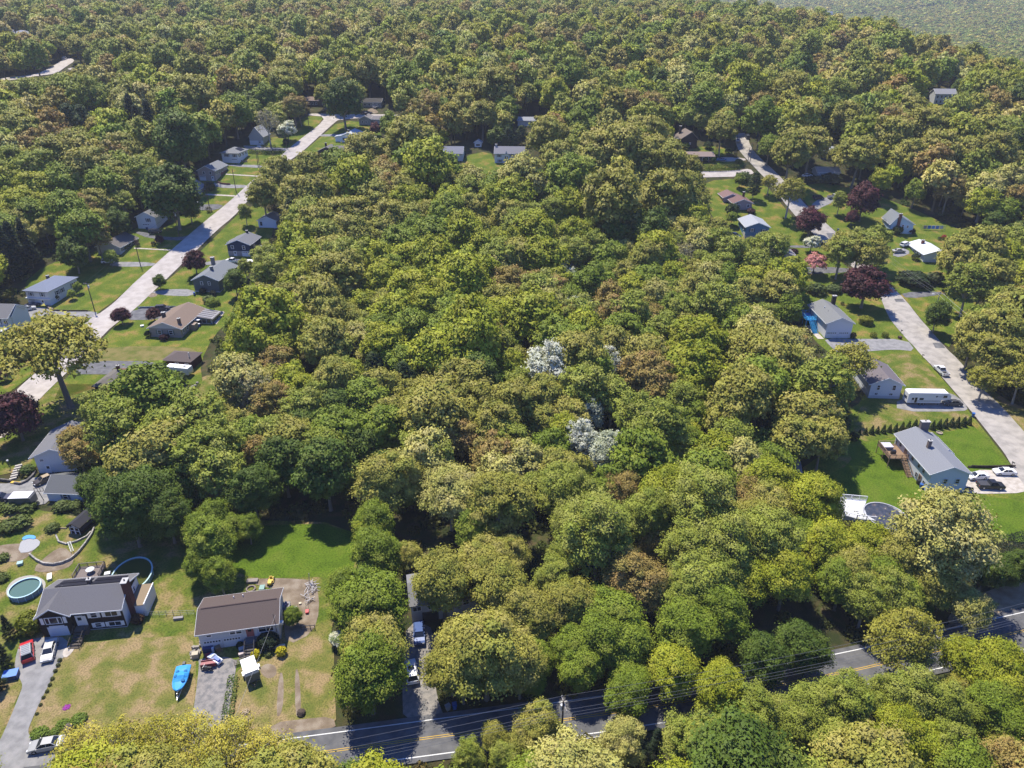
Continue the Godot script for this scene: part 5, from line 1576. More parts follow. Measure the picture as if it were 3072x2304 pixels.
	for i in 8:
		b = Mb.new()
		var q := fa.lerp(fb, i / 7.0) - fn.position
		b.tube(q, q + Vector3(0, 1.15, 0), 0.04, 0.04, 6)
		put("post", b, paint(0.2, 0.2, 0.2, 0.6), fn)
	for y in [0.3, 0.7, 1.1]: rail.bar(fa - fn.position + Vector3(0, y, 0), fb - fn.position + Vector3(0, y, 0), 0.025, 0.025)
	put("wire", rail, paint(0.3, 0.3, 0.3, 0.5), fn)
	crate("garden_bench", "grey bench standing at the wire fence", "bench", 536, 1858, Vector3(1.6, 0.5, 0.5), [0.22, 0.2, 0.2], 0.15)
	# --- round the brown roofed ranch
	shrub("yellow_bush", "round yellow bush nearest the brown ranch's steps", 769, 1972, 31, yellow, "ball", 0.95, "", "bush", 900)
	shrub("yellow_bush", "larger round yellow bush at the end of the entry walk", 846, 1965, 35, yellow, "ball", 0.95, "", "bush", 900)
	shrub("low_shrub", "small green shrub between the two yellow bushes", 807, 1968, 22, [0.09, 0.11, 0.03], "loose", 0.7)
	shrub("dark_yew", "wide dark yew under the brown ranch's picture windows", 806, 1938, 70, [0.018, 0.032, 0.014], "ball", 0.75, "", "shrub", 1400)
	shrub("dark_yew", "small dark evergreen at the brown ranch's front steps", 722, 1946, 24, [0.018, 0.032, 0.014], "ball", 1.2)
	hedge("weedy_strip", "strip of tall green weeds along the worn driveway", [702, 2030, 695, 2080, 684, 2150, 680, 2210], 1.6, 0.5, [0.085, 0.13, 0.025])
	shrub("low_shrub", "leafy clump by the end of the worn driveway", 698, 2190, 36, [0.06, 0.10, 0.02], "loose", 0.9)
	var tr := thing("lawn_tractor", "yellow ride-on lawn tractor behind the brown roofed ranch", "lawn tractor", spot(813, 1748, 0.1), 0.1)
	for q in [[Vector3(0, 0.55, 0.6), Vector3(0.6, 0.45, 0.8), [0.62, 0.42, 0.03], "hood"], [Vector3(0, 0.45, -0.4), Vector3(0.9, 0.3, 1.1), [0.60, 0.40, 0.03], "body"], [Vector3(0, 0.85, -0.55), Vector3(0.5, 0.5, 0.12), [0.62, 0.42, 0.05], "seat"], [Vector3(0, 0.28, 0.0), Vector3(1.15, 0.14, 0.7), [0.5, 0.33, 0.03], "mower_deck"]]:
		b = Mb.new()
		b.cbox(q[0], q[1])
		put(q[3], b, paint(q[2][0], q[2][1], q[2][2], 0.4), tr)
	for q in [[-0.45, -0.6, 0.32], [0.45, -0.6, 0.32], [-0.4, 0.75, 0.2], [0.4, 0.75, 0.2]]:
		b = Mb.new()
		b.tube(Vector3(q[0] - 0.1, q[2], q[1]), Vector3(q[0] + 0.1, q[2], q[1]), q[2], q[2], 10)
		put("wheel", b, paint(0.02, 0.02, 0.02, 0.8), tr)
	crate("green_chest", "green storage chest behind the brown roofed ranch", "chest", 788, 1772, Vector3(0.8, 0.8, 1.1), [0.08, 0.20, 0.17], 0.1, [0.16, 0.30, 0.26])
	crate("timber_planter", "grey timber planter box beside the dark maple cluster", "planter", 758, 1746, Vector3(2.0, 0.5, 0.9), [0.2, 0.16, 0.14], 0.1)
	var fr := thing("fire_ring", "round stone fire ring behind the brown roofed ranch", "fire pit", spot(753, 1768, 0.1))
	for i in 12:
		b = Mb.new()
		b.cbox(Vector3.ZERO, Vector3(0.36, 0.28, 0.25))
		var o := put("stone", b, grain(0.25, 0.2, 0.17), fr)
		o.position = Vector3(cos(TAU * i / 12.0) * 0.75, 0.12, sin(TAU * i / 12.0) * 0.75)
		o.rotation.y = -TAU * i / 12.0 + PI / 2
	crate("white_tub", "white bathtub lying by the brown ranch's side yard", "tub", 884, 1834, Vector3(0.75, 0.45, 1.5), [0.75, 0.75, 0.75], 0.15)
	crate("small_cooler", "cream box on the bare ground beside the white tub", "box", 901, 1813, Vector3(0.45, 0.35, 0.4), [0.55, 0.48, 0.33], 0.3)
	var rk := thing("metal_rack", "rack of metal shelves and tools against the brown ranch's side", "rack", spot(862, 1836, 0.1), deg_to_rad(11))
	for q in [[-0.6, -0.9], [0.6, -0.9], [-0.6, 0.9], [0.6, 0.9]]:
		b = Mb.new()
		b.bar(Vector3(q[0], 0, q[1]), Vector3(q[0], 1.6, q[1]), 0.06, 0.06)
		put("post", b, paint(0.05, 0.05, 0.05, 0.5), rk)
	for y in [0.2, 0.9, 1.5]:
		b = Mb.new()
		b.cbox(Vector3(0, y, 0), Vector3(1.3, 0.05, 1.9))
		put("shelf", b, paint(0.12, 0.12, 0.13, 0.5), rk)
	for i in 5:
		b = Mb.new()
		b.cbox(Vector3(rng.randf_range(-0.4, 0.4), 1.62 + rng.randf() * 0.1, -0.7 + i * 0.35), Vector3(0.3, 0.25, 0.2))
		put("tool", b, paint(0.3 + 0.1 * (i % 3), 0.3, 0.34, 0.4), rk)
	var rm := thing("red_mower", "red push mower parked at the brush pile's edge", "mower", spot(922, 1838, 0.1), 0.2)
	b = Mb.new()
	b.cbox(Vector3(0, 0.3, 0), Vector3(0.55, 0.3, 0.8))
	put("body", b, paint(0.5, 0.03, 0.035, 0.4), rm)
	b = Mb.new()
	b.bar(Vector3(-0.22, 0.3, -0.4), Vector3(-0.22, 1.0, -1.1), 0.04, 0.04)
	b.bar(Vector3(0.22, 0.3, -0.4), Vector3(0.22, 1.0, -1.1), 0.04, 0.04)
	b.bar(Vector3(-0.22, 1.0, -1.1), Vector3(0.22, 1.0, -1.1), 0.04, 0.04)
	put("handle", b, paint(0.05, 0.05, 0.05, 0.5), rm)
	var bp := thing("brush_pile", "heap of grey sticks and boards beside the bare patch", "brush pile", spot(930, 1778, 0.1))
	for i in 34:
		b = Mb.new()
		var a := rng.randf() * TAU
		var q := Vector3(rng.randf_range(-0.9, 0.9), rng.randf_range(0.05, 0.5), rng.randf_range(-2.4, 2.4))
		b.bar(q - Vector3(cos(a), 0.1, sin(a)) * 0.8, q + Vector3(cos(a), 0.1, sin(a)) * 0.8, 0.09, 0.06)
		put("stick", b, grain(0.3 + 0.12 * (i % 3), 0.27 + 0.12 * (i % 3), 0.25 + 0.12 * (i % 3)), bp)
	var cp := thing("clothes_post", "leaning wooden clothes post at the edge of the back lawn", "post", spot(928, 1752, 0.1))
	b = Mb.new()
	b.bar(Vector3.ZERO, Vector3(0.25, 2.6, 0), 0.12, 0.12)
	put("post", b, grain(0.4, 0.35, 0.3), cp)
	var gf := thing("rail_fence", "short dark rail fence between the tree and the brown ranch", "fence", spot(905, 1890), deg_to_rad(4))
	for i in 4:
		b = Mb.new()
		b.bar(Vector3(i * 0.75, 0, 0), Vector3(i * 0.75, 1.1, 0), 0.1, 0.1)
		put("post", b, paint(0.03, 0.028, 0.025, 0.8), gf)
	for y in [0.4, 1.0]:
		b = Mb.new()
		b.bar(Vector3(0, y, 0.06), Vector3(2.3, y, 0.06), 0.06, 0.14)
		put("rail", b, paint(0.16, 0.14, 0.12, 0.8), gf)
	var gt := thing("wooden_gate", "leaning wooden gate beside the brown ranch's drive", "gate", spot(722, 1992), deg_to_rad(30))
	for i in 4:
		b = Mb.new()
		b.bar(Vector3(-0.9, 0.25 + i * 0.3, 0), Vector3(0.9, 0.25 + i * 0.3, 0), 0.05, 0.12)
		put("rail", b, grain(0.34, 0.3, 0.26), gt)
	for x in [-0.9, 0.0, 0.9]:
		b = Mb.new()
		b.bar(Vector3(x, 0, 0.05), Vector3(x, 1.3, 0.05), 0.1, 0.06)
		put("post", b, grain(0.34, 0.3, 0.26), gt)
	var st := thing("stone_bank", "grey stone bank at the brown ranch's garage corner", "stones", spot(590, 1955))
	for i in 12:
		b = Mb.new()
		b.cbox(Vector3.ZERO, Vector3(0.6, 0.4, 0.5))
		var o := put("stone", b, grain(0.30, 0.27, 0.23), st)
		o.position = Vector3(rng.randf_range(-0.7, 0.6), 0.15 + 0.12 * (i % 4), rng.randf_range(-1.6, 1.5))
		o.rotation = Vector3(rng.randf_range(-0.3, 0.3), rng.randf() * TAU, rng.randf_range(-0.3, 0.3))
	crate("wooden_stand", "cream wooden stand at the brown ranch's garage corner", "stand", 588, 1972, Vector3(1.0, 1.0, 0.8), [0.42, 0.36, 0.25], 0.2)
	# clutter before the two garage doors
	crate("barrel_cart", "red wheelbarrow full of tools before the garage doors", "wheelbarrow", 626, 1972, Vector3(0.9, 0.6, 0.8), [0.26, 0.02, 0.03], 0.5)
	crate("blue_bundle", "dark blue tarp bundle against the first garage door", "bundle", 626, 1953, Vector3(1.6, 0.9, 0.9), [0.015, 0.035, 0.12], 0.2)
	crate("tan_barrel", "tan barrel standing between the garage doors", "barrel", 656, 1952, Vector3(0.8, 0.95, 0.8), [0.20, 0.13, 0.07], 0.6)
	crate("white_canister", "white canister before the first garage door", "canister", 641, 1956, Vector3(0.35, 1.0, 0.35), [0.55, 0.6, 0.66], 0.1)
	crate("blue_crate", "blue and grey crates stacked by the front steps", "crate", 727, 1955, Vector3(0.8, 0.8, 0.6), [0.06, 0.16, 0.24], 0.4, [0.3, 0.32, 0.33])
	crate("folded_chairs", "striped folded garden chairs beside the front steps", "chairs", 726, 1968, Vector3(0.9, 0.7, 0.5), [0.45, 0.36, 0.33], 0.5)
	crate("white_bench", "white metal bench beside the cargo trailer's rear corner", "bench", 771, 2004, Vector3(1.0, 0.5, 0.7), [0.6, 0.6, 0.58], 0.5)
	shrub("dead_brush", "tangle of pale dead branches on the front grass", 738, 2140, 26, [0.42, 0.34, 0.25], "loose", 0.4, "", "brush", 160)
	rock("stump_hole", "dark stump in the bare grass by the main road", 905, 2142, 1.6, [0.10, 0.075, 0.06])
	crate("roadside_mailbox", "white mailbox on the verge by the worn driveway", "mailbox", 687, 2207, Vector3(0.3, 1.2, 0.4), [0.7, 0.7, 0.68], 0.2)
	wheelie_bin("grey-lidded bin at the roadside below the spreading oak", 1344, 2130, [0.25, 0.27, 0.28])
	wheelie_bin("blue bin next to the grey one at the roadside", 1364, 2126, [0.03, 0.10, 0.32])
	# --- the white garage's yard
	var hp := thing("basketball_hoop", "portable basketball hoop beside the white garage", "basketball hoop", spot(133, 1504), 0.2)
	b = Mb.new()
	b.bar(Vector3.ZERO, Vector3(-0.2, 3.0, 0.4), 0.1, 0.1)
	put("post", b, paint(0.05, 0.05, 0.05, 0.5), hp)
	b = Mb.new()
	for q in [[-0.9, 2.9, 1.8, 0.08], [-0.9, 3.8, 1.8, 0.08]]: b.box(Vector3(q[0], q[1], 0.45), Vector3(q[2], q[3], 0.05))
	for x in [-0.9, 0.82, -0.3, 0.22]: b.box(Vector3(x, 2.98, 0.45), Vector3(0.08, 0.82, 0.05))
	put("backboard", b, paint(0.12, 0.08, 0.06, 0.5), hp)
	for i in 6:
		crate("stone_step", "%s stone step leading up to the russet-tree house, counted from the drive" % ["first", "second", "third", "fourth", "fifth", "sixth"][i], "step", 40 + i * 4.0, 1437 - i * 6.0, Vector3(1.4, 0.3 + 0.16 * i, 0.5), [0.42, 0.39, 0.34], 0.5)
	block_wall("stone_wall", "dark curved stone wall of the planted bank by the drive", [44, 1452, 62, 1455, 82, 1446, 100, 1430, 108, 1416], 2, Vector3(0.55, 0.28, 0.4), [0.16, 0.15, 0.14])
	block_wall("stone_wall", "long dark stone wall on the near side of the drive", [-30, 1440, 0, 1442, 34, 1446], 2, Vector3(0.55, 0.28, 0.4), [0.16, 0.15, 0.14])
	shrub("bank_shrub", "green shrub on the planted bank below the russet-tree house", 86, 1418, 40, mid_green, "loose", 0.7)
	crate("yellow_kayak", "yellow kayak lying at the end of the planted bank", "kayak", 48, 1450, Vector3(2.2, 0.3, 0.7), [0.65, 0.42, 0.03], -0.15)
	for q in [[0, 1530, 40, "by the lawn edge at the picture's side"], [40, 1532, 50, "in front of the closed cargo trailer"], [85, 1530, 50, "just right of the cargo trailer"], [190, 1527, 50, "in front of the white garage"], [225, 1524, 44, "at the white garage's far corner"], [30, 1590, 60, "on the open lawn left of the shed"], [62, 1580, 66, "on the open lawn nearer the shed"], [160, 1590, 40, "beside the fallen pole"], [8, 1740, 40, "left of the paver pool"], [10, 1680, 36, "by the teal box"]]:
		shrub("garden_shrub", "green garden shrub %s" % q[3], q[0], q[1], q[2], [0.10, 0.135, 0.03], "loose", 0.55, "garden shrubs of the lower yards")
	var lp := thing("garden_lamp", "white globe lamp on a post in the shaded lawn", "lamp post", spot(31, 1405))
	b = Mb.new()
	b.tube(Vector3.ZERO, Vector3(0, 1.9, 0), 0.05, 0.05, 6)
	put("post", b, paint(0.1, 0.1, 0.1, 0.5), lp)
	b = Mb.new()
	b.lathe(PackedVector2Array([Vector2(0, 1.85), Vector2(0.2, 1.95), Vector2(0.26, 2.1), Vector2(0.2, 2.28), Vector2(0, 2.36)]), 12)
	put("globe", b, paint(0.8, 0.8, 0.78, 0.3), lp)
	# --- along the long street
	block_wall("timber_wall", "low dark timber wall along the hip-roofed ranch's drive", [159, 933, 200, 935, 240, 935, 270, 935], 3, Vector3(1.6, 0.18, 0.22), [0.09, 0.065, 0.05])
	block_wall("rock_steps", "rough stone bank at the hip-roofed ranch's drive corner", [143, 922, 152, 930, 160, 932], 3, Vector3(0.7, 0.26, 0.6), [0.24, 0.19, 0.15])
	block_wall("slate_wall", "blue-grey low wall along the tan ranch's drive", [420, 926, 470, 925, 524, 924], 3, Vector3(1.4, 0.22, 0.25), [0.17, 0.20, 0.25])
	block_wall("brick_wall", "curved brick garden wall in front of the tan gable house", [652, 549, 665, 553, 680, 555, 692, 555], 4, Vector3(0.5, 0.2, 0.3), [0.25, 0.12, 0.09])
	block_wall("brick_wall", "short brick wall at the white hip-roofed house's drive", [722, 484, 736, 487, 742, 486], 3, Vector3(0.5, 0.2, 0.3), [0.28, 0.2, 0.17])
	block_wall("timber_wall", "long dark retaining wall beside the deck house's parking", [2912, 1404, 2960, 1405, 3010, 1404, 3038, 1402], 4, Vector3(1.6, 0.18, 0.22), [0.055, 0.04, 0.03])
	for i in 6:
		var q: Array = [[375, 752], [382, 746], [388, 740], [400, 732], [411, 732], [414, 740]][i]
		shrub("round_shrub", "%s clipped round shrub along the ranch front, counted from the near end" % ["first", "second", "third", "fourth", "fifth", "sixth"][i], q[0], q[1], 15, [0.085, 0.11, 0.022] if i < 4 else [0.10, 0.07, 0.05], "ball", 1.0, "clipped round shrubs by the ranch front", "shrub", 400)
	shrub("dark_shrub", "small dark round shrub in the lawn near the purple one", 461, 737, 15, [0.03, 0.04, 0.02], "ball", 1.0, "", "shrub", 400)
	for q in [[168, 905, 24, "at the hip-roofed ranch's corner"], [205, 862, 22, "halfway along the hip-roofed ranch"], [186, 884, 16, "low under the hip-roofed ranch's windows"]]:
		shrub("foundation_shrub", "dark shrub %s" % q[2 + 1], q[0], q[1], q[2], dark_green, "ball", 1.3, "", "shrub", 500)
	for q in [[610, 882, 22, 1.0, "first dark shrub under the grey-green house's gable windows"], [640, 888, 22, 0.9, "second dark shrub under the grey-green house's gable windows"]]:
		shrub("dark_shrub", q[4], q[0], q[1], q[2], [0.02, 0.028, 0.015], "ball", q[3])
	shrub("light_shrub", "pale green shrub between the grey-green house and the tan ranch", 628, 908, 34, [0.13, 0.17, 0.05], "loose", 0.7)
	shrub("red_shrub", "low dark red shrub under the tan ranch's front windows", 495, 1020, 30, [0.05, 0.012, 0.02], "ball", 0.7)
	shrub("dark_shrub", "dark shrub at the tan ranch's street corner", 446, 1012, 22, [0.025, 0.045, 0.015], "ball", 1.1)
	shrub("round_shrub", "yellow-green round shrub by the red roofed brick house's chimney", 352, 1120, 26, [0.15, 0.15, 0.03], "ball", 0.8)
	shrub("green_shrub", "green shrub before the red roofed brick house's near wall", 285, 1192, 34, [0.12, 0.17, 0.03], "loose", 0.8)
	shrub("big_shrub", "large green shrub between the brick house and the small camper", 528, 1160, 62, [0.075, 0.11, 0.02], "loose", 0.85, "", "shrub", 1200)
	crate("white_well_cap", "white round well cap on the tan ranch's lawn", "well cap", 427, 980, Vector3(0.9, 0.4, 0.9), [0.6, 0.6, 0.58], 0.4, [0.78, 0.78, 0.77])
	crate("blue_barrel", "blue barrel with a white lid behind the tan ranch", "barrel", 598, 980, Vector3(0.6, 1.0, 0.6), [0.03, 0.10, 0.34], 0.2, [0.7, 0.7, 0.7])
	for i in 7:
		var q: Array = [[562, 1163], [570, 1168], [578, 1162], [586, 1158], [556, 1156], [548, 1172], [592, 1150]][i]
		rock("garden_rock", "pale garden rock in the heap below the small camper", q[0], q[1], 1.0, [0.38, 0.35, 0.30], "rocks heaped below the small camper")
	rock("garden_rock", "lone grey rock on the lower green lawn", 574, 1206, 0.9, [0.3, 0.28, 0.25])
	shrub("dark_bush", "big dark bush beside the small white cape", 632, 572, 32, [0.04, 0.05, 0.02], "ball", 0.95)
	hedge("clipped_hedge", "dark clipped hedge below the steep gabled house's drive", [744, 458, 800, 461, 848, 460], 2.6, 1.6, [0.03, 0.05, 0.018])
	for i in 4:
		shrub("cube_bush", "%s small dark bush in the row by the white dinghy" % ["first", "second", "third", "last"][i], 789 + i * 11.5, 443, 9, [0.035, 0.055, 0.02], "drum", 1.3, "small clipped bushes by the steep gabled house", "bush", 250)
	shrub("round_bush", "round dark bush by the pole near the top of the long street", 859, 434, 20, [0.035, 0.05, 0.022], "ball", 1.1)
	crate("white_dinghy", "upturned white dinghy at the end of the small clipped bushes", "boat", 779, 441, Vector3(2.6, 0.5, 1.3), [0.75, 0.77, 0.78], -0.5)
	shrub("street_shrub", "round green shrub by the street pole below the white cape", 598, 638, 12, [0.075, 0.12, 0.03], "ball", 1.0, "", "shrub", 300)
	shrub("street_shrub", "thin grey-brown shrub close to the street pole", 628, 636, 18, [0.12, 0.11, 0.06], "loose", 1.0, "", "shrub", 200)
	shrub("front_shrub", "dark shrub before the small white cape's door", 583, 600, 24, [0.06, 0.05, 0.03], "ball", 0.6, "", "shrub", 300)
	hedge("leafy_border", "loose leafy border of shrubs behind the white hip-roofed house", [600, 470, 630, 466, 668, 462], 4.0, 2.6, [0.07, 0.10, 0.025])
	wheelie_bin("blue bin at the grey-green house's drive", 584, 886, [0.03, 0.10, 0.34])
	wheelie_bin("dark bin below the white house by the great maple", 442, 690, [0.03, 0.07, 0.14])
	# --- near street
	for i in 19:
		var q: Array = [[95, 1462], [195, 1458], [295, 1452], [390, 1442], [490, 1438], [590, 1422], [690, 1418], [795, 1402], [900, 1386], [1010, 1358], [1100, 1340], [1195, 1330], [1305, 1378], [1410, 1362], [1510, 1350], [1615, 1330], [1710, 1328], [1815, 1318], [1910, 1296]][i]
		var o := shrub("arborvitae_shrub", "%s arborvitae of the row behind the deck house, counted from the street" % ["nineteenth", "eighteenth", "seventeenth", "sixteenth", "fifteenth", "fourteenth", "thirteenth", "twelfth", "eleventh", "tenth", "ninth", "eighth", "seventh", "sixth", "fifth", "fourth", "third", "second", "first"][i], 2560 + q[0] / 5.53, 1040 + q[1] / 5.53, [11.0, 14.0, 17.0, 15.0, 17.0, 16.0, 17.0, 18.0, 18.0, 18.0, 13.0, 15.0, 18.0, 19.0, 19.0, 19.0, 19.0, 19.0, 17.0][i], [0.028, 0.055, 0.016], "cone", 0.85, "arborvitae row behind the deck house", "shrub", 900)
	shrub("round_yew", "round dark yew at the wood end of the arborvitae row", 2561, 1320, 30, [0.03, 0.055, 0.018], "ball", 1.1)
	var fp := thing("fire_bowl", "small stone fire bowl on the deck house's front lawn", "fire pit", spot(2818, 1300, 0.1))
	b = Mb.new()
	b.lathe(PackedVector2Array([Vector2(0.7, 0), Vector2(0.75, 0.3), Vector2(0.55, 0.32), Vector2(0.5, 0.1), Vector2(0, 0.08)]), 14)
	put("bowl", b, grain(0.35, 0.29, 0.22), fp)
	wheelie_bin("blue bin at the street by the camper's lawn", 2918, 1250, [0.03, 0.12, 0.40])
	wheelie_bin("blue bin against the deck house's left wall", 2762, 1464, [0.03, 0.11, 0.38])
	wheelie_bin("black bin behind the blue one at the deck house", 2753, 1452, [0.025, 0.025, 0.03])
	wheelie_bin("dark blue bin at the upper bend of the near street", 2513, 694, [0.03, 0.08, 0.22])
	mailbox("mailbox at the deck house's parking", 3034, 1398)
	mailbox("mailbox at the white house's driveway mouth", 2766, 1074)
	mailbox("mailbox above the brown barrel planter", 2702, 1000)
	crate("barrel_planter", "brown barrel planter at the driveway corner", "planter", 2699, 1016, Vector3(0.9, 0.8, 0.9), [0.075, 0.035, 0.028], 0.3)
	shrub("oval_hedge", "large oval clipped yellow-green bush on the white house's lawn", 2596, 972, 38, [0.19, 0.20, 0.02], "drum", 0.75, "", "bush", 1200)
	shrub("clipped_bush", "clipped flat-topped bush nearer the white house's garage", 2619, 1012, 19, [0.15, 0.17, 0.02], "drum", 1.1, "", "bush", 500)
	shrub("clipped_bush", "clipped flat-topped bush nearer the street", 2654, 1012, 19, [0.15, 0.17, 0.02], "drum", 1.1, "", "bush", 500)
	shrub("dark_shrub", "small dark bush at the back of the blue decked white house", 2526, 916, 13, [0.04, 0.06, 0.02], "ball", 1.0, "", "bush", 300)
	shrub("dark_shrub", "dark shrub at the white house's garage corner", 2558, 1016, 20, [0.035, 0.03, 0.02], "ball", 1.2, "", "bush", 400)
	for q in [[2415, 872, 26, "first"], [2450, 880, 56, "second"], [2500, 876, 44, "third"], [2532, 870, 36, "fourth"]]:
		shrub("border_shrub", "%s shrub of the border behind the blue decked house, from the wood" % q[3], q[0], q[1], q[2], [0.07, 0.10, 0.025] if int(q[0]) % 4 else [0.11, 0.15, 0.05], "loose", 0.55, "border shrubs behind the blue decked house")
	shrub("oval_hedge", "dark oval hedge on the lawn below the white roofed ranch", 2740, 852, 98, [0.035, 0.055, 0.02], "ball", 0.42, "", "hedge", 1800)
	shrub("loose_shrub", "loose dark shrub at the end of the oval hedge", 2800, 848, 50, [0.07, 0.085, 0.03], "loose", 0.7)
	shrub("red_azalea", "bright red azalea at the far edge of the lawn", 2830, 718, 17, [0.34, 0.03, 0.04], "ball", 0.9, "", "bush", 400)
	shrub("dark_shrub", "dark shrub left of the red azalea", 2817, 720, 12, [0.03, 0.04, 0.02], "ball", 0.9, "", "bush", 300)
	shrub("dark_shrub", "dark shrub before the white roofed ranch", 2745, 780, 26, [0.025, 0.045, 0.018], "ball", 0.9, "", "bush", 500)
	for q in [[2689, 702, 30, 0.9, [0.06, 0.08, 0.02], "yellow-green shrub under the saltbox's brick chimney"], [2662, 706, 22, 1.0, dark_green, "dark shrub at the saltbox's left corner"], [2732, 700, 24, 0.7, [0.03, 0.02, 0.02], "dark pile of shrubs at the saltbox's low side"], [2636, 704, 36, 0.6, [0.1, 0.12, 0.06], "pale shrub before the saltbox's left wall"]]:
		shrub("foundation_shrub", q[5], q[0], q[1], q[2], q[4], "loose", q[3])
	var cl := thing("clothes_line", "clothes line hung with blue sheets beyond the saltbox house", "clothes line", spot(2764, 690), deg_to_rad(-4))
	for x in [0.0, 9.0]:
		b = Mb.new()
		b.bar(Vector3(x, 0, 0), Vector3(x, 2.0, 0), 0.1, 0.1)
		put("post", b, paint(0.3, 0.28, 0.25, 0.7), cl)
	b = Mb.new()
	b.bar(Vector3(0, 1.9, 0), Vector3(9.0, 1.9, 0), 0.03, 0.03)
	put("line", b, paint(0.6, 0.6, 0.6, 0.7), cl)
	for i in 5:
		b = Mb.new()
		b.cbox(Vector3(1.2 + i * 1.6, 1.2, 0.03), Vector3(1.4, 1.35, 0.03))
		var c: Array = [[0.3, 0.25, 0.22], [0.06, 0.16, 0.42], [0.12, 0.28, 0.6], [0.08, 0.2, 0.5], [0.5, 0.5, 0.5]][i]
		put("sheet", b, paint(c[0], c[1], c[2], 0.9), cl)
	hedge("clipped_hedge", "long bright clipped hedge before the long ranch", [2088, 510, 2130, 511, 2175, 510, 2214, 507], 3.4, 2.0, [0.085, 0.105, 0.012])
	shrub("hedge_end_bush", "yellow-green bush at the street end of the long hedge", 2216, 490, 24, [0.14, 0.165, 0.03], "ball", 0.6)
	for q in [[2203, 474, 7, "taller columnar arborvitae by the junction"], [2208, 475, 5, "slimmer columnar arborvitae beside the taller one"], [2146, 478, 9, "columnar evergreen at the long ranch's end"]]:
		shrub("columnar_arborvitae", q[3], q[0], q[1], q[2], [0.018, 0.034, 0.014], "column", 1.2)
	for q in [[2138, 488, 20, 1.0, mid_green, "green shrub at the long ranch's parking end"], [2116, 488, 16, 1.2, dark_green, "dark shrub before the long ranch's middle"], [2050, 446, 42, 0.5, [0.16, 0.21, 0.03], "bright green mound before the dark stepped-roof house"], [2124, 446, 30, 0.8, dark_green, "dark green shrub between the two houses at the junction"], [2185, 462, 24, 0.8, dark_green, "dark shrub by the columnar arborvitaes"]]:
		shrub("garden_shrub", q[5], q[0], q[1], q[2], q[4], "ball", q[3])
	for q in [[2445, 548, 44, "left"], [2490, 550, 60, "right"]]:
		shrub("porch_shrub", "grey-green shrub before the porch house, %s of two" % q[3], q[0], q[1], q[2], [0.07, 0.085, 0.04], "loose", 0.5)
	for q in [[2195, 648, 40, 1.0, [0.05, 0.075, 0.02], "dark green shrub left of the bright blue house"], [2252, 640, 24, 0.7, [0.10, 0.05, 0.05], "russet shrub between the mauve and blue houses"], [2306, 712, 16, 1.0, [0.02, 0.03, 0.02], "dark shrub at the blue house's right corner"], [2228, 545, 46, 0.7, [0.09, 0.13, 0.03], "green shrubs on the lawn by the side street"], [2378, 760, 30, 0.5, [0.05, 0.02, 0.03], "dark red shrub under the white dogwood"]]:
		shrub("garden_shrub", q[5], q[0], q[1], q[2], q[4], "loose", q[3])
	# --- the covered pool with its white deck
	ring_pool("covered_pool", "round pool under a dark tarp beside a white raised deck", 2654, 1562, 120, 1.25, [0.45, 0.46, 0.47], [0.5, 0.5, 0.5], [0, 0, 0], 1.1, true)
	marks.append(["the covered pool", spot(2655, 1555)])
	var wd := thing("pool_deck", "white raised deck with a white railing beside the covered pool", "deck", spot(2560, 1550))
	var dp := [spot(2508, 1492, 1.2), spot(2600, 1500, 1.2), spot(2592, 1522, 1.2), spot(2600, 1545, 1.2), spot(2628, 1562, 1.2), spot(2570, 1556, 1.2), spot(2532, 1545, 1.2)]
	var fl := PackedVector2Array()
	for q in dp: fl.append(Vector2(q.x - wd.position.x, q.z - wd.position.z))
	b = Mb.new()
	b.slab(fl, 0.0, 1.2)
	put("deck_floor", b, grain(0.68, 0.68, 0.68, 0.7, 1.5), wd)
	b = Mb.new()
	var up := Vector3(0, 0, 0)
	railing(b, [dp[6] - wd.position + up, dp[0] - wd.position + up, dp[1] - wd.position + up])
	put("railing", b, paint(0.78, 0.78, 0.78, 0.5), wd)
	b = Mb.new()
	railing(b, [dp[4] - wd.position, dp[5] - wd.position, dp[6] - wd.position])
	put("railing", b, paint(0.78, 0.78, 0.78, 0.5), wd)
	hedge("dark_hedge", "tall dark evergreen hedge at the edge of the bright lawn", [2945, 1720, 3000, 1706, 3072, 1690, 3150, 1670], 4.0, 6.5, [0.016, 0.028, 0.014])
	# guard rail by the main road
	var gl := px_line([1640, 2232, 1720, 2222, 1800, 2210])
	var g0: Vector2 = gl[0]
	var rl := thing("guard_rail", "weathered steel guard rail on the near side of the main road", "guard rail", Vector3(g0.x, 0, g0.y + 0.6))
	for i in 9:
		b = Mb.new()
		var q: Vector2 = g0.lerp(gl[2], i / 8.0)
		var v := Vector3(q.x - g0.x, 0, q.y - g0.y)
		b.bar(v, v + Vector3(0, 0.75, 0), 0.15, 0.15)
		put("post", b, grain(0.22, 0.18, 0.14), rl)
	b = Mb.new()
	var ge: Vector2 = gl[2]
	b.bar(Vector3(0, 0.6, -0.12), Vector3(ge.x - g0.x, 0.6, ge.y - g0.y - 0.12), 0.08, 0.3)
	put("rail", b, paint(0.4, 0.4, 0.4, 0.45, 0.6), rl)

# ---------------------------------------------------------------- vehicles (front towards -z)
func wheels(o: Node3D, at: Array, half: float, r := 0.33) -> void:
	for z in at:
		for s in [-1.0, 1.0]:
			var b := Mb.new()
			b.tube(Vector3(s * (half - 0.2), r, z), Vector3(s * (half + 0.01), r, z), r, r, 14)
			var t := put("wheel", b, paint(0.018, 0.018, 0.018, 0.85), o)
			b = Mb.new()
			b.tube(Vector3(s * (half - 0.05), r, z), Vector3(s * (half + 0.025), r, z), r * 0.62, r * 0.55, 12)
			put("rim", b, paint(0.42, 0.43, 0.44, 0.3, 0.8), t)

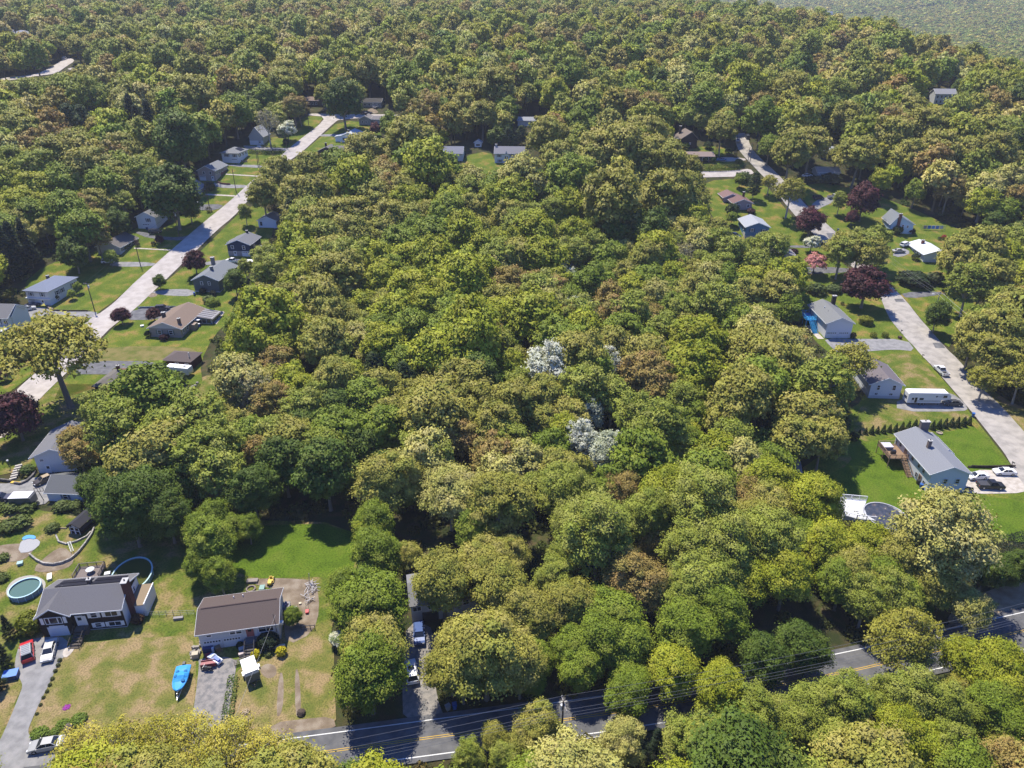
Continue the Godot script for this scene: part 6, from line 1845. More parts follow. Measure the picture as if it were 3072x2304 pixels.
func cabin(b: Mb, z0: float, z1: float, y0: float, w0: float, t0: float, t1: float, y1: float, w1: float) -> void:   # a frustum of glass
	var a := [Vector3(-w0, y0, z0), Vector3(w0, y0, z0), Vector3(w0, y0, z1), Vector3(-w0, y0, z1)]
	var c := [Vector3(-w1, y1, t0), Vector3(w1, y1, t0), Vector3(w1, y1, t1), Vector3(-w1, y1, t1)]
	b.quad(a[1], a[0], c[0], c[1])
	b.quad(a[2], a[1], c[1], c[2])
	b.quad(a[3], a[2], c[2], c[3])
	b.quad(a[0], a[3], c[3], c[0])
	b.quad(c[3], c[2], c[1], c[0])

func pillars(b: Mb, z0: float, z1: float, y0: float, w0: float, t0: float, t1: float, y1: float, w1: float, mids: Array) -> void:
	for s in [-1.0, 1.0]:
		b.bar(Vector3(s * w0, y0, z0), Vector3(s * w1, y1, t0), 0.07, 0.07)
		b.bar(Vector3(s * w0, y0, z1), Vector3(s * w1, y1, t1), 0.09, 0.09)
		for m in mids:
			b.bar(Vector3(s * w0, y0, lerpf(z0, z1, m)), Vector3(s * w1, y1, lerpf(t0, t1, m)), 0.08, 0.08)

func car(kind: String, label: String, rx: float, ry: float, fx: float, fy: float, c: Array, o2 := {}) -> Node3D:
	var a := spot(rx, ry)
	var f := spot(fx, fy)
	var d := f - a
	var mid := (a + f) / 2.0
	mid.y = terr(mid.x, mid.z) + 0.19
	var name_: String = {"sedan": "parked_car", "suv": "parked_suv", "van": "parked_van", "pickup": "pickup_truck", "jeep": "parked_jeep"}[kind]
	var cat: String = {"sedan": "car", "suv": "car", "van": "van", "pickup": "pickup truck", "jeep": "car"}[kind]
	var o := thing(name_, label, cat, mid, atan2(-d.x, -d.z), "vehicles parked by the houses")
	var slope := atan2(terr(f.x, f.z) - terr(a.x, a.z), d.length())
	o.rotation.x = slope
	var m := paint(c[0], c[1], c[2], 0.34, 0.05)
	var rc: Array = o2.get("roof", c)
	var rm := paint(rc[0], rc[1], rc[2], 0.3, 0.1)
	var b := Mb.new()
	var g := Mb.new()
	var r := Mb.new()
	var w := 0.9
	var l := 2.35
	var belt := 0.95
	if kind == "sedan":
		b.side(PackedVector2Array([Vector2(-2.25, 0.25), Vector2(-2.36, 0.5), Vector2(-2.3, 0.68), Vector2(-1.9, 0.82), Vector2(-1.05, 0.95), Vector2(1.5, 1.0), Vector2(2.15, 0.98), Vector2(2.35, 0.82), Vector2(2.33, 0.4), Vector2(2.2, 0.25)]), -0.88, 0.88)
		cabin(g, -1.15, 1.65, 0.93, 0.80, -0.40, 0.95, 1.40, 0.60)
		pillars(r, -1.15, 1.65, 0.93, 0.80, -0.40, 0.95, 1.40, 0.60, [0.5])
		r.box(Vector3(-0.62, 1.39, -0.42), Vector3(1.24, 0.05, 1.4))
		wheels(o, [-1.42, 1.38], 0.9)
	elif kind == "suv" or kind == "jeep":
		l = 2.3
		belt = 1.08
		b.side(PackedVector2Array([Vector2(-2.2, 0.3), Vector2(-2.3, 0.6), Vector2(-2.25, 0.88), Vector2(-1.9, 1.0), Vector2(-1.05, 1.08), Vector2(2.1, 1.1), Vector2(2.3, 1.0), Vector2(2.3, 0.4), Vector2(2.2, 0.3)]), -0.92, 0.92)
		cabin(g, -1.2, 2.22, 1.06, 0.86, -0.55, 1.85, 1.70, 0.68)
		pillars(r, -1.2, 2.22, 1.06, 0.86, -0.55, 1.85, 1.70, 0.68, [0.42, 0.7])
		r.box(Vector3(-0.70, 1.69, -0.58), Vector3(1.4, 0.06, 2.45))
		if o2.get("sunroof", false):
			var s := Mb.new()
			s.box(Vector3(-0.45, 1.752, -0.2), Vector3(0.9, 0.015, 0.8))
			put("sunroof", s, glass(), o)
		if o2.get("rack", false):
			var s := Mb.new()
			for i in 6: s.bar(Vector3(-0.62, 1.82, -0.4 + i * 0.42), Vector3(0.62, 1.82, -0.4 + i * 0.42), 0.05, 0.05)
			s.box(Vector3(-0.66, 1.75, -0.5), Vector3(0.06, 0.08, 2.3))
			s.box(Vector3(0.60, 1.75, -0.5), Vector3(0.06, 0.08, 2.3))
			put("roof_rack", s, paint(0.3, 0.31, 0.33, 0.4, 0.5), o)
		wheels(o, [-1.4, 1.4], 0.94, 0.37)
		w = 0.94
	elif kind == "van":
		l = 2.4
		belt = 1.05
		b.side(PackedVector2Array([Vector2(-2.4, 0.3), Vector2(-2.45, 0.7), Vector2(-1.7, 1.05), Vector2(2.35, 1.05), Vector2(2.4, 0.4), Vector2(2.3, 0.3)]), -0.95, 0.95)
		cabin(g, -1.75, 2.36, 1.03, 0.9, -0.9, 2.2, 1.75, 0.74)
		pillars(r, -1.75, 2.36, 1.03, 0.9, -0.9, 2.2, 1.75, 0.74, [0.35, 0.65])
		r.box(Vector3(-0.75, 1.74, -0.92), Vector3(1.5, 0.06, 3.15))
		wheels(o, [-1.5, 1.5], 0.96, 0.34)
	else:
		l = 2.75
		belt = 1.12
		b.side(PackedVector2Array([Vector2(-2.7, 0.4), Vector2(-2.78, 0.7), Vector2(-2.7, 0.98), Vector2(-1.4, 1.12), Vector2(0.55, 1.12), Vector2(0.55, 0.62), Vector2(2.7, 0.62), Vector2(2.7, 0.42)]), -0.95, 0.95)
		for s in [-0.95, 0.88]: b.box(Vector3(s, 0.6, 0.55), Vector3(0.07, 0.52, 2.17))
		b.box(Vector3(-0.95, 0.6, 2.66), Vector3(1.9, 0.5, 0.07))
		var z1 := 0.5
		cabin(g, -1.45, z1, 1.10, 0.88, -0.85, z1 - 0.18, 1.74, 0.70)
		pillars(r, -1.45, z1, 1.10, 0.88, -0.85, z1 - 0.18, 1.74, 0.70, [0.55])
		r.box(Vector3(-0.72, 1.73, -0.88), Vector3(1.44, 0.06, z1 + 0.75))
		if o2.get("cover", false):
			var s := Mb.new()
			s.box(Vector3(-0.93, 1.122, 0.56), Vector3(1.86, 0.05, 2.1))
			put("bed_cover", s, paint(0.045, 0.045, 0.05, 0.6), o)
		else:
			var s := Mb.new()
			s.box(Vector3(-0.85, 0.622, 0.6), Vector3(1.7, 0.03, 2.0))
			s.box(Vector3(-0.7, 0.65, 0.7), Vector3(1.4, 0.25, 0.6))
			put("bed_liner", s, paint(0.10, 0.10, 0.11, 0.8), o)
		wheels(o, [-1.75, 1.75], 0.97, 0.39)
		w = 0.97
	put("body", b, m, o)
	put("windows", g, glass(), o)
	put("roof", r, rm, o)
	for s in [-1.0, 1.0]:
		var q := Mb.new()
		q.cbox(Vector3(s * (w - 0.28), belt - 0.32, -l + 0.06), Vector3(0.34, 0.14, 0.16))
		put("headlight", q, paint(0.7, 0.72, 0.74, 0.15), o)
		q = Mb.new()
		q.cbox(Vector3(s * (w - 0.22), belt - 0.22, l - 0.04), Vector3(0.26, 0.16, 0.12))
		put("tail_light", q, paint(0.30, 0.015, 0.015, 0.3), o)
		q = Mb.new()
		q.cbox(Vector3(s * (w + 0.06), belt + 0.04, -0.95), Vector3(0.18, 0.13, 0.12))
		put("mirror", q, m, o)
	return o

func box_trailer(called: String, label: String, rx: float, ry: float, fx: float, fy: float, w: float, h: float, side_c: Array, top_c: Array, front_c: Array) -> Node3D:
	var a := spot(rx, ry)
	var f := spot(fx, fy)
	var d := f - a
	var l := d.length()
	var mid := (a + f) / 2.0 + Vector3(0, 0.19, 0)
	var o := thing(called, label, "trailer", mid, atan2(-d.x, -d.z))
	var b := Mb.new()
	b.cbox(Vector3(0, 0.5 + h / 2, 0), Vector3(w, h, l))
	put("body", b, paint(side_c[0], side_c[1], side_c[2], 0.4), o)
	b = Mb.new()
	b.cbox(Vector3(0, 0.5 + h + 0.032, 0), Vector3(w + 0.04, 0.06, l + 0.04))
	put("roof", b, paint(top_c[0], top_c[1], top_c[2], 0.4), o)
	b = Mb.new()
	b.quad(Vector3(w / 2, 0.55, -l / 2 - 0.35), Vector3(-w / 2, 0.55, -l / 2 - 0.35), Vector3(-w / 2, 0.5 + h - 0.25, -l / 2 - 0.35), Vector3(w / 2, 0.5 + h - 0.25, -l / 2 - 0.35))
	b.quad(Vector3(w / 2, 0.5 + h - 0.25, -l / 2 - 0.35), Vector3(-w / 2, 0.5 + h - 0.25, -l / 2 - 0.35), Vector3(-w / 2, 0.5 + h, -l / 2 - 0.01), Vector3(w / 2, 0.5 + h, -l / 2 - 0.01))
	b.quad(Vector3(-w / 2, 0.55, -l / 2 - 0.35), Vector3(-w / 2, 0.55, -l / 2 - 0.01), Vector3(-w / 2, 0.5 + h, -l / 2 - 0.01), Vector3(-w / 2, 0.5 + h - 0.25, -l / 2 - 0.35))
	b.quad(Vector3(w / 2, 0.55, -l / 2 - 0.01), Vector3(w / 2, 0.55, -l / 2 - 0.35), Vector3(w / 2, 0.5 + h - 0.25, -l / 2 - 0.35), Vector3(w / 2, 0.5 + h, -l / 2 - 0.01))
	put("nose", b, paint(front_c[0], front_c[1], front_c[2], 0.35), o)
	b = Mb.new()
	b.bar(Vector3(-0.5, 0.45, -l / 2 - 0.3), Vector3(0, 0.45, -l / 2 - 1.3), 0.08, 0.1)
	b.bar(Vector3(0.5, 0.45, -l / 2 - 0.3), Vector3(0, 0.45, -l / 2 - 1.3), 0.08, 0.1)
	b.bar(Vector3(0, 0.1, -l / 2 - 1.15), Vector3(0, 0.75, -l / 2 - 1.15), 0.08, 0.08)
	put("tongue", b, paint(0.05, 0.05, 0.05, 0.5), o)
	wheels(o, [0.1, 0.8] if l > 4.5 else [0.2], w / 2 + 0.14, 0.33)
	for s in [-1.0, 1.0]:
		b = Mb.new()
		b.cbox(Vector3(s * (w / 2 + 0.12), 0.72, 0.3), Vector3(0.24, 0.06, 1.5 if l > 4.5 else 0.9))
		put("fender", b, paint(top_c[0], top_c[1], top_c[2], 0.4), o)
	return o

func camper(called: String, label: String, rx: float, ry: float, fx: float, fy: float, w: float, h: float, over: bool, side: float) -> Node3D:
	# side: +1 when the right-hand wall (towards +x) is the one with door and windows in view
	var a := spot(rx, ry)
	var f := spot(fx, fy)
	var d := f - a
	var l := d.length()
	var o := thing(called, label, "camper", (a + f) / 2.0 + Vector3(0, 0.19, 0), atan2(-d.x, -d.z))
	var white := paint(0.76, 0.76, 0.74, 0.35)
	var b := Mb.new()
	if over:
		b.side(PackedVector2Array([Vector2(l / 2, 0.7), Vector2(l / 2, h - 0.3), Vector2(l / 2 - 0.25, h), Vector2(-l / 2 + 0.9, h), Vector2(-l / 2 + 0.1, h - 0.7), Vector2(-l / 2, h - 1.2), Vector2(-l / 2 + 0.1, 1.75), Vector2(-l / 2 + 2.3, 1.65), Vector2(-l / 2 + 2.4, 0.7)]), -w / 2, w / 2)
	else:
		b.side(PackedVector2Array([Vector2(l / 2, 0.6), Vector2(l / 2 + 0.15, h * 0.5), Vector2(l / 2, h), Vector2(-l / 2 + 0.3, h), Vector2(-l / 2 - 0.05, h * 0.62), Vector2(-l / 2 + 0.1, 0.6)]), -w / 2, w / 2)
	put("body", b, white, o)
	b = Mb.new()
	b.cbox(Vector3(0, h + 0.022, 0.35), Vector3(w - 0.1, 0.04, l - 1.6))
	put("roof", b, paint(0.84, 0.84, 0.83, 0.4), o)
	for z in [l * 0.28, l * 0.12]:
		b = Mb.new()
		b.cbox(Vector3(0.1, h + 0.12, z), Vector3(0.5, 0.14, 0.6))
		put("roof_hatch", b, paint(0.72, 0.72, 0.70, 0.4) if over or z < l * 0.2 else paint(0.06, 0.06, 0.06, 0.5), o)
	var x := side * (w / 2 + 0.012)
	for q in ([[l * 0.38, 1.9, 0.45, 0.5], [l * 0.18, 1.9, 0.95, 0.45], [-l * 0.36, h - 0.95, 0.85, 0.55], [l * 0.305, 1.55, 0.5, 1.4]] if over else [[-l * 0.28, 1.45, 0.75, 0.5], [l * 0.06, 1.4, 1.0, 0.55]]):
		b = Mb.new()
		b.cbox(Vector3(x, q[1], q[0]), Vector3(0.05, q[3] + 0.12, q[2] + 0.12))
		var t := put("window", b, paint(0.10, 0.10, 0.10, 0.4), o)
		b = Mb.new()
		b.cbox(Vector3(x + side * 0.02, q[1], q[0]), Vector3(0.05, q[3], q[2]))
		put("pane", b, glass(), t)
	if over:
		for q in [[1.25, 0.2, 0.30], [1.05, 0.24, 0.2], [1.45, -0.1, 0.15]]:     # swoosh stripes along the side
			b = Mb.new()
			var z0 := l * 0.42
			for i in 16:
				var za := lerpf(z0, -l * 0.46, i / 16.0)
				var zb := lerpf(z0, -l * 0.46, (i + 1) / 16.0)
				var ya: float = q[0] + q[1] * pow(i / 16.0, 2.0)
				var yb: float = q[0] + q[1] * pow((i + 1) / 16.0, 2.0)
				b.bar(Vector3(x, ya, za), Vector3(x, yb, zb), 0.02, 0.05)
			put("stripe", b, paint(0.22, 0.24, 0.22, 0.4), o)
		b = Mb.new()
		b.tube(Vector3(x - side * 0.02, h - 0.95, -l * 0.16), Vector3(x + side * 0.01, h - 0.95, -l * 0.16), 0.24, 0.24, 14)
		put("emblem", b, paint(0.05, 0.06, 0.07, 0.4), o)
		b = Mb.new()
		for i in 6:
			b.cbox(Vector3(x, h - 1.0, -l * 0.20 - i * 0.2), Vector3(0.02, 0.16, 0.13))
		put("lettering", b, paint(0.3, 0.31, 0.31, 0.4), o)
		b = Mb.new()
		b.cbox(Vector3(0, 1.9, l / 2 + 0.012), Vector3(1.3, 0.7, 0.05))
		put("rear_window", b, glass(), o)
		wheels(o, [l * 0.10, l * 0.10 + 0.85], w / 2 - 0.02, 0.36)
		for z in [-l / 2 + 2.7]:
			b = Mb.new()
			b.bar(Vector3(0.8, -0.1, z), Vector3(0.8, 0.8, z), 0.12, 0.12)
			b.bar(Vector3(-0.8, -0.1, z), Vector3(-0.8, 0.8, z), 0.12, 0.12)
			put("landing_leg", b, paint(0.1, 0.1, 0.1, 0.5), o)
	else:
		wheels(o, [0.3], w / 2 - 0.02, 0.33)
		b = Mb.new()
		b.bar(Vector3(0, 0.5, -l / 2), Vector3(0, 0.5, -l / 2 - 1.1), 0.12, 0.1)
		put("tongue", b, paint(0.05, 0.05, 0.05, 0.5), o)
	return o

func boat(label: String, rx: float, ry: float, fx: float, fy: float) -> void:
	var a := spot(rx, ry)
	var f := spot(fx, fy)
	var d := f - a
	var l := d.length()
	var o := thing("covered_boat", label, "boat", (a + f) / 2.0 + Vector3(0, 0.12, 0), atan2(-d.x, -d.z))
	var hull := Mb.new()
	var cover := Mb.new()
	var rows := []
	for i in 13:
		var t := i / 12.0
		var z := lerpf(l / 2, -l / 2, t)
		var hw := 1.12 * (1.0 if t < 0.45 else sqrt(maxf(0.0, 1.0 - pow((t - 0.45) / 0.55, 2.0))))
		hw = maxf(hw, 0.03)
		var keel := 0.55 + 0.55 * pow(maxf(0.0, t - 0.55) / 0.45, 2.0)
		var y := 1.35 + 0.12 * t
		var top := y + 0.12 + 0.55 * exp(-pow((t - 0.47) / 0.13, 2.0)) + 0.12 * exp(-pow((t - 0.15) / 0.12, 2.0))
		rows.append([Vector3(-hw, y, z), Vector3(0, keel, z), Vector3(hw, y, z), Vector3(-hw * 0.55, lerpf(y, top, 0.85), z), Vector3(0, top, z), Vector3(hw * 0.55, lerpf(y, top, 0.85), z), Vector3(-hw - 0.03, y - 0.16, z), Vector3(hw + 0.03, y - 0.16, z)])
	for i in 12:
		var p: Array = rows[i]
		var q: Array = rows[i + 1]
		hull.quad(p[0], q[0], q[1], p[1])
		hull.quad(p[1], q[1], q[2], p[2])
		cover.quad(p[6], p[0], q[0], q[6])
		cover.quad(p[0], p[3], q[3], q[0])
		cover.quad(p[3], p[4], q[4], q[3])
		cover.quad(p[4], p[5], q[5], q[4])
		cover.quad(p[5], p[2], q[2], q[5])
		cover.quad(p[2], p[7], q[7], q[2])
	var e: Array = rows[0]
	hull.tri(e[0], e[1], e[2])
	cover.quad(e[0], e[2], e[5], e[3])
	cover.tri(e[3], e[5], e[4])
	put("hull", hull, paint(0.68, 0.7, 0.72, 0.3), o)
	put("tarp_cover", cover, grain(0.055, 0.34, 0.70, 0.5, 2.4, "soft"), o)
	for q in [[-0.62, 0.22], [0.62, 0.24], [-0.6, -0.15], [0.62, 0.02]]:
		var b := Mb.new()
		var i := int((0.5 - q[1]) * 12.0)
		var y: float = lerpf(rows[i][0].y, rows[i][4].y, 0.72) + 0.06
		b.xf = Transform3D(Basis(Vector3.BACK, -0.35 * signf(q[0])), Vector3(q[0], y, q[1] * l))
		b.lathe(PackedVector2Array([Vector2(0.3, -0.06), Vector2(0.28, 0.04), Vector2(0, 0.07)]), 12)
		put("wet_patch", b, paint(0.03, 0.16, 0.34, 0.25), o)
	var m := Mb.new()
	m.cbox(Vector3(0, 1.35, l / 2 + 0.35), Vector3(0.42, 0.55, 0.55))
	m.cbox(Vector3(0, 0.8, l / 2 + 0.3), Vector3(0.2, 0.8, 0.3))
	put("outboard_motor", m, paint(0.02, 0.02, 0.022, 0.35), o)
	var t := Mb.new()
	t.bar(Vector3(-0.75, 0.45, l / 2), Vector3(-0.1, 0.45, -l / 2 - 0.5), 0.1, 0.12)
	t.bar(Vector3(0.75, 0.45, l / 2), Vector3(0.1, 0.45, -l / 2 - 0.5), 0.1, 0.12)
	t.bar(Vector3(0, 0.45, -l / 2 - 0.3), Vector3(0, 0.45, -l / 2 - 0.9), 0.1, 0.1)
	t.bar(Vector3(-1.0, 0.4, l * 0.2), Vector3(1.0, 0.4, l * 0.2), 0.1, 0.1)
	t.cbox(Vector3(0, 0.8, -l / 2 - 0.25), Vector3(0.12, 0.8, 0.12))
	put("trailer_frame", t, paint(0.55, 0.56, 0.56, 0.4, 0.5), o)
	wheels(o, [l * 0.2], 1.08, 0.3)

func motorbike(label: String, px: float, py: float, turn: float) -> void:
	var o := thing("motorbike", label, "motorbike", spot(px, py, 0.17), turn)
	for z in [-0.7, 0.7]:
		var b := Mb.new()
		b.tube(Vector3(-0.07, 0.32, z), Vector3(0.07, 0.32, z), 0.32, 0.32, 14)
		var t := put("wheel", b, paint(0.02, 0.02, 0.02, 0.8), o)
		b = Mb.new()
		b.tube(Vector3(-0.08, 0.32, z), Vector3(0.08, 0.32, z), 0.16, 0.16, 10)
		put("rim", b, paint(0.4, 0.4, 0.4, 0.3, 0.7), t)
	var b := Mb.new()
	b.cbox(Vector3(0, 0.55, 0.0), Vector3(0.35, 0.4, 0.7))
	b.bar(Vector3(0, 0.4, -0.7), Vector3(0, 1.0, -0.45), 0.1, 0.1)
	put("engine", b, paint(0.06, 0.06, 0.065, 0.4, 0.4), o)
	b = Mb.new()
	b.cbox(Vector3(0, 0.85, -0.15), Vector3(0.3, 0.22, 0.55))
	put("tank", b, paint(0.03, 0.03, 0.035, 0.2), o)
	b = Mb.new()
	b.cbox(Vector3(0, 0.8, 0.45), Vector3(0.3, 0.12, 0.75))
	put("seat", b, paint(0.015, 0.015, 0.015, 0.7), o)
	b = Mb.new()
	b.bar(Vector3(-0.42, 1.05, -0.4), Vector3(0.42, 1.05, -0.4), 0.05, 0.05)
	put("handlebar", b, paint(0.3, 0.3, 0.3, 0.3, 0.8), o)

func vehicles() -> void:
	var silver := [0.44, 0.44, 0.42]
	var white := [0.78, 0.78, 0.77]
	car("suv", "red off-roader with a grey roof rack on the shingled ranch's drive", 89, 1995, 85, 1936, [0.48, 0.012, 0.018], {"rack": true, "roof": [0.30, 0.31, 0.33]})
	car("sedan", "silver sedan beside the red off-roader, nose towards the road", 160, 1934, 144, 1988, [0.52, 0.51, 0.46])
	car("sedan", "silver-grey sedan on the verge at the bottom of the drive", 190, 2236, 98, 2252, [0.36, 0.36, 0.34])
	car("suv", "dark blue off-roader under the shade tree of the hidden grey house", 1257, 1886, 1259, 1938, [0.015, 0.06, 0.22])
	car("suv", "white off-roader with a dark sunroof on the old driveway by the main road", 1241, 2062, 1229, 1990, white, {"sunroof": true})
	car("pickup", "white pickup parked at the edge of the near street", 2840, 1136, 2804, 1103, white)
	car("sedan", "dark grey sedan tucked behind the long white camper", 2876, 1217, 2834, 1216, [0.07, 0.07, 0.075])
	car("sedan", "white sedan on the deck house's parking, nearest the street", 3046, 1424, 2976, 1422, white)
	car("sedan", "white car half hidden by the deck house's corner", 2954, 1434, 2904, 1438, white)
	car("pickup", "black pickup with a covered bed on the deck house's parking", 2930, 1463, 3006, 1466, [0.02, 0.02, 0.022], {"cover": true})
	car("pickup", "white pickup in the navy house's drive", 727, 792, 673, 786, white)
	car("sedan", "silver sedan on the hip-roofed ranch's drive", 68, 936, 103, 928, [0.48, 0.48, 0.48])
	car("sedan", "dark blue car behind the silver sedan at the hip-roofed ranch", 88, 923, 112, 917, [0.03, 0.04, 0.09])
	car("suv", "white off-roader under the russet trees by the ranch with round shrubs", 312, 791, 342, 789, white)
	car("van", "black van in the great maple's shadow", 452, 702, 482, 700, [0.02, 0.02, 0.03])
	car("van", "small white van on the white cape's short drive", 590, 620, 578, 616, white)
	car("suv", "dark off-roader parked below the brown split-level", 988, 334, 970, 334, [0.05, 0.05, 0.055])
	car("jeep", "dark red jeep beyond the great round maple", 1100, 343, 1090, 344, [0.08, 0.03, 0.03])
	car("pickup", "white pickup in front of the grey ranch at the cross street", 1126, 326, 1136, 321, white)
	car("sedan", "red car before the white cape's garage door", 1558, 498, 1558, 506, [0.35, 0.05, 0.07])
	car("suv", "grey-green car on the gravel beside the white cape", 1584, 494, 1584, 502, [0.22, 0.25, 0.2])
	car("sedan", "bright blue car in the long ranch's drive", 2176, 483, 2150, 483, [0.02, 0.14, 0.36])
	car("van", "black van on the curved drive between the lawn trees", 2438, 599, 2470, 598, [0.015, 0.02, 0.035])
	car("pickup", "silver pickup on the curved drive beside the black van", 2484, 597, 2516, 594, silver)
	car("sedan", "silver sedan on the white roofed ranch's drive", 2674, 759, 2716, 757, [0.46, 0.45, 0.43])
	car("suv", "white car nosed up to the white roofed ranch's open garage", 2706, 742, 2724, 736, white)
	car("sedan", "white car among the shrubs at the porch house", 2412, 532, 2430, 530, white)
	car("sedan", "light car parked far up the near street", 2212, 430, 2216, 420, [0.5, 0.52, 0.56])
	car("suv", "dark car in the shade far up the near street", 2244, 420, 2238, 410, [0.06, 0.07, 0.09])
	car("sedan", "tan-topped dark car beside the white garage", 152, 1440, 124, 1452, [0.06, 0.05, 0.05], {"roof": [0.42, 0.33, 0.22]})
	car("suv", "dark navy off-roader at the picture's edge by the cargo trailer", -18, 1506, 22, 1502, [0.025, 0.03, 0.07])
	car("sedan", "dark blue car behind the bright blue house", 2192, 706, 2216, 714, [0.04, 0.06, 0.12])
	car("suv", "dark car on the tan ranch's drive by the slate wall", 475, 932, 502, 930, [0.05, 0.045, 0.06])
	car("van", "white van on the far road through the woods", 192, 181, 198, 178, white)
	box_trailer("cargo_trailer", "white cargo trailer with a dark grey nose on the front grass", 749, 2008, 762, 2050, 2.1, 1.9, [0.72, 0.72, 0.72], [0.82, 0.82, 0.82], [0.10, 0.115, 0.12])
	box_trailer("cargo_trailer", "closed cargo trailer with a white roof in the white garage's yard", 44, 1518, 104, 1516, 2.4, 2.1, [0.10, 0.11, 0.10], [0.78, 0.78, 0.78], [0.12, 0.12, 0.12])
	camper("fifth_wheel_camper", "long white camper trailer with grey stripes beside the mottled roof house", 2711, 1210, 2838, 1212, 2.5, 3.6, true, 1.0)
	camper("small_camper", "small white camper trailer before the brick garage", 575, 1128, 506, 1121, 2.3, 2.6, false, -1.0)
	boat("motorboat under a bright blue tarp on its trailer", 557, 2016, 537, 2094)
	motorbike("black motorbike on the worn drive behind the red cart", 622, 2012, 1.5)
	motorbike("motorbike parked at the deck house's lower corner", 2905, 1472, 1.4)
	var rc := thing("red_cart", "dark red utility cart across the top of the worn drive", "cart", spot(627, 1998, 0.17), deg_to_rad(12))
	var b := Mb.new()
	b.cbox(Vector3(0, 0.5, 0), Vector3(2.3, 0.5, 0.9))
	put("bed", b, paint(0.22, 0.012, 0.03, 0.4), rc)
	b = Mb.new()
	b.box(Vector3(-1.15, 0.75, -0.45), Vector3(2.3, 0.2, 0.06))
	b.box(Vector3(-1.15, 0.75, 0.39), Vector3(2.3, 0.2, 0.06))
	put("rail", b, paint(0.26, 0.03, 0.05, 0.4), rc)
	wheels(rc, [0.0], 0.9, 0.25)
	var js := thing("jet_ski", "blue and white jet ski at the garage front of the brown ranch", "jet ski", spot(647, 1984, 0.17), deg_to_rad(60))
	b = Mb.new()
	b.side(PackedVector2Array([Vector2(-1.3, 0.75), Vector2(-0.9, 0.35), Vector2(1.3, 0.35), Vector2(1.3, 0.75), Vector2(0.2, 0.8), Vector2(-0.3, 1.05), Vector2(-0.7, 1.0)]), -0.5, 0.5)
	put("hull", b, paint(0.55, 0.6, 0.68, 0.3), js)
	b = Mb.new()
	b.cbox(Vector3(0, 0.92, 0.6), Vector3(0.5, 0.3, 1.1))
	put("seat", b, paint(0.03, 0.10, 0.45, 0.4), js)
	b = Mb.new()
	b.bar(Vector3(-0.4, 1.15, -0.25), Vector3(0.4, 1.15, -0.25), 0.06, 0.06)
	put("handlebar", b, paint(0.05, 0.05, 0.05, 0.4), js)
	# canopy cart by the navy house
	var cc := thing("canopy_trailer", "utility trailer under a white canopy beside the white pickup", "trailer", spot(748, 797, 0.17), deg_to_rad(-4))
	b = Mb.new()
	b.cbox(Vector3(0, 0.75, 0), Vector3(3.0, 0.8, 2.0))
	put("bed", b, paint(0.04, 0.045, 0.04, 0.6), cc)
	b = Mb.new()
	b.cbox(Vector3(0.2, 2.0, 0), Vector3(4.2, 0.12, 2.4))
	put("canopy", b, paint(0.82, 0.82, 0.80, 0.5), cc)
	for q in [[-1.4, -0.9], [1.4, -0.9], [-1.4, 0.9], [1.4, 0.9]]:
		b = Mb.new()
		b.bar(Vector3(q[0], 0.4, q[1]), Vector3(q[0], 2.0, q[1]), 0.07, 0.07)
		put("post", b, paint(0.3, 0.3, 0.3, 0.5), cc)
	wheels(cc, [0.0], 1.3, 0.33)

# ---------------------------------------------------------------- poles and wires
func pole(label: String, p: Vector3, h: float, turn: float, arm := true, can := false, lamp := false, m: Material = null) -> Node3D:
	var o := thing("utility_pole", label, "utility pole", p, turn, "utility poles along the streets")
	var wood := m if m else grain(0.10, 0.08, 0.065, 0.95, 1.2, "mid")
	var b := Mb.new()
	b.tube(Vector3(0, -0.5, 0), Vector3(0, h, 0), 0.17, 0.12, 9)
	put("post", b, wood, o)
	if arm:
		b = Mb.new()
		b.cbox(Vector3(0, h - 0.7, 0.16), Vector3(2.6, 0.14, 0.12))
		put("crossarm", b, grain(0.34, 0.31, 0.27, 0.9, 1.0, "mid"), o)
		for x in [-1.2, 0.0, 1.2]:
			b = Mb.new()
			b.tube(Vector3(x, h - 0.63, 0.16), Vector3(x, h - 0.4, 0.16), 0.06, 0.05, 7)
			put("insulator", b, paint(0.45, 0.44, 0.42, 0.3), o)
	if can:
		b = Mb.new()
		b.tube(Vector3(0.38, h - 2.1, 0), Vector3(0.38, h - 1.2, 0), 0.26, 0.26, 12)
		put("transformer", b, paint(0.55, 0.56, 0.56, 0.4), o)
	if lamp:
		b = Mb.new()
		b.bar(Vector3(0, h - 1.0, 0), Vector3(-1.8, h - 0.7, 0), 0.07, 0.07)
		put("lamp_arm", b, paint(0.5, 0.5, 0.5, 0.4, 0.5), o)
		b = Mb.new()
		b.cbox(Vector3(-2.1, h - 0.72, 0), Vector3(0.75, 0.16, 0.34))
		put("lamp_head", b, paint(0.7, 0.7, 0.68, 0.4), o)
	return o

func wires(label: String, a: Vector3, b: Vector3, ha: float, hb: float, offs: Array, sag := 0.9, r := 0.022, c := [0.05, 0.05, 0.05]) -> void:
	var o := thing("power_line", label, "wire", a, 0.0, "overhead wires along the streets")
	var d := b - a
	var side := Vector3(-d.z, 0, d.x).normalized()
	for q in offs:
		var m := Mb.new()
		var last: Vector3 = Vector3(0, ha + q[1], 0) + side * q[0]
		for i in range(1, 15):
			var t := i / 14.0
			var p: Vector3 = d * t + Vector3(0, lerpf(ha, hb, t) + q[1] - sag * 4.0 * t * (1.0 - t), 0) + side * q[0]
			m.tube(last, p, r, r, 4, false)
			last = p
		put("wire", m, paint(c[0], c[1], c[2], 0.6), o)

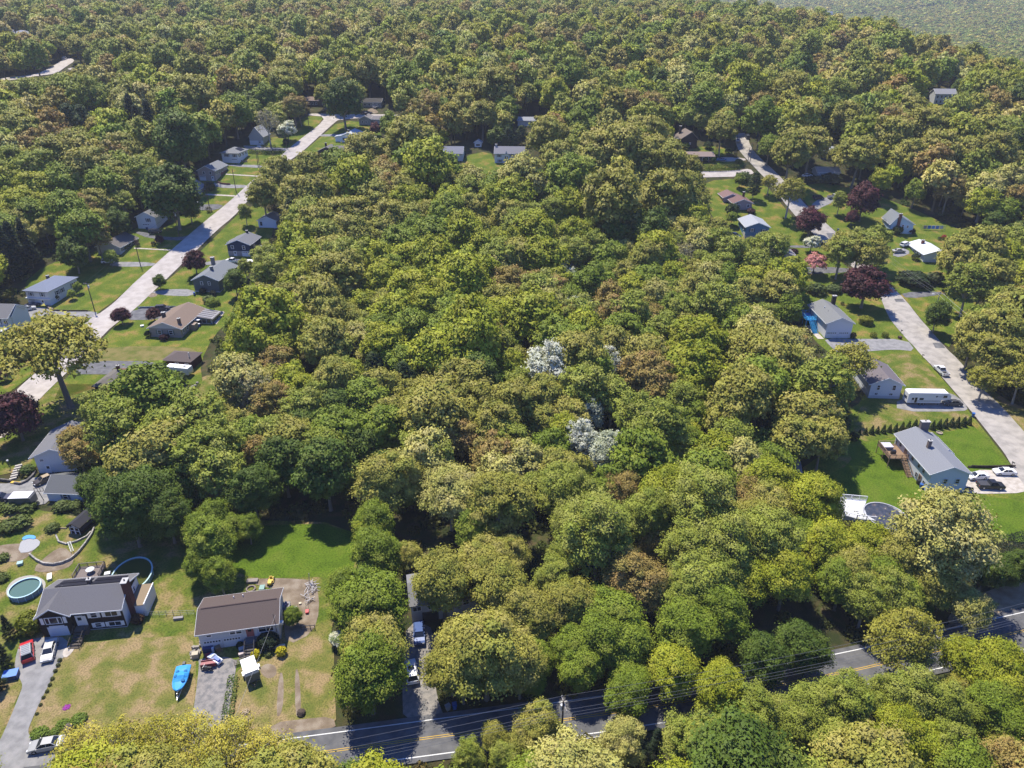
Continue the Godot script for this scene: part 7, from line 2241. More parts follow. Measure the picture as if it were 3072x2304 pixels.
func poles() -> void:
	var left := []
	for q in [[285, 935, "by the hip-roofed ranch's driveway", true, true], [422, 798, "in front of the ranch with round shrubs", false, false], [538, 710, "in the great maple's shadow", true, true], [628, 621, "below the small white cape", false, false], [709, 578, "before the tan gable house", false, false], [777, 514, "before the white hip-roofed house", true, false], [861, 447, "below the steep gabled house", false, false], [928, 389, "near the top of the long street", false, false]]:
		var p := spot(q[0], q[1])
		left.append(p)
		pole("wooden utility pole %s" % q[2], p, 10.5, deg_to_rad(-20), q[3], q[4], int(q[0]) == 538)
	for i in left.size() - 1:
		wires("wires of the long street, span %s" % ["from the hip-roofed ranch to the round shrubs", "from the round shrubs to the great maple", "from the great maple to the small cape", "from the small cape to the tan gable", "from the tan gable to the white hip roof", "from the white hip roof to the steep gable", "from the steep gable to the street's top"][i], left[i], left[i + 1], 10.0, 10.0, [[-1.0, 0.0], [1.0, 0.0], [0.1, -1.6]], 0.8)
	var off := spot(60, 1155)
	wires("wires of the long street running down past the spreading oak", off, left[0], 10.0, 10.0, [[-1.0, 0.0], [1.0, 0.0], [0.1, -1.6]], 0.8)
	pole("second utility pole standing close to the crossarm one by the white hip roof", spot(781, 515), 9.0, 0.0, false)
	# main road
	var tops := []
	for q in [[1690, 2103, 11.6], [2802, 1890, 11.6]]:
		var p := spot(q[0], q[1], q[2])
		p.y = terr(p.x, p.z)
		tops.append(p)
	var d: Vector3 = tops[1] - tops[0]
	var turn := atan2(-d.z, d.x) + PI / 2
	pole("tall utility pole with a transformer on the near side of the main road", tops[0], 11.6, turn, true, true)
	pole("utility pole with a pale crossarm beyond the open oak by the main road", tops[1], 11.6, turn, true, false)
	var grey := [0.17, 0.17, 0.175]
	var offs := [[-1.1, -0.4], [0.0, -0.4], [1.1, -0.4], [0.15, -2.4], [0.15, -3.0]]
	wires("power wires between the two main road poles", tops[0], tops[1], 11.6, 11.6, offs, 0.7, 0.02, grey)
	wires("power wires leaving the main road pole past the driveways", tops[0] - d * 1.15, tops[0], 11.6, 11.6, offs, 0.7, 0.02, grey)
	wires("power wires running on beyond the far main road pole", tops[1], tops[1] + d * 0.9 + Vector3(0, 0, -4), 11.6, 11.6, offs, 0.7, 0.02, grey)
	var roof := spot(842, 1921) + Vector3(0, 5.8, 0)
	var gw := thing("service_wire", "thin service wire sloping down from the brown roofed ranch's mast", "wire", roof, 0.0, "overhead wires along the streets")
	var m := Mb.new()
	m.tube(Vector3.ZERO, spot(690, 2190, 9.0) - roof, 0.016, 0.016, 4, false)
	put("wire", m, paint(0.35, 0.35, 0.35, 0.6), gw)
	# near street
	var lp := spot(2797, 958)
	pole("grey street light pole rising from the dark shrubs by the near street", lp, 9.5, deg_to_rad(0), true, false, true, grain(0.3, 0.29, 0.27))
	var l2 := spot(2590, 790)
	pole("utility pole beside the saltbox house's street shrubs", l2, 9.5, 0.3, false, true)
	wires("wires from the street light pole up to the saltbox house's pole", lp, l2, 9.0, 9.0, [[-0.9, 0.0], [0.9, 0.0], [0.0, -1.2]], 0.8, 0.02, [0.2, 0.2, 0.2])
	var l3 := spot(2985, 1110)
	wires("wires from the street light pole down beneath the roadside oaks", lp, l3, 9.0, 9.0, [[-0.9, 0.0], [0.9, 0.0]], 0.8, 0.025, [0.5, 0.5, 0.5])
	for q in [[2243, 490, 7.5, "shorter"], [2249, 490, 9.5, "taller"]]:
		pole("%s of the two poles at the junction" % q[3], spot(q[0], q[1]), q[2], 0.0, false, false, false, grain(0.2, 0.18, 0.16))

# ---------------------------------------------------------------- trees
# every kind: colours of its leaves (linear), how wide and tall, how dense, how its bark looks
var kinds := {
	"oak": {"name": "oak_tree", "cat": "tree", "say": "tan-green oak", "hc": 0.86, "ch": 1.12, "nc": 93, "nl": 164, "cr": 1.22, "ls": 0.26, "cols": [[0.329, 0.311, 0.062], [0.262, 0.273, 0.05], [0.354, 0.319, 0.085]], "var": 4, "low": -0.45},
	"pale_oak": {"name": "oak_tree", "cat": "tree", "say": "pale budding oak", "hc": 0.86, "ch": 1.1, "nc": 87, "nl": 133, "cr": 1.18, "ls": 0.26, "cols": [[0.439, 0.412, 0.125], [0.366, 0.36, 0.1], [0.47, 0.423, 0.16]], "var": 3, "low": -0.45},
	"lime": {"name": "maple_tree", "cat": "tree", "say": "yellow-green maple", "hc": 0.85, "ch": 1.15, "nc": 99, "nl": 179, "cr": 1.26, "ls": 0.28, "cols": [[0.317, 0.342, 0.026], [0.262, 0.307, 0.022], [0.354, 0.36, 0.038]], "var": 4, "low": -0.45},
	"green": {"name": "maple_tree", "cat": "tree", "say": "fresh green maple", "hc": 0.82, "ch": 1.2, "nc": 99, "nl": 179, "cr": 1.26, "ls": 0.28, "cols": [[0.201, 0.261, 0.026], [0.165, 0.226, 0.022], [0.238, 0.284, 0.036]], "var": 3, "low": -0.5},
	"dark": {"name": "maple_tree", "cat": "tree", "say": "deep green shade tree", "hc": 0.78, "ch": 1.25, "nc": 99, "nl": 172, "cr": 1.26, "ls": 0.28, "cols": [[0.104, 0.157, 0.022], [0.083, 0.133, 0.019], [0.128, 0.174, 0.028]], "var": 2, "low": -0.55},
	"feather": {"name": "ash_tree", "cat": "tree", "say": "airy light green ash", "hc": 0.95, "ch": 1.4, "nc": 90, "nl": 117, "cr": 1.13, "ls": 0.25, "cols": [[0.275, 0.313, 0.05], [0.232, 0.278, 0.042], [0.311, 0.331, 0.068]], "var": 4, "low": -0.6},
	"brown": {"name": "red_oak_tree", "cat": "tree", "say": "russet budding oak", "hc": 0.88, "ch": 1.15, "nc": 81, "nl": 101, "cr": 1.13, "ls": 0.24, "cols": [[0.329, 0.249, 0.075], [0.287, 0.244, 0.066], [0.342, 0.232, 0.085]], "var": 3, "low": -0.5},
	"silver": {"name": "silver_poplar_tree", "cat": "tree", "say": "silver-white poplar", "hc": 0.9, "ch": 1.2, "nc": 78, "nl": 117, "cr": 1.09, "ls": 0.23, "cols": [[0.506, 0.529, 0.46], [0.437, 0.471, 0.38], [0.552, 0.564, 0.517]], "var": 2, "low": -0.5},
	"bare": {"name": "bare_tree", "cat": "tree", "say": "nearly bare grey tree", "hc": 0.9, "ch": 1.15, "nc": 75, "nl": 17, "cr": 1.01, "ls": 0.22, "cols": [[0.29, 0.264, 0.144], [0.33, 0.29, 0.192], [0.264, 0.264, 0.12]], "var": 1, "low": -0.5},
	"red": {"name": "red_maple_tree", "cat": "tree", "say": "dark red maple", "hc": 0.66, "ch": 1.05, "nc": 90, "nl": 156, "cr": 1.22, "ls": 0.28, "cols": [[0.081, 0.023, 0.031], [0.058, 0.018, 0.026], [0.117, 0.033, 0.042]], "var": 2, "low": -0.6},
	"white": {"name": "dogwood_tree", "cat": "tree", "say": "white flowering dogwood", "hc": 0.6, "ch": 0.8, "nc": 75, "nl": 133, "cr": 1.13, "ls": 0.3, "cols": [[0.682, 0.682, 0.572], [0.605, 0.627, 0.484], [0.22, 0.286, 0.11]], "var": 1, "low": -0.5},
	"pink": {"name": "dogwood_tree", "cat": "tree", "say": "pink flowering dogwood", "hc": 0.6, "ch": 0.75, "nc": 66, "nl": 109, "cr": 1.09, "ls": 0.3, "cols": [[0.6, 0.264, 0.264], [0.528, 0.228, 0.24], [0.432, 0.24, 0.168]], "var": 1, "low": -0.4},
	"pine": {"name": "pine_tree", "cat": "tree", "say": "blue-green pine", "hc": 0.9, "ch": 1.4, "nc": 70, "nl": 150, "cr": 1.1, "ls": 0.22, "cols": [[0.056, 0.086, 0.031], [0.047, 0.075, 0.028], [0.074, 0.105, 0.035]], "var": 2, "low": -0.9, "cone": 0.55},
	"spruce": {"name": "spruce_tree", "cat": "tree", "say": "dark pointed spruce", "hc": 1.15, "ch": 2.1, "nc": 84, "nl": 150, "cr": 1.05, "ls": 0.22, "cols": [[0.029, 0.047, 0.022], [0.023, 0.04, 0.019], [0.039, 0.061, 0.026]], "var": 2, "low": -0.98, "cone": 1.0},
	"open": {"name": "oak_tree", "cat": "tree", "say": "open oak with its limbs showing", "hc": 0.78, "ch": 0.95, "nc": 87, "nl": 60, "cr": 1.05, "ls": 0.25, "cols": [[0.33, 0.31, 0.05], [0.28, 0.275, 0.045], [0.35, 0.32, 0.07]], "var": 2, "low": -0.35},
	"airy": {"name": "oak_tree", "cat": "tree", "say": "thin yellow-green young oak", "hc": 0.8, "ch": 1.0, "nc": 96, "nl": 26, "cr": 1.1, "ls": 0.24, "cols": [[0.42, 0.375, 0.05], [0.36, 0.34, 0.05], [0.44, 0.37, 0.08]], "var": 2, "low": -0.5},
	"spread": {"name": "oak_tree", "cat": "tree", "say": "wide spreading oak", "hc": 0.72, "ch": 0.66, "nc": 130, "nl": 64, "cr": 0.95, "ls": 0.20, "cols": [[0.31, 0.29, 0.045], [0.27, 0.265, 0.042], [0.33, 0.30, 0.06]], "var": 1, "low": -0.4},
}
var models := {}
var leaf_mats := {}

func leaf_mat(tint: int) -> StandardMaterial3D:
	if leaf_mats.has(tint): return leaf_mats[tint]
	var m := StandardMaterial3D.new()
	var t: Array = [[1.0, 1.0, 1.0], [0.94, 0.95, 0.9], [1.12, 1.06, 1.0], [1.0, 0.9, 0.9]][tint]
	m.albedo_color = Color(t[0], t[1] * 0.99, t[2] * 0.93) if t[0] <= 1.0 else Color(1, 1, 1)
	if t[0] > 1.0: m.albedo_color = lin(1.0, 0.93, 0.86)
	m.vertex_color_use_as_albedo = true
	m.roughness = 0.62
	m.metallic_specular = 0.3
	m.backlight_enabled = true
	m.backlight = Color(0.52, 0.55, 0.36)
	leaf_mats[tint] = m
	return m

func bark(pale := false) -> StandardMaterial3D:
	return grain(0.24, 0.215, 0.18, 0.95, 1.5, "mid") if not pale else grain(0.40, 0.38, 0.34, 0.95, 1.5, "mid")

# the crown of a tree 10 m wide: clumps of small leaf sprays over limbs
func grow(k: Dictionary, seed_: int, fine := 1.0) -> Dictionary:
	var r := RandomNumberGenerator.new()
	r.seed = seed_
	var lobes := FastNoiseLite.new()
	lobes.seed = seed_
	lobes.frequency = 0.9
	var cone: float = k.get("cone", 0.0)
	var half_h: float = k.ch * 5.0
	var mid: float = k.hc * 10.0
	var cl := PackedVector3Array()
	var cr := PackedFloat32Array()
	var nc: int = k.nc
	for i in nc:
		var g := (i + 0.5) / nc
		var y := lerpf(1.0, k.low, g)
		var a := i * 2.39996 + r.randf() * 0.5
		var s := sqrt(maxf(0.0, 1.0 - y * y))
		if cone > 0.0:
			var w := pow((1.0 - y) / 2.0, 0.8) * (1.0 if y > -0.85 else 0.8)
			s = lerpf(s, w, cone)
		var d := Vector3(cos(a) * s, y, sin(a) * s)
		var rad := 0.84 + 0.46 * lobes.get_noise_3dv(d * 1.3) + r.randf() * 0.12
		if i % 5 == 4: rad *= r.randf_range(0.45, 0.75)
		var rr: float = k.cr * r.randf_range(0.55, 1.3)
		if cone > 0.0: rr *= lerpf(0.65, 1.1, g)
		cl.append(Vector3(d.x * (5.0 - rr * 0.55) * rad, mid + d.y * (half_h - rr * 0.4) * (rad if cone < 0.5 else 1.0), d.z * (5.0 - rr * 0.55) * rad))
		cr.append(rr)
	var v := PackedVector3Array()
	var n := PackedVector3Array()
	var c := PackedColorArray()
	var cols: Array = k.cols
	var nl := int(k.nl * fine)
	var size: float = k.ls / sqrt(fine) * 1.12
	for i in nc:
		var pick := r.randf()
		var c0: Array = cols[0] if pick < 0.5 else (cols[1] if pick < 0.78 else cols[2])
		var sh := r.randf_range(0.86, 1.14)
		var base := Color(c0[0] * sh, c0[1] * sh, c0[2] * sh)
		var o := cl[i]
		var rr := cr[i]
		for j in nl:
			var d := Vector3(r.randfn(), r.randfn(), r.randfn()).normalized()
			if d.y < -0.2 and r.randf() < 0.6: d.y = -d.y
			var p := o + d * Vector3(rr, rr * (0.72 if cone < 0.5 else 0.5), rr) * (pow(r.randf(), 0.24) if r.randf() < 0.68 else r.randf_range(0.9, 1.7))
			var m := (d + Vector3(r.randfn(), r.randfn(), r.randfn()) * 0.5 + Vector3(0, 0.45, 0)).normalized()
			var t := m.cross(Vector3(r.randfn(), r.randfn(), r.randfn())).normalized()
			var u := m.cross(t)
			var q := size * r.randf_range(0.65, 1.35)
			t *= q
			u *= q * r.randf_range(0.55, 0.9)
			v.append(p + t)
			v.append(p - t * 0.55 - u)
			v.append(p - t * 0.55 + u)
			var w := (m * 0.35 + d * 0.4 + Vector3(0, 0.42, 0)).normalized()
			n.append(w); n.append(w); n.append(w)
			var l := r.randf_range(0.8, 1.2)
			var cc := Color(base.r * l, base.g * l, base.b * l)
			c.append(cc); c.append(cc); c.append(cc)
	var arr := []
	arr.resize(Mesh.ARRAY_MAX)
	arr[Mesh.ARRAY_VERTEX] = v
	arr[Mesh.ARRAY_NORMAL] = n
	arr[Mesh.ARRAY_COLOR] = c
	var crown := ArrayMesh.new()
	crown.add_surface_from_arrays(Mesh.PRIMITIVE_TRIANGLES, arr)
	# trunk and limbs
	var b := Mb.new()
	var thick: float = 0.34 if cone < 0.5 else 0.24
	var fork := Vector3(r.randf_range(-0.3, 0.3), mid - half_h * (0.62 if cone < 0.5 else -0.9), r.randf_range(-0.3, 0.3))
	b.tube(Vector3(0, -0.6, 0), Vector3(0, 0.5, 0), thick * 1.5, thick, 7, false)
	b.tube(Vector3(0, 0.5, 0), fork, thick, thick * (0.72 if cone < 0.5 else 0.12), 7, false)
	if cone < 0.5:
		var limbs := []
		for i in 6:
			var a := TAU * i / 6.0 + r.randf() * 0.7
			var tip := Vector3(cos(a) * 2.6 * r.randf_range(0.5, 1.1), mid + half_h * r.randf_range(-0.1, 0.45), sin(a) * 2.6 * r.randf_range(0.5, 1.1))
			if i == 0: tip = Vector3(0.2, mid + half_h * 0.5, 0.1)
			var knee := fork.lerp(tip, 0.5) + Vector3(cos(a) * 0.5, -0.35, sin(a) * 0.5)
			b.tube(fork, knee, thick * 0.5, thick * 0.33, 5, false)
			b.tube(knee, tip, thick * 0.33, thick * 0.16, 5, false)
			limbs.append([knee, tip])
		for i in nc:
			var best := 0
			var bd := 1e9
			for j in limbs.size():
				var dd := cl[i].distance_to(limbs[j][1])
				if dd < bd:
					bd = dd
					best = j
			var from: Vector3 = limbs[best][0].lerp(limbs[best][1], r.randf_range(0.35, 1.0))
			var bend := from.lerp(cl[i], 0.55) + Vector3(0, 0.25, 0)
			b.tube(from, bend, thick * 0.17, thick * 0.11, 4, false)
			b.tube(bend, cl[i], thick * 0.11, 0.02, 4, false)
			for t in 3:
				var tw := cl[i] + Vector3(r.randfn(), r.randfn() * 0.6 + 0.3, r.randfn()).normalized() * cr[i] * 0.9
				b.tube(bend.lerp(cl[i], r.randf()), tw, 0.03, 0.012, 3, false)
	else:
		for i in nc:
			b.tube(Vector3(fork.x * 0.5, cl[i].y + 0.3, fork.z * 0.5), cl[i], 0.06, 0.02, 3, false)
	return {"crown": crown, "trunk": b.mesh()}

func model(kind: String, which: int, fine := false) -> Dictionary:
	var key := "%s %d %s" % [kind, which, fine]
	if not models.has(key):
		models[key] = grow(kinds[kind], hash(key), 2.6 if fine else 1.0)
	return models[key]

func stand(kind: String, at: Vector3, width: float, turn: float, which: int, tint: int, label: String, group: String, fine := false, tall := 1.0) -> Node3D:
	var k: Dictionary = kinds[kind]
	var m := model(kind, which % int(k["var"]), fine)
	var o := thing(k.name, label, k.cat, at, turn, group)
	var s := width / 10.0
	var trunk := MeshInstance3D.new()
	trunk.name = "trunk"
	trunk.mesh = m.trunk
	trunk.material_override = bark(kind in ["silver", "bare", "pale_oak", "open", "feather", "airy"])
	var wide := rng.randf_range(0.88, 1.13)
	trunk.scale = Vector3(s * wide, s * tall, s / wide)
	o.add_child(trunk, true)
	var crown := MeshInstance3D.new()
	crown.name = "crown"
	crown.mesh = m.crown
	crown.material_override = leaf_mat(tint)
	crown.scale = Vector3(s * wide, s * tall, s / wide)
	o.add_child(crown, true)
	return o

# a tree whose crown centre and width were measured in the photograph
func measured(kind: String, px: float, py: float, wpx: float) -> Array:
	var k: Dictionary = kinds[kind]
	var h := 11.0
	var p := Vector3.ZERO
	var w := 8.0
	for i in 5:
		p = spot(px, py, h)
		w = wpx * depth(p) / FOC
		h = k.hc * w
	return [Vector3(p.x, terr(p.x, p.z), p.z), w]

func near_mark(p: Vector3, skip := "") -> Array:
	var best := ["", 1e9, Vector3.ZERO]
	for m in marks:
		var d: float = Vector2(m[1].x - p.x, m[1].z - p.z).length()
		if d < best[1] and m[0] != skip: best = [m[0], d, m[1]]
	return best

func bearing(p: Vector3, m: Vector3) -> String:
	var d := Vector2(p.x - m.x, p.z - m.z)
	if absf(d.x) > absf(d.y) * 1.2:
		return "right of" if d.x > 0.0 else "left of"
	return "in front of" if d.y > 0.0 else "behind"

func tree_label(kind: String, p: Vector3, w: float) -> Array:
	var size := "small" if w < 7.0 else ("broad" if w > 11.5 else "middling")
	var say: String = "%s %s" % [size, kinds[kind].say]
	var near := marks.duplicate()
	near.sort_custom(func(a, b): return Vector2(a[1].x - p.x, a[1].z - p.z).length_squared() < Vector2(b[1].x - p.x, b[1].z - p.z).length_squared())
	var rel := []
	for i in 5: rel.append("%s %s" % [bearing(p, near[i][1]), near[i][0]])
	var d := Vector2(near[0][1].x - p.x, near[0][1].z - p.z).length()
	var far := "just " if d < 16.0 else ("well " if d > 50.0 else "")
	var other := ""
	var od := 14.0
	for h in hero:
		var e := Vector2(h[1].x - p.x, h[1].z - p.z).length()
		if h[0] != kind and e < od:
			od = e
			other = kinds[h[0]].say
	var tries := ["%s %s%s" % [say, far, rel[0]]]
	for i in range(1, 5): tries.append("%s %s, %s" % [say, rel[0], rel[i]])
	if other:
		tries.append("%s %s%s beside a %s" % [say, far, rel[0], other])
		tries.append("%s %s beside a %s" % [say, rel[1], other])
	for i in range(2, 5): tries.append("%s %s, %s" % [say, rel[1], rel[i]])
	for t in tries:
		if not used_labels.has(t) and t.split(" ").size() <= 16:
			used_labels[t] = true
			return [t, "trees of the woods"]
	return ["%s among others like it %s" % [say, rel[0]], "%s like each other %s" % [say, rel[0]]]

func set_tree(kind: String, px: float, py: float, wpx: float) -> void:
	var q := measured(kind, px, py, wpx)
	var p: Vector3 = q[0]
	var w: float = q[1]
	hero.append([kind, p, w])

func grove(ox: float, oy: float, sc: float, rows: Dictionary) -> void:
	for kind in rows:
		var l: Array = rows[kind]
		for i in range(0, l.size(), 3):
			set_tree(kind, ox + l[i] / sc, oy + l[i + 1] / sc, l[i + 2] / sc)

func trees() -> void:
	# the middle wood, seen from its far edge to its near edge
	grove(600, 450, 1.586, {
		"oak": [380, 140, 160, 520, 85, 150, 780, 35, 180, 920, 50, 150, 560, 240, 190, 640, 330, 200, 300, 225, 150, 1010, 165, 160, 860, 120, 150, 830, 240, 180, 1180, 190, 130, 900, 330, 170, 1010, 335, 160, 560, 380, 200, 740, 330, 180, 730, 430, 200, 860, 420, 170, 640, 500, 190, 650, 590, 260, 430, 640, 140, 560, 740, 220, 420, 720, 180, 290, 700, 140, 710, 820, 150, 560, 900, 170, 640, 900, 160, 460, 290, 140, 690, 700, 150],
		"green": [670, 90, 170, 1180, 330, 170, 1020, 400, 150, 1120, 420, 220, 1220, 470, 150, 190, 850, 130, 1000, 880, 200, 860, 880, 170, 1150, 880, 200],
		"lime": [740, 180, 210, 1080, 100, 230, 1040, 240, 150, 1200, 255, 160, 470, 475, 200, 500, 540, 200, 1000, 540, 200, 1120, 560, 220, 840, 560, 190, 870, 650, 170, 1000, 690, 220, 1140, 680, 200, 780, 740, 150, 920, 790, 210, 1070, 770, 180, 1200, 740, 160, 340, 830, 280, 420, 880, 180, 280, 770, 180],
		"pine": [440, 320, 110], "feather": [330, 530, 130, 330, 610, 150, 290, 500, 90], "bare": [380, 650, 100], "pale_oak": [630, 540, 140]})
	grove(1300, 450, 1.586, {
		"lime": [50, 110, 120, 380, 240, 200, 300, 270, 160, 90, 280, 160, 480, 395, 220, 140, 420, 220, 230, 500, 180, 60, 500, 160, 380, 480, 150, 520, 520, 200, 130, 640, 250, 50, 640, 140, 480, 800, 260, 60, 740, 180, 180, 890, 280, 700, 890, 200],
		"oak": [70, 200, 110, 850, 265, 270, 1110, 225, 250, 1220, 195, 160, 600, 70, 170, 740, 70, 180, 880, 70, 170, 1000, 60, 180, 1120, 60, 180, 1220, 85, 120, 960, 150, 110, 200, 400, 120, 360, 330, 150, 1010, 560, 180, 1210, 870, 150, 800, 130, 120],
		"pale_oak": [420, 150, 230, 560, 300, 120, 640, 260, 90, 1240, 650, 90, 690, 40, 140],
		"green": [640, 150, 220, 840, 520, 160, 1020, 640, 170, 760, 640, 180, 1140, 690, 120, 900, 890, 200],
		"dark": [880, 400, 170, 1040, 420, 180, 1150, 330, 150],
		"feather": [660, 400, 120, 660, 500, 150, 760, 465, 150, 1180, 800, 150, 160, 215, 130], "bare": [1190, 510, 130],
		"silver": [620, 610, 115, 685, 780, 155], "brown": [360, 660, 190, 480, 640, 140, 840, 740, 170, 1010, 790, 150]})
	grove(600, 1000, 1.586, {
		"lime": [370, 80, 200, 250, 75, 220, 880, 75, 200, 1120, 90, 250, 1220, 60, 150, 470, 280, 160],
		"oak": [600, 65, 230, 140, 220, 120, 640, 230, 200, 1230, 400, 160, 1150, 630, 110],
		"pale_oak": [810, 110, 130, 1190, 760, 260], "pine": [830, 185, 130, 970, 225, 150], "bare": [270, 300, 190],
		"green": [800, 310, 200, 1080, 240, 120, 1220, 230, 150, 660, 470, 250, 260, 500, 200, 1000, 720, 170, 830, 900, 190],
		"open": [1010, 320, 190, 960, 460, 170], "feather": [80, 560, 230, 130, 680, 190, 560, 340, 150],
		"dark": [600, 680, 260, 400, 640, 220, 250, 760, 220, 760, 560, 180, 480, 470, 170, 900, 640, 160], "red": [790, 765, 110]})
	grove(1300, 1000, 1.586, {
		"lime": [190, 90, 260, 360, 180, 150, 1190, 120, 180, 1200, 280, 180],
		"silver": [555, 170, 240, 830, 160, 140, 745, 400, 140, 705, 520, 170, 850, 590, 210],
		"green": [100, 220, 170, 560, 560, 190, 860, 730, 190, 1220, 520, 120],
		"oak": [200, 350, 200, 380, 340, 220, 300, 460, 230, 530, 420, 150], "brown": [130, 510, 190, 980, 210, 190, 1080, 260, 180, 900, 790, 150],
		"pale_oak": [310, 680, 220, 130, 800, 250, 40, 720, 150, 330, 780, 180],
		"feather": [850, 310, 180, 960, 420, 200, 1080, 480, 230, 1000, 570, 190, 600, 780, 220, 740, 850, 200, 480, 730, 150, 1020, 880, 220, 1110, 760, 150]})
	grove(1900, 900, 1.586, {
		"brown": [60, 90, 150, 70, 370, 190, 110, 440, 170], "green": [200, 60, 150, 60, 220, 170, 300, 560, 150],
		"feather": [380, 50, 210, 470, 60, 150, 100, 600, 210, 60, 700, 200, 180, 700, 170],
		"lime": [310, 230, 240, 280, 330, 250, 450, 390, 180, 270, 660, 120, 640, 900, 230, 500, 935, 150, 860, 935, 210],
		"pale_oak": [600, 170, 240, 560, 120, 170, 680, 260, 220, 780, 330, 210], "oak": [690, 200, 190, 520, 490, 280, 440, 580, 210, 830, 560, 250, 780, 650, 230, 900, 680, 200],
		"open": [1040, 300, 210, 960, 410, 200, 950, 645, 120], "dark": [600, 700, 150], "bare": [150, 850, 130], "pine": [1000, 575, 80]})
	# along the main road
	grove(1700, 1450, 1.586, {
		"feather": [80, 100, 210, 110, 170, 150, 380, 180, 210, 580, 330, 250, 620, 470, 280, 560, 560, 240], "brown": [270, 60, 180, 420, 300, 140, 870, 70, 210],
		"oak": [270, 440, 200, 960, 110, 240, 900, 200, 230], "lime": [1180, 130, 240, 860, 450, 220, 1040, 460, 230, 515, 900, 230, 730, 930, 150],
		"green": [1110, 270, 170, 230, 640, 250, 280, 760, 230, 60, 780, 190, 560, 700, 260, 720, 640, 230, 300, 940, 160], "dark": [940, 850, 210, 1120, 780, 220]})
	grove(1300, 1850, 1.27, {
		"oak": [200, 140, 300, 110, 220, 190, 330, 200, 190, 400, 430, 160, 370, 480, 150, 235, 470, 110], "green": [350, 215, 130, 640, 100, 190, 740, 110, 170, 560, 200, 150, 740, 290, 160],
		"lime": [1090, 300, 180], "white": [580, 530, 80], "pale_oak": [720, 480, 160], "spruce": [850, 500, 100], "feather": [960, 470, 190, 1080, 500, 200, 1180, 470, 190, 1230, 380, 170, 140, 540, 120, 270, 560, 120]})
	grove(2272, 1704, 1.586, {
		"open": [700, 350, 320, 930, 590, 150], "pale_oak": [1020, 200, 190, 960, 130, 130], "bare": [730, 730, 110],
		"lime": [980, 430, 200, 1130, 500, 240, 1190, 640, 230, 680, 800, 230, 780, 860, 210, 500, 870, 230],
		"feather": [250, 680, 230, 400, 640, 260, 600, 640, 190, 720, 640, 240, 860, 700, 230, 160, 760, 210, 330, 830, 210, 60, 880, 190, 60, 700, 190, 930, 870, 220], "green": [1010, 720, 180, 1100, 700, 240, 1200, 800, 210, 400, 80, 200, 560, 60, 220, 700, 130, 190], "oak": [1180, 900, 190],
		"dark": [840, 60, 160, 1090, 20, 150, 1170, 10, 150, 1250, 0, 150, 770, 190, 130]})
	grove(1000, 1550, 1.586, {
		"lime": [190, 80, 160], "green": [200, 180, 220, 190, 420, 310, 60, 320, 170, 70, 420, 170, 170, 770, 300, 110, 620, 160, 960, 690, 170, 930, 780, 140, 1150, 640, 190, 1230, 400, 150],
		"oak": [360, 180, 120, 520, 320, 280, 720, 220, 260, 780, 330, 280, 850, 190, 170, 880, 450, 250, 960, 470, 230, 780, 560, 240, 620, 620, 260, 560, 720, 230, 760, 720, 210, 860, 640, 190],
		"white": [20, 580, 80], "feather": [1050, 300, 190, 1090, 210, 150]})
	grove(0, 1100, 1.586, {
		"spread": [240, -100, 470], "red": [65, 230, 220], "green": [700, 150, 310, 640, 480, 150, 1010, 850, 210, 960, 925, 130, 1180, 770, 120],
		"feather": [550, 320, 240, 500, 240, 190, 780, 310, 220, 960, 420, 280, 1020, 520, 230, 1060, 380, 190], "brown": [350, 350, 150, 380, 440, 140],
		"dark": [700, 620, 270, 520, 620, 220, 860, 570, 210, 620, 700, 260, 800, 720, 200, 430, 570, 120]})
	# west of the long street
	grove(0, 350, 1.586, {
		"oak": [90, 60, 180, 200, 60, 90, 270, 60, 90, 260, 210, 200, 350, 170, 150, 440, 260, 200, 600, 180, 170, 690, 250, 150], "brown": [160, 140, 150, 60, 120, 100, 460, 570, 130],
		"pine": [340, 50, 140, 400, 40, 120, 560, 200, 120], "spruce": [660, 50, 100, 720, 60, 110, 60, 610, 130, 120, 600, 110, 20, 640, 130], "dark": [860, 150, 210, 820, 370, 220, 350, 650, 130, 560, 500, 110, 900, 440, 90],
		"feather": [50, 240, 170, 180, 260, 190], "green": [300, 320, 180, 390, 540, 190, 320, 460, 180, 740, 360, 130, 150, 470, 150], "lime": [60, 350, 160, 100, 430, 170, 40, 430, 140, 510, 150, 110]})
	grove(0, 100, 1.27, {
		"spruce": [505, 330, 90, 565, 330, 80, 275, 360, 60, 960, 210, 60, 320, 350, 60], "dark": [690, 430, 160], "green": [890, 300, 120, 380, 250, 120, 1010, 260, 90], "oak": [740, 250, 150, 620, 270, 110, 1120, 290, 80, 500, 210, 90, 1090, 170, 110, 1080, 200, 120], "brown": [1140, 290, 70, 740, 90, 80], "lime": [520, 155, 110, 840, 60, 100, 1000, 70, 120], "bare": [1020, 350, 90], "white": [1095, 370, 70], "feather": [110, 240, 120, 240, 240, 120, 330, 260, 130]})
	# the far side of the middle wood and the corner by the near street
	grove(1100, 100, 1.27, {
		"oak": [170, 410, 190, 440, 310, 110, 370, 280, 110, 690, 400, 150, 760, 420, 110, 870, 470, 160, 970, 460, 170, 1090, 470, 150, 1080, 405, 130, 490, 200, 160, 60, 480, 120, 140, 475, 110], "green": [530, 300, 90, 290, 300, 90, 800, 370, 110, 870, 380, 90, 150, 190, 140, 90, 360, 80], "lime": [715, 240, 110, 215, 500, 110], "brown": [1010, 290, 110, 1090, 300, 110, 240, 280, 110], "spruce": [950, 370, 60, 980, 370, 50, 1060, 350, 50], "pine": [590, 380, 50, 540, 400, 50]})
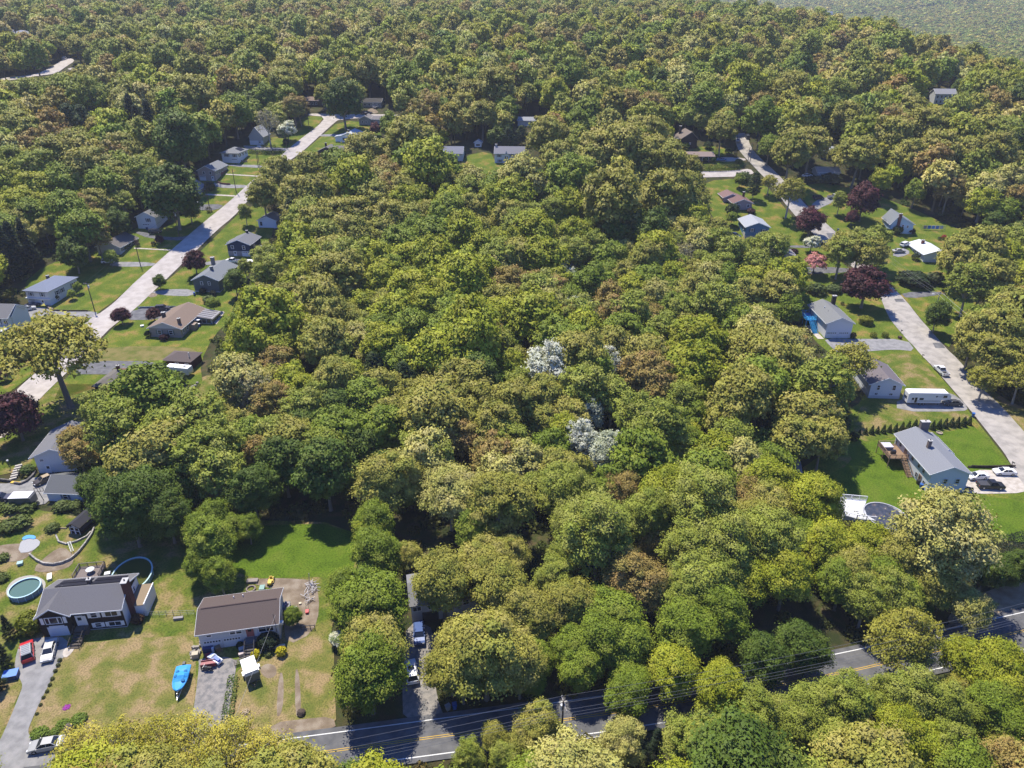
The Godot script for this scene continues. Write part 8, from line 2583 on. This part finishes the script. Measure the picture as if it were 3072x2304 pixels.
	grove(2072, 100, 1.27, {
		"lime": [205, 215, 140, 830, 210, 130, 1100, 215, 120, 1230, 210, 110], "green": [270, 340, 130, 60, 260, 130, 160, 110, 110, 300, 440, 80], "oak": [380, 230, 130, 120, 370, 110, 460, 420, 140, 590, 340, 120, 760, 390, 150, 900, 360, 150, 640, 460, 150, 940, 460, 150, 1050, 470, 140, 1160, 470, 150, 380, 470, 140, 830, 470, 130, 830, 300, 110, 330, 390, 70], "feather": [1000, 330, 120, 1180, 390, 130, 560, 240, 110, 700, 290, 110], "brown": [270, 290, 110, 1150, 290, 130], "dark": [1020, 210, 50]})
	grove(2472, 350, 2.115, {
		"oak": [260, 230, 190, 640, 270, 180, 760, 300, 170, 860, 260, 190, 1110, 280, 180, 1230, 300, 120, 760, 460, 130, 900, 460, 120, 80, 260, 120, 1000, 820, 280, 860, 850, 240], "lime": [500, 320, 150, 430, 300, 120, 350, 420, 130, 1130, 880, 220], "green": [1060, 420, 170, 1150, 600, 170, 580, 480, 120, 980, 500, 120], "dark": [1230, 760, 140, 1080, 680, 120], "red": [250, 540, 190, 180, 640, 80], "feather": [100, 540, 90, 230, 830, 210, 330, 800, 180, 110, 860, 190]})
	grove(2150, 520, 6.32, {"pine": [720, 230, 300], "open": [1380, 420, 560, 1000, 160, 330], "red": [1790, 880, 500], "white": [1810, 1330, 300], "green": [440, 120, 200, 290, 830, 210], "feather": [880, 1300, 380, 1230, 1340, 300, 560, 1420, 260, 640, 1330, 200]})
	grove(1900, 300, 1.8874, {"pink": [1030, 920, 120], "red": [1320, 1050, 210], "dark": [1720, 1230, 130, 1840, 960, 100], "open": [1180, 850, 190], "oak": [1330, 860, 200, 1830, 910, 190, 2000, 1000, 260, 820, 1090, 210, 650, 1100, 200, 470, 740, 150], "feather": [780, 870, 190, 560, 900, 190, 700, 960, 180, 480, 960, 190], "pale_oak": [350, 1060, 140], "lime": [450, 1150, 200], "bare": [290, 880, 130], "brown": [60, 1230, 150, 230, 980, 130]})
	grove(2672, 800, 1.5875, {"oak": [520, 330, 230, 400, 340, 200, 580, 220, 200, 600, 420, 200, 480, 420, 190, 420, 260, 130], "open": [450, 540, 150, 620, 540, 170], "feather": [380, 80, 180]})
	# single trees in the gardens
	grove(0, 0, 1.0, {
		"red": [583, 789, 62, 361, 945, 48, 459, 942, 40, 1126, 385, 36, 478, 718, 24, 8, 1125, 34],
		"dark": [1030, 310, 96, 705, 850, 62, 478, 845, 34], "pale_oak": [2825, 1612, 260], "lime": [2600, 1640, 140, 2480, 1650, 140], "oak": [2700, 1690, 150, 2560, 1730, 140, 2800, 1770, 130], "green": [600, 1600, 90, 690, 1585, 80, 612, 1690, 100, 660, 1730, 90, 640, 1560, 100, 214, 881, 24, 234, 863, 24, 330, 770, 40, 877, 1850, 50, 640, 910, 36],
		"brown": [880, 330, 60], "white": [1120, 420, 26], "feather": [2680, 1790, 140, 2600, 1800, 130, 735, 640, 40, 735, 800, 40], "spruce": [20, 1880, 44, 2, 1960, 50, -16, 2030, 50], "airy": [250, 2270, 190, 360, 2262, 190, 480, 2240, 170, 590, 2230, 190, 700, 2262, 190, 800, 2285, 190, 430, 2310, 200, 620, 2310, 200]})
	# the trees nearest to the camera are drawn with finer leaves
	var order := hero.duplicate()
	order.sort_custom(func(a, b): return depth(a[1]) < depth(b[1]))
	var n := 0
	for h in order:
		var kind: String = h[0]
		var p: Vector3 = h[1]
		n += 1
		var which := rng.randi() % 8
		var l := tree_label(kind, p, h[2])
		stand(kind, p, h[2], rng.randf() * TAU, which, which % 2, l[0], l[1], depth(p) < 150.0, rng.randf_range(0.92, 1.1))
	print("measured trees ", hero.size())

func inside_any(p: Vector2, list: Array) -> bool:
	for q in list:
		if Geometry2D.is_point_in_polygon(p, q): return true
	return false

# bounding boxes make the many point-in-polygon tests quick
var boxes := []
func is_open(p: Vector2, margin := 0.0) -> bool:
	if boxes.is_empty():
		for q in lawns:
			var r := Rect2(q[0], Vector2.ZERO)
			for v in q: r = r.expand(v)
			boxes.append(r.grow(4.0))
	for i in lawns.size():
		if not boxes[i].has_point(p): continue
		if Geometry2D.is_point_in_polygon(p, lawns[i]): return true
		if margin > 0.0:
			for a in 6:
				if Geometry2D.is_point_in_polygon(p + Vector2.from_angle(a * TAU / 6.0) * margin, lawns[i]): return true
	return false

func near_keep(p: Vector2, d: float) -> bool:
	for k in keep:
		if p.distance_to(k[0]) < k[1] + d: return true
	return false

func covers_open(p: Vector3, w: float, h: float) -> bool:
	for f in [0.5, 0.95]:
		var q := pixel(p + Vector3(0, h * f, 0))
		for o in open_px:
			if Geometry2D.is_point_in_polygon(q, o): return true
			var s := w * 0.42 * FOC / maxf(depth(p), 1.0)
			if Geometry2D.is_point_in_polygon(q + Vector2(s, 0), o) or Geometry2D.is_point_in_polygon(q - Vector2(s, 0), o): return true
	return false

func whole(kind: String, seed_: int, fine: float) -> ArrayMesh:   # crown and trunk in one mesh, for the far trees
	var g := grow(kinds[kind], seed_, fine)
	var ca: Array = (g.crown as ArrayMesh).surface_get_arrays(0)
	var v: PackedVector3Array = ca[Mesh.ARRAY_VERTEX]
	var n: PackedVector3Array = ca[Mesh.ARRAY_NORMAL]
	var c: PackedColorArray = ca[Mesh.ARRAY_COLOR]
	if fine > 0.1:
		var ta: Array = (g.trunk as ArrayMesh).surface_get_arrays(0)
		var tv: PackedVector3Array = ta[Mesh.ARRAY_VERTEX]
		var tn: PackedVector3Array = ta[Mesh.ARRAY_NORMAL]
		var lim := mini(tv.size(), 900)
		for i in lim:
			v.append(tv[i])
			n.append(tn[i])
			c.append(Color(0.15, 0.13, 0.10))
	var a := []
	a.resize(Mesh.ARRAY_MAX)
	a[Mesh.ARRAY_VERTEX] = v
	a[Mesh.ARRAY_NORMAL] = n
	a[Mesh.ARRAY_COLOR] = c
	var m := ArrayMesh.new()
	m.add_surface_from_arrays(Mesh.PRIMITIVE_TRIANGLES, a)
	return m

func mass(called: String, mesh: Mesh, xs: Array, cs: Array, label: String, mat: Material) -> void:
	if xs.is_empty(): return
	var mm := MultiMesh.new()
	mm.transform_format = MultiMesh.TRANSFORM_3D
	mm.use_colors = true
	mm.mesh = mesh
	mm.instance_count = xs.size()
	for i in xs.size():
		mm.set_instance_transform(i, xs[i])
		mm.set_instance_color(i, cs[i])
	var o := MultiMeshInstance3D.new()
	o.multimesh = mm
	o.material_override = mat
	o.name = numbered(called)
	o.set_meta("kind", "stuff")
	o.set_meta("label", label)
	add_child(o, true)

func forest() -> void:
	var r := RandomNumberGenerator.new()
	r.seed = 77
	var patch := FastNoiseLite.new()
	patch.seed = 4
	patch.frequency = 0.012
	var single := []
	var cell := {}
	for h in hero:
		var key := Vector2i(int(floor(h[1].x / 12.0)), int(floor(h[1].z / 12.0)))
		if not cell.has(key): cell[key] = []
		cell[key].append(h)
	var far_kinds := ["oak", "pale_oak", "lime", "green", "feather", "brown", "pine", "dark"]
	var xs := {}
	var cs := {}
	for k in far_kinds + ["blob", "blob_two"]:
		for v in 3:
			xs[k + str(v)] = []
			cs[k + str(v)] = []
	var step := 6.4
	var f := 20.0
	while f < 4300.0:
		step = 7.0 if f < 420.0 else (8.6 if f < 1150.0 else (11.0 if f < 2200.0 else 15.0))
		var half := f * 0.80 + 40.0 if f < 400.0 else f * 0.74
		var x := -half
		while x < half:
			var p := Vector3(x + r.randf_range(-0.45, 0.45) * step, 0, -f + r.randf_range(-0.45, 0.45) * step)
			var roll := r.randf()
			var wr := r.randf()
			var tint := Color(r.randf_range(0.92, 1.12), r.randf_range(0.94, 1.08), r.randf_range(0.85, 1.1))
			var turn := r.randf() * TAU
			var var_ := r.randi() % 3
			x += step
			var d := Vector2(p.x, p.z).length()
			p.y = terr(p.x, p.z)
			if f > 1150.0:
				var az := rad_to_deg(atan2(p.x, -p.z))
				if az < 3.0 and f < 3000.0: continue     # hidden behind the near hill
				var key := ("blob" if roll < 0.6 else "blob_two") + str(var_)
				var s := (step / 8.5) * lerpf(0.95, 1.35, wr)
				xs[key].append(Transform3D(Basis(Vector3.UP, turn).scaled(Vector3(s, s * 0.8, s)), p - Vector3(0, 3.0, 0)))
				cs[key].append(tint)
				continue
			var g2 := Vector2(p.x, p.z)
			var q := pixel(p + Vector3(0, 10, 0))
			var framed := q.x > -60.0 and q.x < 3130.0 and q.y > -60.0 and q.y < 2420.0
			if q.y > 2500.0 or (f < 200.0 and not framed and roll < 0.4): continue
			if is_open(g2, 3.0) or near_keep(g2, 5.0): continue
			var u := patch.get_noise_2d(p.x, p.z) + 0.5 * patch.get_noise_2d(p.x * 3.1 + 90.0, p.z * 3.1)
			var kind := "oak"
			if roll < 0.30 + u * 0.25: kind = "oak"
			elif roll < 0.42: kind = "pale_oak"
			elif roll < 0.56 - u * 0.2: kind = "lime"
			elif roll < 0.70 - u * 0.1: kind = "green"
			elif roll < 0.86: kind = "feather"
			elif roll < 0.955: kind = "brown"
			elif roll < 0.975: kind = "pine"
			else: kind = "dark"
			var w := lerpf(8.0, 15.0, wr * wr)
			if kind == "pine": w = lerpf(5.0, 8.0, wr)
			var hit := false
			if d < 900.0:
				var c0 := Vector2i(int(floor(p.x / 12.0)), int(floor(p.z / 12.0)))
				for i in range(-1, 2):
					for j in range(-1, 2):
						for h in cell.get(c0 + Vector2i(i, j), []):
							if Vector2(h[1].x - p.x, h[1].z - p.z).length() < (h[2] + w) * 0.27: hit = true
				if hit: continue
				if covers_open(p, w, w * kinds[kind].hc * 1.4): continue
			if (framed or f < 170.0) and single.size() < 440 and d < 480.0:
				single.append([kind, p, w, turn, var_])
				continue
			var s := w / 10.0
			xs[kind + str(var_)].append(Transform3D(Basis(Vector3.UP, turn).scaled(Vector3(s * lerpf(0.88, 1.12, roll), s * lerpf(0.9, 1.12, wr), s * lerpf(1.12, 0.88, roll))), p))
			cs[kind + str(var_)].append(tint)
		f += step
	for q in single:
		var l := tree_label(q[0], q[1], q[2])
		stand(q[0], q[1], q[2], q[3], q[4], q[4] % 2, l[0], l[1], depth(q[1]) < 150.0)
	var total := 0
	for k in far_kinds:
		for v in 3:
			total += xs[k + str(v)].size()
			mass("forest", whole(k, 900 + v * 13 + hash(k) % 1000, 0.34), xs[k + str(v)], cs[k + str(v)], "wooded hill of %ss beyond the houses" % kinds[k].say, leaf_mat(0))
	for v in 3:
		mass("far_forest", whole("oak", 41 + v, 0.05), xs["blob" + str(v)], cs["blob" + str(v)], "distant wooded ridge and valley under haze", leaf_mat(0))
		mass("far_forest", whole("green", 51 + v, 0.035), xs["blob_two" + str(v)], cs["blob_two" + str(v)], "distant wooded ridge and valley under haze", leaf_mat(0))
	print("filled: single ", single.size(), " mass ", total)
	# low growth under the trees
	var bush := Mb.new()
	var rb := RandomNumberGenerator.new()
	rb.seed = 5
	for i in 170:
		var dd := Vector3(rb.randfn(), absf(rb.randfn()) * 0.7, rb.randfn()).normalized()
		var pp := dd * Vector3(1.3, 1.1, 1.3) * pow(rb.randf(), 0.4)
		var m := (dd + Vector3(rb.randfn(), rb.randfn(), rb.randfn()) * 0.6).normalized()
		var t := m.cross(Vector3(rb.randfn(), rb.randfn(), rb.randfn())).normalized() * rb.randf_range(0.15, 0.3)
		var w := m.cross(t) * 0.7
		var l := rb.randf_range(0.8, 1.2)
		bush.col = Color(0.085 * l, 0.11 * l, 0.028 * l)
		bush.tri(pp + t, pp - t * 0.5 + w, pp - t * 0.5 - w)
	var bx := []
	var bc := []
	f = 30.0
	while f < 330.0:
		var half := f * 0.8 + 30.0
		var x := -half
		while x < half:
			var p := Vector3(x + r.randf_range(-2.0, 2.0), 0, -f + r.randf_range(-2.0, 2.0))
			x += 4.2
			if r.randf() < 0.3 or is_open(Vector2(p.x, p.z), 1.0) or near_keep(Vector2(p.x, p.z), 1.0): continue
			p.y = terr(p.x, p.z)
			var s := r.randf_range(0.7, 2.2)
			bx.append(Transform3D(Basis(Vector3.UP, r.randf() * TAU).scaled(Vector3(s, s * r.randf_range(0.6, 1.3), s)), p))
			bc.append(Color(r.randf_range(0.8, 1.5), r.randf_range(0.8, 1.15), r.randf_range(0.7, 1.3)))
		f += 4.2
	mass("undergrowth", bush.mesh(), bx, bc, "low leafy undergrowth on the woodland floor", leaf_mat(0))
